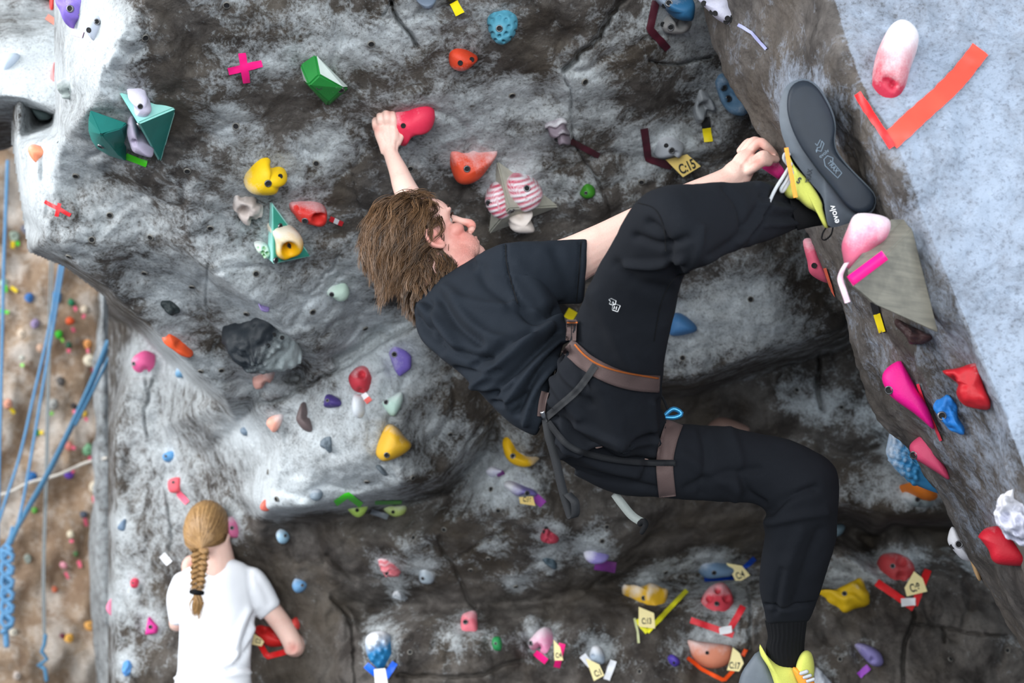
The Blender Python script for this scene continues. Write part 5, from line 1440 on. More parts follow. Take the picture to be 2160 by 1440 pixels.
def drape(bvs, pl, w, off=0.004, K=3, step=5, thick=0.002, fallback=None, wave=0):
    """strap laid over figures: polyline in pixels, width px; returns closed strip mesh"""
    pl = np.array(pl, float)
    s = np.concatenate([[0], np.cumsum(np.linalg.norm(np.diff(pl, axis=0), axis=1))])
    m = max(4, int(s[-1] / step))
    line = catmull(pl, m, False) if len(pl) > 2 else pl[0] + (pl[-1] - pl[0]) * np.linspace(0, 1, m)[:, None]
    t = np.gradient(line, axis=0)
    t /= np.linalg.norm(t, axis=1, keepdims=True) + 1e-9
    nn = np.stack([-t[:, 1], t[:, 0]], 1)
    dep = np.full((m, K + 1), np.nan)
    for i in range(m):
        for j in range(K + 1):
            x, y = line[i] + nn[i] * (j / K - .5) * w
            d = Vector(FWD + (x - 1080.0) / FPX * RIGHT + (720.0 - y) / FPX * UP).normalized()
            best = None
            for b in bvs:
                g = b.ray_cast(Vector(CAM), d)
                if g[0] is not None and (best is None or g[3] < best[3]):
                    best = g
            if best is not None:
                dep[i, j] = to_px([best[0]])[0][2]
    med = np.nanmedian(dep) if fallback is None else fallback
    row = np.array([np.nanmedian(r) if np.isfinite(r).any() else np.nan for r in dep])
    ok = np.isfinite(row)
    row = np.interp(np.arange(m), np.where(ok)[0], row[ok]) if ok.any() else np.full(m, med)
    dep = np.where(np.isfinite(dep), dep, row[:, None])
    for _ in range(2):
        dep[1:-1] = (dep[:-2] + 2 * dep[1:-1] + dep[2:]) / 4
    vs = []
    for lay in (0, thick):
        for i in range(m):
            for j in range(K + 1):
                x, y = line[i] + nn[i] * (j / K - .5) * w
                vs.append(P(x, y, dep[i, j] - off - lay))
    W = K + 1
    fs = []
    for b in (0, m * W):
        for i in range(m - 1):
            for j in range(K):
                q = (b + i * W + j, b + i * W + j + 1, b + (i + 1) * W + j + 1, b + (i + 1) * W + j)
                fs.append(q if b else q[::-1])
    T = m * W
    for i in range(m - 1):
        for j in (0, K):
            fs.append((i * W + j, (i + 1) * W + j, T + (i + 1) * W + j, T + i * W + j))
    for i in (0, m - 1):
        for j in range(K):
            fs.append((i * W + j, i * W + j + 1, T + i * W + j + 1, T + i * W + j))
    return np.array(vs), fs

def part(name, vf, mat, parent, smooth=True, attrs=None, **kw):
    """mesh in world space stored relative to its root empty"""
    root = parent
    while root.parent:
        root = root.parent
    vs = np.asarray(vf[0]) - np.array(root.location)
    o = mesh_obj(name, vs, vf[1], mat, parent, smooth, attrs, **kw)
    return o

def fabric(name, color, scale=900.0, rough=0.9, var=0.18, sheen=0.3, rib=None):
    m, nt, b = new_mat(name)
    g = nt.nodes.new('ShaderNodeNewGeometry').outputs['Position']
    n1 = noise_n(nt, g, 18.0, 4, 0.6)
    n2 = noise_n(nt, g, scale, 3, 0.6)
    c = mixc(nt, n1, tuple(x * (1 - var) for x in color), tuple(x * (1 + var) for x in color))
    c = mixc(nt, ramp(nt, n2, [(0.45, (0, 0, 0)), (0.75, (0.35, 0.35, 0.35))]).outputs[0], c, tuple(min(1, x * 1.9 + 0.01) for x in color))
    nt.links.new(c, b.inputs['Base Color'])
    b.inputs['Roughness'].default_value = rough
    b.inputs['Sheen Weight'].default_value = sheen
    b.inputs['Sheen Roughness'].default_value = 0.5
    b.inputs['Specular IOR Level'].default_value = 0.2
    nt.links.new(bump_n(nt, n2, 0.25, 0.0008), b.inputs['Normal'])
    return m

def skin_mat(name, base, red):
    m, nt, b = new_mat(name)
    g = nt.nodes.new('ShaderNodeNewGeometry').outputs['Position']
    n1 = noise_n(nt, g, 22.0, 4, 0.6)
    n2 = noise_n(nt, g, 420.0, 4, 0.6)
    at = nt.nodes.new('ShaderNodeAttribute')
    at.attribute_name = 'flush_shade'
    f = math_n(nt, 'ADD', at.outputs['Fac'], math_n(nt, 'MULTIPLY_ADD', n1, 0.9, -0.35), clamp=True)
    c = mixc(nt, f, base, red)
    c = mixc(nt, ramp(nt, n2, [(0.5, (0, 0, 0)), (0.8, (0.3, 0.3, 0.3))]).outputs[0], c, red)
    ab = nt.nodes.new('ShaderNodeAttribute')
    ab.attribute_name = 'beard'
    c = mixc(nt, math_n(nt, 'MULTIPLY', ab.outputs['Fac'], ramp(nt, n2, [(0.35, (0, 0, 0)), (0.6, (1, 1, 1))]).outputs[0]), c, tuple(x * 0.35 for x in red))
    nt.links.new(c, b.inputs['Base Color'])
    b.inputs['Roughness'].default_value = 0.5
    b.inputs['Specular IOR Level'].default_value = 0.35
    b.inputs['Subsurface Weight'].default_value = 0.12
    b.inputs['Subsurface Radius'].default_value = (0.012, 0.005, 0.003)
    nt.links.new(bump_n(nt, n2, 0.18, 0.001), b.inputs['Normal'])
    return m

def hair_mat(name, dark, light):
    m, nt, b = new_mat(name)
    at = nt.nodes.new('ShaderNodeAttribute')
    at.attribute_name = 'tone'
    g = nt.nodes.new('ShaderNodeNewGeometry').outputs['Position']
    n = noise_n(nt, g, 150.0, 3, 0.6)
    f = math_n(nt, 'ADD', at.outputs['Fac'], math_n(nt, 'MULTIPLY_ADD', n, 0.5, -0.25), clamp=True)
    nt.links.new(mixc(nt, f, dark, light), b.inputs['Base Color'])
    b.inputs['Roughness'].default_value = 0.42
    b.inputs['Specular IOR Level'].default_value = 0.45
    return m

def strands(paths, radii, tones, M=4):
    """many tapered locks in one mesh"""
    vs, fs, at, b = [], [], [], 0
    for p, r, tn in zip(paths, radii, tones):
        p = np.asarray(p)
        n = len(p)
        t = np.gradient(p, axis=0)
        t /= np.linalg.norm(t, axis=1, keepdims=True) + 1e-12
        x = np.cross(t, [0.3, 0.8, 0.5])
        x /= np.linalg.norm(x, axis=1, keepdims=True) + 1e-12
        y = np.cross(t, x)
        q = np.linspace(0, 1, n)
        rr = r * np.clip(np.minimum(0.5 + q * 4, 1.0) * (1 - q ** 2.2) ** 0.7, 0.06, 1)
        for k in range(M):
            a = 2 * math.pi * k / M
            vs.append(p + rr[:, None] * (math.cos(a) * x + math.sin(a) * y))
        for k in range(M):
            k2 = (k + 1) % M
            for i in range(n - 1):
                fs.append((b + k * n + i, b + k2 * n + i, b + k2 * n + i + 1, b + k * n + i + 1))
        tt = tn[0] + (tn[1] - tn[0]) * q
        at += [tt] * M
        b += n * M
    return np.vstack(vs), fs, np.concatenate(at)
# ------------------------------------------------------------------ the climber
M_SKIN = skin_mat('skin', srgb(238, 200, 186), srgb(208, 128, 116))
M_TEE = fabric('navy_cotton', srgb(23, 29, 37), 1100, var=.1, sheen=.0)
M_PANT = fabric('black_fleece', srgb(17, 20, 26), 1300, var=.12, sheen=.0)
M_SOCK = fabric('black_sock', srgb(14, 15, 18), 1500, sheen=.0)
M_HAIR = hair_mat('brown_hair', srgb(38, 28, 22), srgb(146, 108, 74))
M_WEB = plain('black_webbing', srgb(20, 22, 26), 0.75, grain=400, bump=.3)
M_LOOP = plain('brown_harness_padding', srgb(84, 68, 66), 0.8, grain=500, bump=.4)
M_OR = plain('orange_stitching', srgb(196, 104, 40), 0.7, grain=300)
M_GREYW = plain('grey_webbing', srgb(118, 124, 122), 0.7, grain=300, bump=.3)
M_METAL = plain('buckle_metal', (0.55, 0.56, 0.58), 0.3, 1.0, grain=200)
M_RUB = plain('black_rubber', srgb(23, 32, 43), 0.6, grain=60, bump=.1, var=.25)
M_RAND = plain('grey_rubber', srgb(86, 94, 103), 0.6, grain=60, bump=.1, var=.2)
M_YEL = fabric('lime_knit', srgb(186, 190, 92), 1200, var=.08, sheen=.05)
M_ORS = plain('orange_tab', srgb(236, 148, 48), 0.6, grain=200)
M_LACE = plain('grey_lace', srgb(176, 180, 184), 0.8, grain=500, bump=.4)
M_WHITE = plain('white_print', srgb(226, 228, 230), 0.6, bump=0)

climber = empty('person', P(1280, 900, 2.78))
tag(climber, 'climber in black T-shirt and trousers stretched across the overhang', 'person')

# --- trousers
R_LEG = [((1165, 975), (1392, 905), 2.74, .85), ((1152, 870), (1398, 835), 2.70, .82), ((1196, 735), (1400, 785), 2.63, .85), ((1236, 612), (1424, 648), 2.53, .9),
         ((1284, 522), (1440, 592), 2.45, .9), ((1342, 426), (1456, 572), 2.38, .9), ((1402, 391), (1500, 558), 2.36, .85), ((1482, 385), (1536, 538), 2.40, .85),
         ((1562, 383), (1588, 520), 2.46, .85), ((1622, 384), (1640, 502), 2.51, .85), ((1652, 394), (1672, 488), 2.54, .85), ((1668, 404), (1690, 482), 2.555, .85)]
L_LEG = [((1262, 900), (1208, 1000), 2.80, 1.0), ((1330, 905), (1300, 1042), 2.82, .95), ((1420, 893), (1412, 1052), 2.84, .9), ((1520, 900), (1510, 1057), 2.86, .9), ((1610, 912), (1588, 1062), 2.87, .9),
         ((1690, 938), (1618, 1082), 2.87, .9), ((1758, 978), (1610, 1100), 2.87, .9), ((1771, 1040), (1614, 1130), 2.88, .9), ((1763, 1130), (1606, 1180), 2.90, .9),
         ((1748, 1190), (1602, 1225), 2.92, .9), ((1732, 1240), (1606, 1265), 2.94, .9), ((1716, 1285), (1612, 1298), 2.96, .9), ((1704, 1312), (1616, 1316), 2.97, .9)]
PELV = [((1142, 880), (1190, 735), 2.74, 1.2), ((1150, 900), (1230, 760), 2.73, 1.1), ((1160, 930), (1300, 800), 2.74, .9), ((1190, 975), (1370, 840), 2.75, .8), ((1260, 1010), (1402, 870), 2.78, .8), ((1330, 1030), (1408, 920), 2.80, .8)]
pv, pf, pn = union([tube(R_LEG), tube(L_LEG), tube(PELV)], 0.005, 5)
pv = folds(pv, pn, [
    ([(1180, 760), (1200, 800), (1240, 830)], 9, .006), ([(1168, 800), (1190, 840), (1220, 880)], 9, .006), ([(1205, 745), (1230, 800), (1245, 850)], 8, -.005),
    ([(1262, 800), (1290, 880), (1310, 950)], 26, .010), ([(1165, 870), (1230, 930), (1300, 965), (1400, 980)], 10, -.010),
    ([(1180, 930), (1260, 980), (1340, 1000)], 9, .006), ([(1210, 990), (1290, 1010), (1380, 1030)], 8, -.005), ([(1395, 850), (1400, 900), (1405, 960)], 10, -.006), ([(1376, 850), (1380, 910), (1376, 960)], 7, .005),
    ([(1440, 590), (1420, 560), (1400, 500), (1370, 470)], 9, -.006), ([(1445, 570), (1470, 540), (1480, 480)], 8, .004),
    ([(1560, 510), (1600, 470), (1620, 420)], 8, .005), ([(1585, 500), (1612, 460), (1630, 410)], 5, -.005), ([(1500, 540), (1560, 500), (1600, 440)], 10, -.004),
    ([(1600, 390), (1640, 402), (1664, 410)], 4, .004), ([(1606, 412), (1640, 420), (1672, 424)], 4, -.004), ([(1606, 432), (1645, 440), (1676, 440)], 4, .004), ([(1610, 455), (1650, 458), (1680, 456)], 4, -.004), ([(1614, 474), (1650, 474), (1682, 470)], 4, .004),
    ([(1625, 1080), (1660, 1050), (1720, 1030)], 10, -.007), ([(1622, 1100), (1680, 1090), (1740, 1080)], 10, .005), ([(1610, 1060), (1580, 1040), (1560, 1000)], 8, -.005), ([(1690, 1120), (1660, 1200), (1650, 1270)], 14, .005),
    ([(1730, 1120), (1700, 1200), (1680, 1270)], 12, -.004), ([(1650, 1200), (1640, 1250), (1636, 1290)], 6, -.004), ([(1615, 1276), (1660, 1284), (1716, 1272)], 4, -.006), ([(1440, 960), (1500, 1000), (1560, 1030)], 14, .004), ([(1450, 1030), (1520, 1000), (1600, 990)], 10, -.004),
    ([(1250, 620), (1290, 700), (1330, 780)], 16, .004), ([(1300, 560), (1350, 600), (1400, 610)], 14, -.004), ([(1165, 845), (1185, 900), (1200, 950)], 7, .006), ([(1320, 560), (1380, 560), (1440, 545)], 8, .006), ([(1340, 500), (1400, 520), (1450, 500)], 9, -.005), ([(1530, 395), (1560, 430), (1570, 480)], 8, -.005), ([(1215, 900), (1300, 930), (1380, 930)], 9, .006), ([(1480, 905), (1490, 960), (1480, 1040)], 9, -.004), ([(1540, 910), (1560, 970), (1550, 1050)], 12, .004)], 1.7)
pv = pv + pn * (0.0022 * fbm(pv, 14, 3, 7))[:, None]
trousers = part('trousers', (pv, pf), M_PANT, climber)
PB = mesh_bvh(pv, pf)
# seam lines on the trousers
for pl in ([(1345, 428), (1380, 440), (1400, 480), (1404, 530)], [(1455, 575), (1420, 590), (1395, 640), (1380, 720)]):
    part('seam', drape([PB], pl, 2.2, .0005, 1, 4, .001), M_SOCK, trousers)

# --- ribbed lower cuff and socks
def ribbed(st, n, amp, step=.004):
    v, f = tube(st, M=120, step=step)
    ph = np.arange(len(v)) % 120 / 120.0 * 2 * math.pi
    c = v.mean(0)
    v = v.copy()
    return v, f, ph
v, f, ph = ribbed([((1702, 1306), (1614, 1308), 2.972, .85), ((1698, 1340), (1620, 1342), 2.985, .85), ((1696, 1366), (1616, 1368), 3.0, .85), ((1697, 1400), (1622, 1402), 3.015, .9), ((1690, 1440), (1630, 1440), 3.03, .9)], 26, .0)
cen = v.mean(0)
rad = v - cen
rad = rad - np.outer(rad @ (UP), UP)
v = v + rad * (0.02 * np.sin(ph * 26))[:, None]
sock = part('sock', (v, f), M_SOCK, climber)
v, f, ph = ribbed([((1660, 398), (1682, 486), 2.548, .85), ((1690, 410), (1716, 478), 2.555, .85), ((1716, 420), (1744, 474), 2.56, .85)], 26, .0)
sock2 = part('sock', (v, f), M_SOCK, climber)

# --- T-shirt
TORSO = [((884, 606), (985, 556), 2.97, .85), ((872, 640), (1040, 522), 2.95, .72), ((876, 680), (1100, 540), 2.90, .72), ((890, 720), (1150, 590), 2.86, .72), ((920, 748), (1178, 640), 2.83, .75),
         ((960, 778), (1192, 672), 2.80, .8), ((1008, 822), (1196, 702), 2.78, .85), ((1050, 868), (1186, 738), 2.76, .9), ((1096, 904), (1172, 780), 2.75, 1.0), ((1132, 922), (1160, 840), 2.745, 1.3)]
SLEEVE = [((1012, 640), (1000, 540), 2.88, .8), ((1070, 642), (1060, 512), 2.86, .75), ((1140, 642), (1130, 506), 2.86, .72), ((1190, 641), (1190, 503), 2.87, .7), ((1230, 640), (1240, 502), 2.88, .68)]
SHO_L = [((920, 640), (985, 548), 3.0, .8), ((890, 560), (960, 500), 3.05, .8), ((868, 500), (930, 450), 3.10, .7)]
tv, tf, tn = union([tube(TORSO), tube(SLEEVE), tube(SHO_L)], 0.005, 5)
tv = folds(tv, tn, [
    ([(895, 650), (930, 690), (960, 730)], 11, .010), ([(880, 670), (900, 710), (930, 740)], 7, -.008), ([(905, 640), (910, 680), (916, 720)], 8, -.008), ([(930, 630), (960, 680), (1010, 720)], 10, -.009), ([(960, 640), (1000, 690), (1060, 720), (1120, 720)], 13, .008),
    ([(1120, 700), (1060, 730), (1000, 770)], 9, -.010), ([(1160, 690), (1090, 740), (1010, 800)], 10, .011), ([(1180, 700), (1110, 760), (1040, 830)], 8, -.011), ([(1190, 712), (1130, 770), (1070, 850)], 8, .010),
    ([(1180, 730), (1130, 790), (1090, 870)], 7, -.010), ([(1172, 760), (1130, 820), (1110, 890)], 7, .009), ([(1100, 650), (1130, 670), (1180, 650)], 10, -.012), ([(1080, 640), (1130, 660), (1180, 668)], 7, .006), ([(960, 780), (1010, 790), (1050, 780)], 7, -.007), ([(1000, 810), (1050, 820), (1085, 800)], 7, .007), ([(1040, 850), (1080, 850), (1110, 830)], 6, -.006),
    ([(1090, 560), (1130, 600), (1150, 636)], 14, .004), ([(1170, 530), (1190, 580), (1200, 630)], 12, -.003), ([(1226, 510), (1222, 570), (1216, 636)], 3, -.003),
    ([(1066, 516), (1070, 560), (1080, 600), (1100, 640)], 3, -.004), ([(940, 610), (990, 640), (1060, 650)], 12, .006), ([(900, 690), (960, 740), (1040, 760)], 9, -.008), ([(1010, 560), (1030, 600), (1070, 630)], 12, -.005)], 1.7)
tv = tv + tn * (0.002 * fbm(tv, 16, 3, 19))[:, None]
tee = part('t_shirt', (tv, tf), M_TEE, climber)
TB = mesh_bvh(tv, tf)
part('sleeve_hem', drape([TB], [(1226, 508), (1222, 570), (1216, 636)], 2, .0005, 1, 4, .001), M_SOCK, tee)
part('shoulder_seam', drape([TB], [(1066, 514), (1069, 556), (1080, 600), (1092, 640)], 2, .002, 1, 4, .001), M_SOCK, tee)

# --- body: head, neck, torso core, arms and hands in one skin
HC = P(893, 515, 2.985)                      # middle of the skull
hf = 0.66 * RIGHT + 0.58 * UP + 0.42 * FWD   # where the face points
hf /= np.linalg.norm(hf)
hu = -0.68 * RIGHT + 0.72 * UP
hu = hu - hf * np.dot(hu, hf)
hu /= np.linalg.norm(hu)
hl = np.cross(hu, hf)                        # his left
HS = 0.94
def hp(x, y, z):
    return HC + HS * (x * hf + y * hl + z * hu)
HR = np.stack([hf, hl, hu], 1)
def hball(x, y, z, rx, ry, rz):
    return ball(hp(x, y, z), np.array([rx, ry, rz]) * HS, HR)
def hlimb(pts):
    return limb3(np.array([np.append(hp(*p[:3]), p[3] * HS) for p in pts]), 12, .003)
head = [hball(-.012, 0, .030, .096, .076, .088), hball(.030, 0, -.045, .060, .056, .080), hball(.080, 0, -.092, .024, .028, .022), hball(.058, 0, .030, .042, .060, .048)]
for s in (1, -1):
    head += [hball(.020, s * .042, -.078, .048, .020, .030), hball(.060, s * .040, -.026, .024, .020, .018), hball(.060, s * .034, -.066, .030, .022, .034), hball(.078, s * .028, .020, .017, .026, .010)]
    head += [hball(.108, s * .012, -.044, .011, .008, .008)]
    head += [hlimb([(.008, s * .072, -.004, .0045), (-.004, s * .079, .008, .005), (-.018, s * .083, .005, .005), (-.024, s * .083, -.012, .005), (-.018, s * .080, -.028, .005), (-.005, s * .076, -.038, .0065), (.004, s * .072, -.034, .005)]), hball(-.009, s * .074, -.015, .019, .006, .023)]
head += [hlimb([(.094, 0, .012, .009), (.109, 0, -.012, .0085), (.124, 0, -.033, .0100), (.112, 0, -.044, .008)])]
head += [hball(.095, 0, -.064, .016, .023, .0065), hball(.093, 0, -.075, .015, .021, .0075), hball(.086, 0, -.056, .016, .028, .010)]
neck = [limb3([np.append(hp(-.020, 0, -.05), .060), np.append(hp(-.034, 0, -.11), .054), np.append(P(962, 615, 2.95), .052)], 20, .008)]
armL = [limb([(985, 600, 3.02, .050), (900, 500, 3.12, .040), (870, 430, 3.19, .0310), (852, 392, 3.22, .0265), (841, 362, 3.245, .0222), (827, 330, 3.275, .0178), (822, 312, 3.285, .0172)], 20, .008)]
LH = [  # left hand: flattened palm, four fingers over the lip of the hold, thumb
    tube([((804, 326), (840, 318), 3.285, .75), ((797, 304), (842, 298), 3.285, .62), ((789, 282), (842, 282), 3.285, .55), ((790, 264), (838, 262), 3.29, .55)], 18, .004),
    limb([(830, 266, 3.285, .0095), (829, 250, 3.278, .0088), (827, 238, 3.29, .0080), (829, 234, 3.315, .0075)]),
    limb([(817, 264, 3.285, .0098), (816, 248, 3.272, .0092), (815, 236, 3.285, .0084), (817, 233, 3.315, .0078)]),
    limb([(804, 266, 3.290, .0095), (802, 252, 3.278, .0088), (801, 243, 3.292, .0080), (804, 240, 3.32, .0075)]),
    limb([(794, 272, 3.298, .0085), (791, 262, 3.290, .0078), (791, 254, 3.303, .0072), (795, 250, 3.325, .0066)]),
    limb([(836, 300, 3.29, .0120), (845, 284, 3.300, .0100), (850, 268, 3.318, .0088), (851, 258, 3.335, .0080)])]
armR = [limb([(1085, 575, 2.90, .058), (1180, 560, 2.90, .052), (1262, 520, 2.925, .044), (1340, 480, 2.96, .041), (1440, 430, 2.98, .038), (1530, 384, 3.00, .029), (1552, 364, 3.0, .027)], 20, .008)]
RH = [
    tube([((1522, 392), (1582, 384), 3.0, .7), ((1540, 345), (1592, 362), 2.995, .6), ((1556, 322), (1598, 348), 2.99, .55), ((1576, 312), (1603, 336), 2.99, .55)], 18, .004),
    limb([(1580, 320, 2.995, .0105), (1602, 300, 2.985, .0105), (1616, 308, 2.982, .0095), (1630, 322, 2.995, .0085), (1638, 334, 3.01, .008)]),
    limb([(1592, 338, 2.975, .0100), (1610, 326, 2.965, .0100), (1624, 334, 2.972, .0090), (1638, 336, 2.985, .0080)]),
    limb([(1570, 318, 3.015, .0100), (1590, 297, 3.012, .0098), (1610, 306, 3.015, .0088), (1628, 322, 3.025, .0078)]),
    limb([(1562, 318, 3.03, .0090), (1580, 299, 3.035, .0086), (1600, 306, 3.04, .0078), (1618, 322, 3.045, .0070)]),
    limb([(1576, 360, 2.985, .0120), (1594, 350, 2.965, .0110), (1610, 342, 2.962, .0095), (1622, 343, 2.97, .0085)])]
core = [tube(TORSO, shrink=.62), tube(PELV, shrink=.4), tube(R_LEG, shrink=.48), tube(L_LEG, shrink=.48)]
bv_, bf_, bn_ = union(head + neck + armL + LH + armR + RH + core, 0.0028, 3)
# sculpt the face and the tendons of the hands
def hsculpt(vs, no, items):
    q = (vs - HC) / HS
    loc = np.stack([q @ hf, q @ hl, q @ hu], 1)
    h = np.zeros(len(vs))
    for (x, y, z, r, a) in items:
        h += a * np.exp(-(((loc - np.array([x, y, z])) ** 2).sum(1)) / r ** 2)
    return vs + no * h[:, None], loc
it = []
for s in (1, -1):
    it += [(.090, s * .030, .002, .013, -.006), (.080, s * .050, .0, .012, -.004), (.112, s * .008, -.050, .004, -.003), (.098, s * .017, -.052, .006, -.003), (-.009, s * .080, -.012, .008, -.005), (-.003, s * .078, -.022, .006, -.003), (.096, s * .024, -.074, .006, -.003), (.03, s * .062, -.055, .02, -.003)]
it += [(.108, 0, -.0695, .005, -.005), (.102, 0, -.085, .009, -.004), (.104, 0, -.058, .006, -.002), (.10, 0, .016, .008, -.003)]
bv_, loc = hsculpt(bv_, bn_, it)
bv_ = folds(bv_, bn_, [([(812, 300), (806, 284), (803, 266)], 3, -.0012), ([(822, 300), (820, 284), (818, 266)], 3, .0014), ([(830, 302), (833, 286), (832, 268)], 3, .0012), ([(836, 316), (838, 300)], 3, -.002),
                       ([(1560, 350), (1576, 330), (1590, 316)], 3, .0015), ([(1572, 356), (1586, 340), (1600, 328)], 3, -.0018), ([(1552, 340), (1566, 324), (1580, 310)], 3, -.0012),
                       ([(948, 598), (975, 580), (1000, 575)], 4, -.002), ([(932, 566), (950, 580), (975, 588)], 4, .002), ([(936, 610), (950, 598), (966, 590)], 3, -.003)])
px = to_px(bv_)
fl = np.zeros(len(bv_))
onh = (np.abs(loc) < .16).all(1)
for (x, y, z, r, a) in [(.118, 0, -.035, .018, .6), (.07, -.045, -.03, .03, .5), (.07, .045, -.03, .03, .5), (-.01, -.08, -.01, .03, .6), (-.01, .08, -.01, .03, .6), (.03, -.05, -.07, .05, .45), (.0, 0, -.13, .06, .4), (.095, 0, -.075, .016, .5)]:
    fl += np.where(onh, a * np.exp(-(((loc - np.array([x, y, z])) ** 2).sum(1)) / r ** 2), 0)
for (x, y, r, a) in [(795, 272, 12, .5), (822, 236, 10, .5), (1602, 300, 14, .45), (1586, 330, 16, .4), (1632, 325, 14, .15), (1600, 345, 14, .5)]:
    fl += a * np.exp(-((px[:, 0] - x) ** 2 + (px[:, 1] - y) ** 2) / r ** 2)
be = np.where(onh, .55 * np.exp(-(((loc - np.array([.06, -.03, -.085])) / np.array([.05, .05, .03])) ** 2).sum(1)) + .7 * np.exp(-(((loc - np.array([.1, -.005, -.06])) / np.array([.02, .025, .006])) ** 2).sum(1)), 0)
body = part('body', (bv_, bf_), M_SKIN, climber, attrs={'flush_shade': np.clip(fl - .1 + np.where(onh, .28, 0), -.3, 1), 'beard': be})  # head-wide extra flush paints the face's shade into the skin colour

# eyes, brows
M_EYE = plain('eye_white', srgb(176, 160, 152), .25, bump=0, var=.02)
M_IRIS = plain('iris', srgb(50, 44, 40), .2, bump=0)
M_BROW = plain('brow_hair', srgb(58, 42, 34), .7, grain=300)
for s in (1, -1):
    e = part('eye', hball(.0690, s * .030, .002, .0105, .0105, .0095), M_EYE, climber)
    part('iris', hball(.0765, s * .031, .002, .0035, .0062, .0062), M_IRIS, e)
    part('eyelid', hlimb([(.086, s * .018, .007, .0018), (.0915, s * .030, .0115, .0020), (.084, s * .044, .006, .0018)]), M_BROW, climber)
    part('eyebrow', hlimb([(.097, s * .014, .024, .0022), (.096, s * .030, .030, .0034), (.082, s * .050, .024, .0014)]), M_BROW, climber)

# --- hair: combed back from the brow, long at the nape
rng = np.random.default_rng(5)
paths, radii, tones = [], [], []
C0 = np.array([-.012, 0, .030])
RAD = np.array([.099, .079, .091])
def scalp(th, ph):
    d = np.array([math.cos(th) * math.cos(ph), math.sin(th) * math.cos(ph), math.sin(ph)])
    return C0 + RAD * d, d
grav = np.array([np.dot(-UP, hf), np.dot(-UP, hl), np.dot(-UP, hu)])
cnt = 0
while cnt < 500:
    th = rng.uniform(-math.pi, math.pi)
    ph = math.asin(rng.uniform(-.97, 1))
    p, d = scalp(th, ph)
    # hairline
    if p[0] > .060 and p[2] < .085: continue
    if p[0] > .046 and p[2] < .050: continue
    if p[0] > .022 and p[2] < .012: continue
    if p[2] < -.040 and p[0] > -.03: continue
    if (p[0] + .008) ** 2 + (p[2] + .008) ** 2 < .022 ** 2 and abs(p[1]) > .05: continue
    cnt += 1
    L = rng.uniform(.07, .105) if p[2] > .0 else rng.uniform(.06, .085)
    front = p[0] > .025 and p[2] > .06
    thick = rng.uniform(.002, .013)
    wav, ph0, ph1 = rng.uniform(.5, 1.3), rng.uniform(0, 6.28), rng.uniform(0, 6.28)
    flow0 = np.array([-1.0, 0, -.15]) if not front else np.array([-.55, rng.uniform(-.9, .9), .25])
    if front and rng.random() < .5:
        flow0 = np.array([.75, rng.uniform(-.6, .6), .35])
        L = rng.uniform(.035, .06)
    side = np.array([0, np.sign(p[1]) * .35, 0])
    n = 12
    pos = p.copy()
    out = []
    for k in range(n):
        q = k / (n - 1)
        out.append(pos.copy())
        nrm = (pos - C0) / RAD
        nrm /= np.linalg.norm(nrm)
        fl_ = flow0 * (1 - .35 * q) + grav * (.30 + .75 * q) + side * .5
        fl_ = fl_ - nrm * np.dot(fl_, nrm) * (1 - .5 * q)
        fl_ /= np.linalg.norm(fl_) + 1e-9
        tang = np.cross(nrm, fl_)
        fl_ = fl_ + tang * .5 * wav * math.sin(ph0 + q * 7.5) + nrm * .3 * math.sin(ph1 + q * 6)
        pos = pos + fl_ * L / (n - 1)
        s_ = (pos - C0) / RAD
        r_ = np.linalg.norm(s_)
        want = 1.0 + (thick * min(1, q * 3 + .3)) / .085
        if r_ < want:
            pos = C0 + (s_ / r_ * want) * RAD
    out = np.array(out)
    lt = rng.uniform(.0, .45)
    for k in range(14):
        spread = np.linspace(1, .35, n)[:, None]
        o3 = out + rng.normal(0, .0042, 3) * spread + rng.normal(0, .0012, 3) * np.linspace(0, 1, n)[:, None] ** 2 * 3
        m = n - int(rng.integers(0, 3))
        paths.append(np.array([hp(*o) for o in o3[:m]]))
        radii.append(rng.uniform(.0004, .0010))
        t0 = np.clip(lt + rng.uniform(-.12, .12), 0, 1)
        tones.append((t0 * .8, min(1, t0 + rng.uniform(.1, .5))))
for _ in range(150):                       # nape
    a_ = rng.uniform(-1.9, 1.9)
    nrm = np.array([-math.cos(a_), math.sin(a_), 0])
    pos = np.array([-.022, 0, rng.uniform(-.085, -.015)]) + nrm * np.array([.064, .058, 0])
    dirn = grav * rng.uniform(.5, .9) + np.array([-.45, 0, -.55]) + nrm * .15
    dirn /= np.linalg.norm(dirn)
    L = rng.uniform(.035, .062)
    sd = np.cross(dirn, nrm)
    w0 = rng.uniform(0, 6.28)
    out = np.array([pos + nrm * (.004 + .012 * q) + dirn * L * q + sd * .005 * math.sin(w0 + q * 6) for q in np.linspace(0, 1, 9)])
    lt = rng.uniform(.0, .3)
    for k in range(14):
        o3 = out + rng.normal(0, .0042, 3) * np.linspace(1, .4, 9)[:, None]
        paths.append(np.array([hp(*o) for o in o3]))
        radii.append(rng.uniform(.0005, .0010))
        tones.append((lt * .7, min(1, lt + rng.uniform(.05, .45))))
hv, hfc, ht = strands(paths, radii, tones, 3)
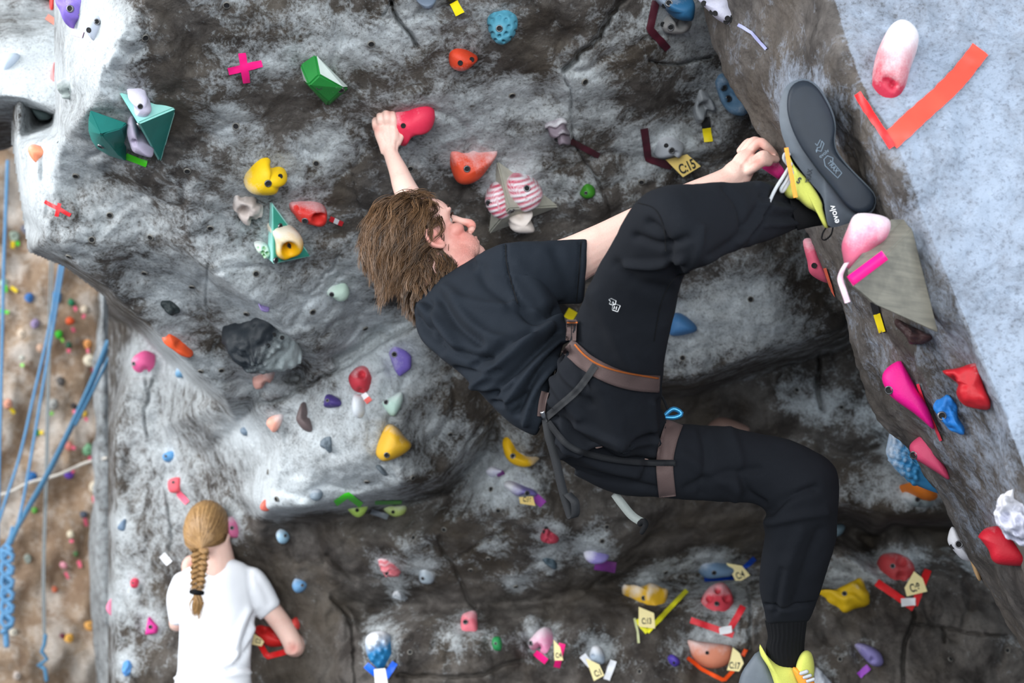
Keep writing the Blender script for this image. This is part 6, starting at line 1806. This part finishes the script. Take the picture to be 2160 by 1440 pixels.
# under-layer so that no scalp shows
cap = []
bvv, bff = hball(-.018, 0, .034, .100, .081, .088)
q = (bvv - HC) / HS
lc = np.stack([q @ hf, q @ hl, q @ hu], 1)
keep = ~(((lc[:, 0] > .055) & (lc[:, 2] < .085)) | ((lc[:, 0] > .02) & (lc[:, 2] < .05)) | ((lc[:, 0] > -.01) & (lc[:, 2] < .008)))
bff = [f for f in bff if all(keep[k] for k in f)]
nv0 = len(hv)
hv = np.vstack([hv, bvv])
hfc = hfc + [tuple(k + nv0 for k in f) for f in bff]
ht = np.concatenate([ht, np.full(len(bvv), .08)])
part('hair', (hv, hfc), M_HAIR, climber, attrs={'tone': ht})

# --- harness
harness = part('harness', drape([PB], [(1196, 728), (1214, 744), (1240, 766), (1290, 792), (1340, 806), (1392, 810)], 36, .004, 6, 4, .004), M_LOOP, climber)
part('trim_stitching', drape([PB], [(1212, 726), (1232, 748), (1262, 768), (1310, 784), (1390, 798)], 3.5, .0095, 1, 4, .0012), M_OR, harness)
part('leg_loop', drape([PB], [(1424, 890), (1410, 930), (1402, 980), (1408, 1048)], 36, .004, 6, 4, .004), M_LOOP, harness)
part('strap', drape([PB], [(1256, 770), (1220, 820), (1180, 856), (1152, 880)], 15, .010, 2, 4, .003), M_WEB, harness)
part('strap', drape([PB], [(1156, 890), (1200, 940), (1260, 962), (1340, 974), (1425, 976)], 13, .009, 2, 4, .003), M_WEB, harness)
HBV = [PB, TB]
part('waist_belt', drape(HBV, [(1150, 826), (1144, 850), (1141, 878)], 16, .003, 4, 4, .004), M_LOOP, harness)
part('buckle', drape(HBV, [(1144, 868), (1150, 890)], 9, .014, 2, 3, .005), M_METAL, harness)
def strap3(pts, w, mat, name, parent, nrm=None):
    p = [P(*q) for q in pts]
    vs, fs = ribbon3(p, RIGHT if nrm is None else nrm, w, None, '', thick=.0022)
    return part(name, (vs, fs), mat, parent)
strap3([(1152, 884, 2.68), (1158, 920, 2.67), (1172, 970, 2.665), (1186, 1030, 2.66), (1198, 1070, 2.655), (1206, 1092, 2.65), (1214, 1086, 2.64), (1213, 1060, 2.635), (1206, 1050, 2.64), (1196, 1040, 2.65)], 0.0165, M_WEB, 'hanging_strap', harness, RIGHT * .95 + UP * .25)
strap3([(1296, 1040, 2.84), (1312, 1062, 2.83), (1334, 1088, 2.82), (1356, 1102, 2.81)], .017, M_GREYW, 'adjuster_strap', harness, RIGHT * .7 + UP * .7)
part('strap_end', limb([(1350, 1104, 2.81, .006), (1358, 1098, 2.80, .006), (1362, 1106, 2.80, .006), (1354, 1122, 2.80, .005)]), M_SOCK, harness)
part('gear_tag', drape(HBV, [(1206, 674), (1204, 718)], 22, .012, 3, 4, .004), M_LOOP, harness)
part('tag_stitching', drape(HBV, [(1196, 680), (1218, 680)], 3, .018, 1, 4, .001), M_OR, harness)
part('gear_tag_edge', drape(HBV, [(1206, 676), (1205, 716)], 2, .0175, 1, 4, .001), M_SOCK, harness)
# blue carabiner-like clip behind the hip
part('blue_clip', limb([(1402, 876, 2.84, .0045), (1420, 862, 2.84, .005), (1438, 872, 2.84, .005), (1424, 880, 2.84, .005), (1404, 880, 2.84, .0045)], 8), plain('blue_anodised', srgb(60, 140, 190), .35, .5), harness)
part('clip_cord', limb([(1376, 818, 2.79, .003), (1396, 836, 2.82, .003), (1408, 862, 2.84, .003)], 6), M_WEB, harness)

# --- thigh logo: white outlines of a flag-like badge with A and H
lg = lambda x, y: (850 + x / 2.483, 560 + y / 2.483)
badge = [[(1090, 172), (1116, 184), (1112, 204), (1096, 206), (1080, 200), (1088, 188), (1078, 178), (1090, 172)], [(1098, 206), (1110, 200), (1138, 210), (1124, 242), (1096, 232), (1098, 206)]]
bvs, bfs = [], []
def add_strip(pl):
    global bvs, bfs
    v, f = drape([PB], [lg(*q) for q in pl] if len(pl) > 2 else [lg(*pl[0]), lg(*pl[1])], 1.15, .0012, 1, 1.5, .0008)
    b = len(bvs)
    bvs += v.tolist()
    bfs += [tuple(k + b for k in q) for q in f]
for pl in badge:
    for a, b in zip(pl[:-1], pl[1:]):
        add_strip([a, b])
for a, b in [((1094, 200), (1100, 188)), ((1100, 188), (1104, 202)), ((1097, 196), (1103, 197)), ((1108, 212), (1104, 228)), ((1120, 214), (1116, 232)), ((1106, 220), (1118, 223))]:
    add_strip([a, b])
part('badge', (np.array(bvs), bfs), M_WHITE, trousers)

# --- raised shoe: sole towards the camera, heel on the pink foothold
J = lambda pts: cx('J', pts)
SOLE = [(392, 100), (430, 72), (475, 72), (520, 105), (560, 165), (592, 235), (606, 300), (601, 360), (612, 415), (650, 470), (700, 525), (750, 575), (795, 625), (804, 665), (787, 703), (745, 722), (708, 716), (660, 680), (600, 605), (545, 540), (492, 470), (440, 395), (398, 310), (374, 225), (374, 150)]
RANDO = [(372, 92), (430, 62), (482, 66), (528, 100), (568, 160), (600, 232), (612, 300), (607, 360), (618, 412), (656, 466), (706, 521), (756, 571), (800, 622), (808, 668), (790, 712), (735, 742), (655, 774), (580, 786), (560, 720), (545, 640), (480, 560), (400, 450), (352, 350), (333, 245), (345, 150)]
UPP = [(400, 120), (430, 100), (470, 100), (510, 130), (548, 180), (575, 245), (585, 310), (580, 365), (590, 420), (630, 480), (680, 540), (725, 590), (760, 640), (765, 680), (740, 710), (700, 735), (640, 770), (575, 790), (548, 740), (520, 690), (440, 600), (385, 470), (362, 370), (352, 260), (368, 170)]
def ringpx(pts, d, sc=1.0, n=72, tilt=0.0):
    r = catmull(np.array(J(pts)), n)
    c = r.mean(0)
    r = c + (r - c) * sc
    t = r[:, 1] - 300
    return np.array([P(x, y, d + tilt * (x - 1700) / 100) for x, y in r])
# align ring starts
shoe = part('shoe', close_rows([ringpx(RANDO, 2.488), ringpx(RANDO, 2.50), ringpx(RANDO, 2.53, .99), ringpx(UPP, 2.555, 1.0), ringpx(UPP, 2.575, .9), ringpx(UPP, 2.59, .7)]), M_RAND, climber)
sole_rows = [ringpx(SOLE, 2.50), ringpx(SOLE, 2.478, 1.0), ringpx(SOLE, 2.472, .985), ringpx(SOLE, 2.468, .96), ringpx(SOLE, 2.466, .90), ringpx(SOLE, 2.464, .6), ringpx(SOLE, 2.463, .3)]
sv, sf = close_rows(sole_rows)
sole = part('sole', (sv, sf), M_RUB, shoe)
SB = mesh_bvh(sv, sf)
SHB = [SB, mesh_bvh(*[np.asarray(x) if i == 0 else x for i, x in enumerate(close_rows([ringpx(RANDO, 2.488), ringpx(RANDO, 2.50)]))])]
def pillow(outline, d, h, n=56, R=7, crop='J', sink=.03):
    r = catmull(np.array(cx(crop, outline)), n)
    c = r.mean(0)
    rows = [np.array([P(x, y, d + sink) for x, y in r])]
    for i in range(R):
        a = i / R * math.pi / 2
        s = math.cos(a) ** .6
        rows.append(np.array([P(*(c + (q - c) * s), d - h * math.sin(a)) for q in r]))
    return close_rows(rows)
part('knit_upper', pillow([(366, 402), (392, 462), (440, 520), (480, 560), (520, 620), (545, 672), (548, 700), (560, 740), (574, 790), (556, 792), (538, 752), (515, 715), (470, 690), (430, 655), (412, 640), (400, 560), (380, 470)], 2.505, .018, sink=.05), M_YEL, shoe)
part('tongue', pillow([(395, 520), (412, 560), (420, 620), (415, 642), (385, 647), (360, 630), (351, 605), (365, 570), (380, 540)], 2.515, .02, sink=.04), M_YEL, shoe)
part('side_tab', drape(SHB, [cx('J', [p])[0] for p in [(368, 398), (380, 470), (398, 560), (414, 642)]], 9, .02, 2, 4, .003, fallback=2.49), M_ORS, shoe)
def lace(pts, r=.0028):
    return part('lace', limb([(1500 + x / 2.322, 140 + y / 2.322, d, r) for x, y, d in pts], 8, .003), M_LACE, shoe)
lace([(392, 478, 2.478), (360, 530, 2.475), (310, 610, 2.47), (275, 690, 2.468), (260, 738, 2.468)], .0032)
lace([(394, 505, 2.48), (368, 560, 2.475), (342, 600, 2.475), (352, 612, 2.48), (385, 560, 2.482), (398, 520, 2.484)], .003)
lace([(384, 430, 2.49), (362, 428, 2.485), (356, 452, 2.485), (376, 480, 2.49)], .003)
part('lace_tip', limb([(1500 + 248 / 2.322, 140 + 738 / 2.322, 2.468, .003), (1500 + 274 / 2.322, 140 + 742 / 2.322, 2.468, .003)], 8, .002), M_LACE, shoe)
strap3([(1500 + 560 / 2.322, 140 + 790 / 2.322, 2.50), (1500 + 545 / 2.322, 140 + 815 / 2.322, 2.495), (1500 + 540 / 2.322, 140 + 845 / 2.322, 2.49), (1500 + 560 / 2.322, 140 + 852 / 2.322, 2.488), (1500 + 590 / 2.322, 140 + 825 / 2.322, 2.49), (1500 + 600 / 2.322, 140 + 785 / 2.322, 2.495)], .010, M_SOCK, 'pull_loop', shoe, FWD + RIGHT * .3)
# raised marks on the rubber
def mark(text, x, y, h, rot, d, mat, parent, sq=.8, bold=.01):
    me = text_mesh(text, 1.0, bold, .03)
    me.materials.append(mat)
    a = math.radians(rot)
    ex, ey = RIGHT * math.cos(a) + UP * math.sin(a), -RIGHT * math.sin(a) + UP * math.cos(a)
    s = h * m_per_px(d) / .7
    p = P(x, y, d) - np.array(climber.location)
    M = Matrix.Identity(4)
    for i in range(3):
        M[i][0], M[i][1], M[i][2], M[i][3] = ex[i] * s * sq, ey[i] * s, -FWD[i] * s, p[i]
    o = bpy.data.objects.new('lettering', me)
    COL.objects.link(o)
    o.parent = parent
    o.matrix_local = M
    return o
M_EMB = plain('embossed_rubber', srgb(104, 120, 134), .55, bump=0)
mark('evolv', 1738, 324, 8, 38, 2.4625, M_EMB, sole, 1.0, 0)
mark('TRAX', 1757, 352, 9, -52, 2.4625, M_EMB, sole, .9, .01)
mark('TRAX', 1707, 371, 10, 80, 2.485, M_RUB, shoe, .8, .015)
mark('evolv', 1760, 452, 13, 106, 2.483, M_WHITE, shoe, 1.0, .008)
def outline(pts, d, r, name, mat, parent, closed=True):
    q = pts + ([pts[0]] if closed else [])
    allv, allf = [], []
    for a, b in zip(q[:-1], q[1:]):
        v, f = limb([(a[0], a[1], d, r), (b[0], b[1], d, r)], 6, .004)
        bb = len(allv)
        allv += v.tolist()
        allf += [tuple(k + bb for k in t) for t in f]
    return part(name, (np.array(allv), allf), mat, parent)
w = lambda x, y: (1600 + x / 5.76, 150 + y / 5.76)
outline([w(838, 1028), w(905, 1055), w(900, 1100), w(1012, 1238), w(962, 1298), w(810, 1150), w(795, 1072)], 2.4632, .0008, 'emblem', M_EMB, sole)
outline([w(700, 960), w(760, 975), w(795, 880), w(770, 850), w(750, 925), w(715, 930), w(705, 985)], 2.4632, .0008, 'emblem', M_EMB, sole)
outline([w(690, 880), w(712, 905), w(750, 835)], 2.4632, .0007, 'emblem', M_EMB, sole, False)
mark('S', 1685, 381, 13, -30, 2.484, M_RUB, shoe, .9, .03)

# --- lower shoe, blurred by distance at the bottom edge
D3 = 3.03
def pshoe(name, pts, d, h, mat, parent, sink=.06):
    r = catmull(np.array(pts, float), 48)
    c = r.mean(0)
    rows = [np.array([P(x, y, d + sink) for x, y in r])]
    for i in range(7):
        a = i / 7 * math.pi / 2
        s = math.cos(a) ** .7
        rows.append(np.array([P(*(c + (q - c) * s), d - h * math.sin(a)) for q in r]))
    return part(name, close_rows(rows), mat, parent)
shoe2 = pshoe('shoe', [(1602, 1372), (1580, 1395), (1562, 1425), (1555, 1470), (1560, 1540), (1620, 1570), (1690, 1560), (1716, 1500), (1712, 1430), (1690, 1412), (1650, 1415), (1625, 1400)], 3.03, .03, M_RAND, climber, .1)
pshoe('knit_upper', [(1603, 1358), (1616, 1380), (1640, 1400), (1672, 1406), (1684, 1415), (1690, 1450), (1680, 1520), (1650, 1500), (1636, 1450), (1622, 1410), (1604, 1380)], 2.995, .02, M_YEL, shoe2)
pshoe('tongue', [(1700, 1371), (1712, 1378), (1718, 1405), (1714, 1435), (1700, 1445), (1682, 1430), (1679, 1405), (1688, 1380)], 2.985, .025, M_YEL, shoe2)
pshoe('side_tab', [(1672, 1408), (1690, 1412), (1712, 1424), (1718, 1450), (1700, 1460), (1684, 1440)], 2.975, .015, M_ORS, shoe2)
for k in range(3):
    part('lace', limb([(1690 + k * 7, 1420 + k * 8, 2.955, .004), (1702 + k * 7, 1416 + k * 8, 2.952, .004)], 8), M_LACE, shoe2)
# ------------------------------------------------------------------ the woman at the foot of the wall, seen from behind
M_WTEE = fabric('white_cotton', srgb(232, 234, 240), 1100, var=.03, sheen=0)
M_BLOND = hair_mat('blond_hair', srgb(96, 68, 40), srgb(188, 148, 98))
M_LEGGING = fabric('dark_leggings', srgb(26, 28, 34), 1100, sheen=0)
woman = empty('person', (P(450, 1300, 4.9)[0], P(450, 1300, 4.9)[1], 0))
tag(woman, 'woman in a white T-shirt with a braided ponytail, seen from behind', 'person')
W = lambda x, y: (340 + x / 3.79, 1060 + y / 3.79)
DW = 4.80
def wt(rows):
    return [(W(*a), W(*b), DW + dd, th) for a, b, dd, th in rows]
TORS = wt([((330, 470), (560, 450), .02, .8), ((200, 530), (680, 490), .02, .5), ((130, 620), (720, 560), .01, .5), ((130, 760), (740, 720), 0, .5), ((140, 900), (752, 860), 0, .5), ((150, 1060), (745, 1020), 0, .52),
           ((140, 1200), (730, 1180), 0, .55), ((120, 1340), (725, 1330), 0, .58), ((95, 1430), (728, 1430), 0, .6), ((90, 1560), (740, 1560), 0, .75), ((100, 1700), (740, 1700), 0, .85)])
SLR = wt([((620, 740), (640, 500), .02, .8), ((710, 810), (770, 515), .02, .75), ((752, 880), (860, 625), .03, .8), ((790, 940), (962, 805), .04, .85)])
SLL = wt([((230, 760), (230, 520), .02, .7), ((150, 800), (140, 560), .04, .7)])
SLL2 = wt([((230, 620), (110, 575), .03, 1.1), ((215, 760), (46, 740), .04, 1.1), ((200, 880), (46, 880), .05, 1.1), ((185, 990), (70, 980), .06, 1.2)])
v, f, n = union([tube(TORS), tube(SLR), tube(SLL), tube(SLL2)], .009, 4)
fold_l = [([W(700, 860), W(640, 1000), W(600, 1150)], 7, .012), ([W(740, 900), W(690, 1040), W(640, 1200)], 5, -.012), ([W(730, 1000), W(660, 1150), W(560, 1280)], 6, .010), ([W(720, 1120), W(650, 1240), W(540, 1340)], 5, -.010),
          ([W(100, 1400), W(300, 1390), W(500, 1380), W(720, 1350)], 4, .010), ([W(120, 1365), W(300, 1350), W(500, 1345), W(720, 1310)], 4, -.008), ([W(150, 1000), W(200, 1100), W(220, 1200)], 6, -.008), ([W(700, 560), W(710, 700), W(740, 820)], 4, -.006), ([W(250, 900), W(350, 1000), W(400, 1150)], 12, .006), ([W(760, 600), W(820, 700), W(860, 800)], 7, -.005)]
v = folds(v, n, fold_l)
v = v + n * (.004 * fbm(v, 9, 2, 3))[:, None]
wtee = part('t_shirt', (v, f), M_WTEE, woman)
WB = mesh_bvh(v, f)
# body
def wl(pts, M=18, step=.01):
    return limb([W(x, y) + (DW + d, r) for x, y, d, r in pts], M, step)
hc = W(366, 222)
HCW = P(hc[0], hc[1], DW + .02)
wp = lambda x, y, d: P(*W(x, y), DW + d)
parts = [ball(HCW, (.068, .088, .094)), ball(HCW + np.array([.018, .07, -.05]), (.058, .06, .075)), ball(HCW + np.array([.066, .0, -.02]), (.014, .022, .032)), ball(HCW + np.array([-.058, .0, -.02]), (.012, .020, .030)),
         ball(HCW + np.array([.03, .135, -.035]), (.014, .02, .022)), ball(HCW + np.array([.025, .10, -.115]), (.03, .03, .02)), ball(HCW + np.array([.028, .128, -.075]), (.02, .012, .009)),
         wl([(430, 330, .03, .052), (450, 440, .02, .056), (450, 560, .02, .07)]),
         wl([(680, 650, .02, .040), (800, 760, .04, .036), (895, 880, .05, .036), (985, 1000, .06, .035), (1050, 1120, .06, .034), (1062, 1165, .06, .034), (1080, 1110, .10, .036), (1098, 1030, .16, .032), (1092, 980, .20, .024)]),
         wl([(140, 700, .04, .026), (125, 880, .06, .026), (128, 965, .08, .028), (160, 860, .16, .038), (205, 650, .20, .032), (230, 540, .22, .025)])]
for k, (dx, dz) in enumerate([(-.018, .0), (-.006, .006), (.006, .006), (.018, .0)]):    # fingers of both hands on their holds
    for bx, by, d in ((1090, 960, .20), (236, 500, .23)):
        p = np.array(P(*W(bx, by), DW + d)) + np.array([dx, 0, dz])
        parts.append(limb3([np.append(p, .0095), np.append(p + np.array([0, .02, .022]), .009), np.append(p + np.array([0, .05, .018]), .008), np.append(p + np.array([0, .065, -.004]), .007)], 8))
for bx, by, d, sx in ((1090, 970, .20, -1), (236, 510, .23, 1)):
    p = np.array(P(*W(bx, by), DW + d))
    parts.append(ball(p, (.034, .022, .038)))
    parts.append(limb3([np.append(p + np.array([sx * .028, 0, -.01]), .011), np.append(p + np.array([sx * .046, .02, .01]), .010), np.append(p + np.array([sx * .04, .05, .025]), .008)], 8))
foot = woman.location
parts += [tube(TORS, shrink=.8)]
hipz = P(*W(420, 1600), DW)
for s in (-1, 1):
    parts.append(limb3([(hipz[0] + s * .08, hipz[1], hipz[2] - .08, .08), (hipz[0] + s * .09, hipz[1], .52, .055), (hipz[0] + s * .09, hipz[1] - .01, .10, .038)], 16, .02))
    parts.append(limb3([(hipz[0] + s * .09, hipz[1] - .03, .05, .034), (hipz[0] + s * .10, hipz[1] + .14, .03, .026)], 12, .01))
bv2, bf2, bn2 = union(parts, .006, 4)
pxw = to_px(bv2)
fl2 = .8 * np.exp(-(((pxw[:, 0] - W(1058, 1165)[0]) ** 2 + (pxw[:, 1] - W(1058, 1165)[1]) ** 2) / 14 ** 2)) + .8 * np.exp(-((pxw[:, 0] - W(236, 500)[0]) ** 2 + (pxw[:, 1] - W(236, 500)[1]) ** 2) / 14 ** 2)
bv2 = folds(bv2, bn2, [([W(1030, 1130), W(1050, 1170), W(1045, 1200)], 2.5, -.004), ([W(1075, 1130), W(1072, 1175)], 2.5, -.003)])
part('body', (bv2, bf2), M_SKIN, woman, attrs={'flush_shade': fl2 - .1, 'beard': np.zeros(len(bv2))})
# leggings and shoes (below the frame)
lg_ = [limb3([(hipz[0], hipz[1], hipz[2] - .02, .085), (hipz[0], hipz[1], hipz[2] - .12, .13)], 20, .02)]
for s in (-1, 1):
    lg_.append(limb3([(hipz[0] + s * .08, hipz[1], hipz[2] - .10, .098), (hipz[0] + s * .09, hipz[1], .52, .066), (hipz[0] + s * .09, hipz[1] - .01, .13, .048)], 18, .02))
lv_, lf_, ln_ = union(lg_, .012, 4)
part('leggings', (lv_, lf_), M_LEGGING, woman)
for s in (-1, 1):
    sv_, sf_, _n = union([limb3([(hipz[0] + s * .09, hipz[1] - .04, .046, .045), (hipz[0] + s * .10, hipz[1] + .10, .042, .042), (hipz[0] + s * .105, hipz[1] + .17, .034, .033)], 14, .01), limb3([(hipz[0] + s * .09, hipz[1] - .02, .05, .045), (hipz[0] + s * .09, hipz[1] - .01, .11, .052)], 14, .01)], .008, 3)
    sv_[:, 2] = np.maximum(sv_[:, 2], .0)
    part('shoe', (sv_, sf_), M_RAND, woman)
# combed-back hair, gathered at the nape
rng = np.random.default_rng(11)
paths, radii, tones = [], [], []
knot = wp(318, 372, -.085)
Rr = np.array([.0745, .097, .101])
for i in range(1500):
    th, ph = rng.uniform(-math.pi, math.pi), math.asin(rng.uniform(-.45, 1))
    d = np.array([math.sin(th) * math.cos(ph), math.cos(th) * math.cos(ph), math.sin(ph)])
    if d[1] > .55 and d[2] < .62: continue
    if d[1] > -.05 and d[2] < .15: continue
    if d[2] < -.30 and d[0] > .1: continue
    if d[0] > .55 and d[2] < .08 and d[1] > -.62: continue
    p0 = HCW + Rr * d
    out = []
    for q in np.linspace(0, 1, 12):
        p = p0 * (1 - q) + knot * q
        s_ = (p - HCW) / Rr
        r_ = np.linalg.norm(s_)
        if r_ < 1.0 + .04 * (1 - q) and q < .93:
            p = HCW + s_ / r_ * (1.0 + .03 * rng.random()) * Rr
        out.append(p)
    out = np.array(out)
    out[1:-1] = (out[:-2] + 2 * out[1:-1] + out[2:]) / 4
    paths.append(out)
    radii.append(rng.uniform(.0012, .0028))
    t = np.clip(rng.normal(.62, .16) - .45 * max(0, d[0] - .35), 0, 1)
    tones.append((t, t - .05))
hv, hfc, ht = strands(paths, radii, tones)
cv, cf = ball(HCW, Rr * .985)
lc = (cv - HCW) / Rr
kp = ~(((lc[:, 1] > .5) & (lc[:, 2] < .6)) | ((lc[:, 1] > -.1) & (lc[:, 2] < .12)) | ((lc[:, 2] < -.35) & (lc[:, 0] > .0)) | ((lc[:, 0] > .55) & (lc[:, 2] < .05) & (lc[:, 1] > -.6)) | (lc[:, 2] < -.75))
cf = [q for q in cf if all(kp[k] for k in q)]
b0 = len(hv)
part('hair', (np.vstack([hv, cv]), hfc + [tuple(k + b0 for k in q) for q in cf]), M_BLOND, woman, attrs={'tone': np.concatenate([ht, np.full(len(cv), .4)])})
# braid: three interlaced strands, then a loose tail
paths, radii, tones = [], [], []
A, B = wp(315, 372, -.10), wp(288, 715, -.16)
for s in range(3):
    for j in range(26):
        out = []
        o1, o2 = rng.normal(0, .0042), rng.normal(0, .0042)
        for q in np.linspace(0, 1, 70):
            a = q * 2 * math.pi * 2.6 + s * 2 * math.pi / 3
            wdt = .020 * (1 - .25 * q)
            p = A * (1 - q) + B * q
            out.append(p + np.array([wdt * math.sin(a) + o1, -.010 * math.sin(2 * a) + o2, o2 * .6]))
        paths.append(np.array(out))
        radii.append(rng.uniform(.0018, .0030))
        t = np.clip(rng.normal(.62, .15), 0, 1)
        tones.append((t, t))
v1, f1, t1 = strands(paths, radii, tones)
part('braid', (v1, f1), M_BLOND, woman, attrs={'tone': t1})
part('hair_tie', limb3([np.append(B + np.array([-.017, -.006, .002]), .008), np.append(B + np.array([0, -.012, 0]), .009), np.append(B + np.array([.017, -.006, -.002]), .008)], 10), M_SOCK, woman)
paths, radii, tones = [], [], []
for j in range(160):
    e = wp(*(np.array([288, 885]) + rng.normal(0, 1, 2) * np.array([22, 26])), -.16)
    m_ = (B + e) / 2 + np.array([rng.normal(0, .008), rng.normal(0, .005), 0])
    paths.append(catmull(np.array([B + rng.normal(0, .004, 3), m_, e]), 9, False))
    radii.append(rng.uniform(.0012, .0024))
    t = np.clip(rng.normal(.6, .18), 0, 1)
    tones.append((t, t + .1))
v1, f1, t1 = strands(paths, radii, tones)
part('ponytail_end', (v1, f1), M_BLOND, woman, attrs={'tone': t1})
# ------------------------------------------------------------------ ropes in front of the far wall
def rope_mat(name, a, b):
    m, nt, bs = new_mat(name)
    g = nt.nodes.new('ShaderNodeNewGeometry').outputs['Position']
    n = noise_n(nt, g, 60, 3, .6)
    nt.links.new(mixc(nt, n, a, b), bs.inputs['Base Color'])
    bs.inputs['Roughness'].default_value = .8
    nt.links.new(bump_n(nt, n, .4, .004), bs.inputs['Normal'])
    return m
M_BLUE = rope_mat('blue_rope', srgb(78, 136, 184), srgb(112, 160, 198))
M_BLUED = rope_mat('dark_blue_rope', srgb(62, 116, 156), srgb(96, 144, 176))
M_GREYR = rope_mat('grey_cord', srgb(120, 128, 132), srgb(160, 164, 164))
M_PALE = rope_mat('pale_cord', srgb(196, 190, 180), srgb(220, 214, 206))
def rope(pts, r, mat, label, M=10, d0=8.0):
    p = [(x, y, (q[0] if q else d0), r) for x, y, *q in pts]
    v, f = limb(p, M, .05)
    c = v.mean(0)
    o = mesh_obj('rope', v - c, f, mat)
    o.location = c
    return tag(o, label, 'rope')
rope([(16, 340), (12, 450), (8, 560), (5, 700), (2, 830), (-4, 1100), (-10, 1500)], .009, M_BLUE, 'single blue rope hanging at the left edge of the far wall')
rope([(130, 540), (104, 690), (72, 830), (42, 960), (10, 1060), (-30, 1190)], .008, M_BLUE, 'blue rope slanting down left, the left one of the twin ropes')
rope([(137, 540), (112, 690), (88, 830), (66, 960), (48, 1060), (36, 1110)], .008, M_BLUE, 'blue rope slanting down left, the right one of the twin ropes')
rope([(228, 722, 7.0), (196, 800, 7.2), (150, 900, 7.5), (100, 1000, 7.8), (60, 1070, 8), (36, 1112, 8), (22, 1144, 8)], .015, M_BLUED, 'thick dark blue rope running diagonally from the corner to the knot')
rope([(231, 752, 7.0), (202, 812, 7.2), (160, 895, 7.45)], .008, M_BLUED, 'short dark blue rope just under the thick diagonal rope')
rope([(26, 1112), (18, 1140), (0, 1160), (-30, 1180)], .008, M_BLUE, 'thin blue rope end leaving the knot to the left')
for x0, x1, x2, nm in ((106, 100, 92, 'left'), (112, 104, 96, 'right')):
    rope([(x0, 550), (x1, 800), (x1 - 4, 1000), (x2 - 2, 1200), (x2, 1350)], .005, M_GREYR, 'thin grey cord hanging on the far wall, the %s one of the pair' % nm, 8)
rope([(-20, 1048, 8.3), (20, 1038, 8.3), (60, 1018, 8.3), (120, 1002, 8.3), (180, 976, 8.0), (224, 966, 7.45)], .009, M_PALE, 'pale cord strung level across the far wall')
# daisy-chained bundle at the end of the blue rope
pts = []
for k in range(15):
    y = 1150 + k * 13
    pts.append((15 + 10 * math.sin(k * 2.1), y, 7.97 + .03 * math.cos(k * 2.1)))
b1 = rope(pts, .015, M_BLUE, 'blue daisy-chained rope bundle hanging below the knot')
b1.name = 'rope_bundle'
for k in range(6):
    y = 1160 + k * 27
    v, f = limb([(4, y, 7.95, 0.011), (24, y + 6, 7.93, .014), (27, y + 20, 7.95, .014), (8, y + 26, 7.93, .014), (2, y + 12, 7.95, .014), (5, y + 2, 7.95, .014)], 8, .03)
    c = np.array(b1.location)
    o = mesh_obj('rope_loop', v - c, f, M_BLUE, b1)
v, f = limb([(12, 1330, 7.97, .016), (14, 1360, 7.97, .016)], 8, .03)
mesh_obj('rope_tail', v - np.array(b1.location), f, M_BLUE, b1)
b2 = rope([(96, 1340), (88, 1354), (100, 1364), (86, 1376), (100, 1388), (88, 1398), (76, 1408), (84, 1412), (96, 1398), (94, 1420), (98, 1434)], .011, M_BLUED, 'dark blue knotted rope end below the grey cords')
b2.name = 'rope_knot'
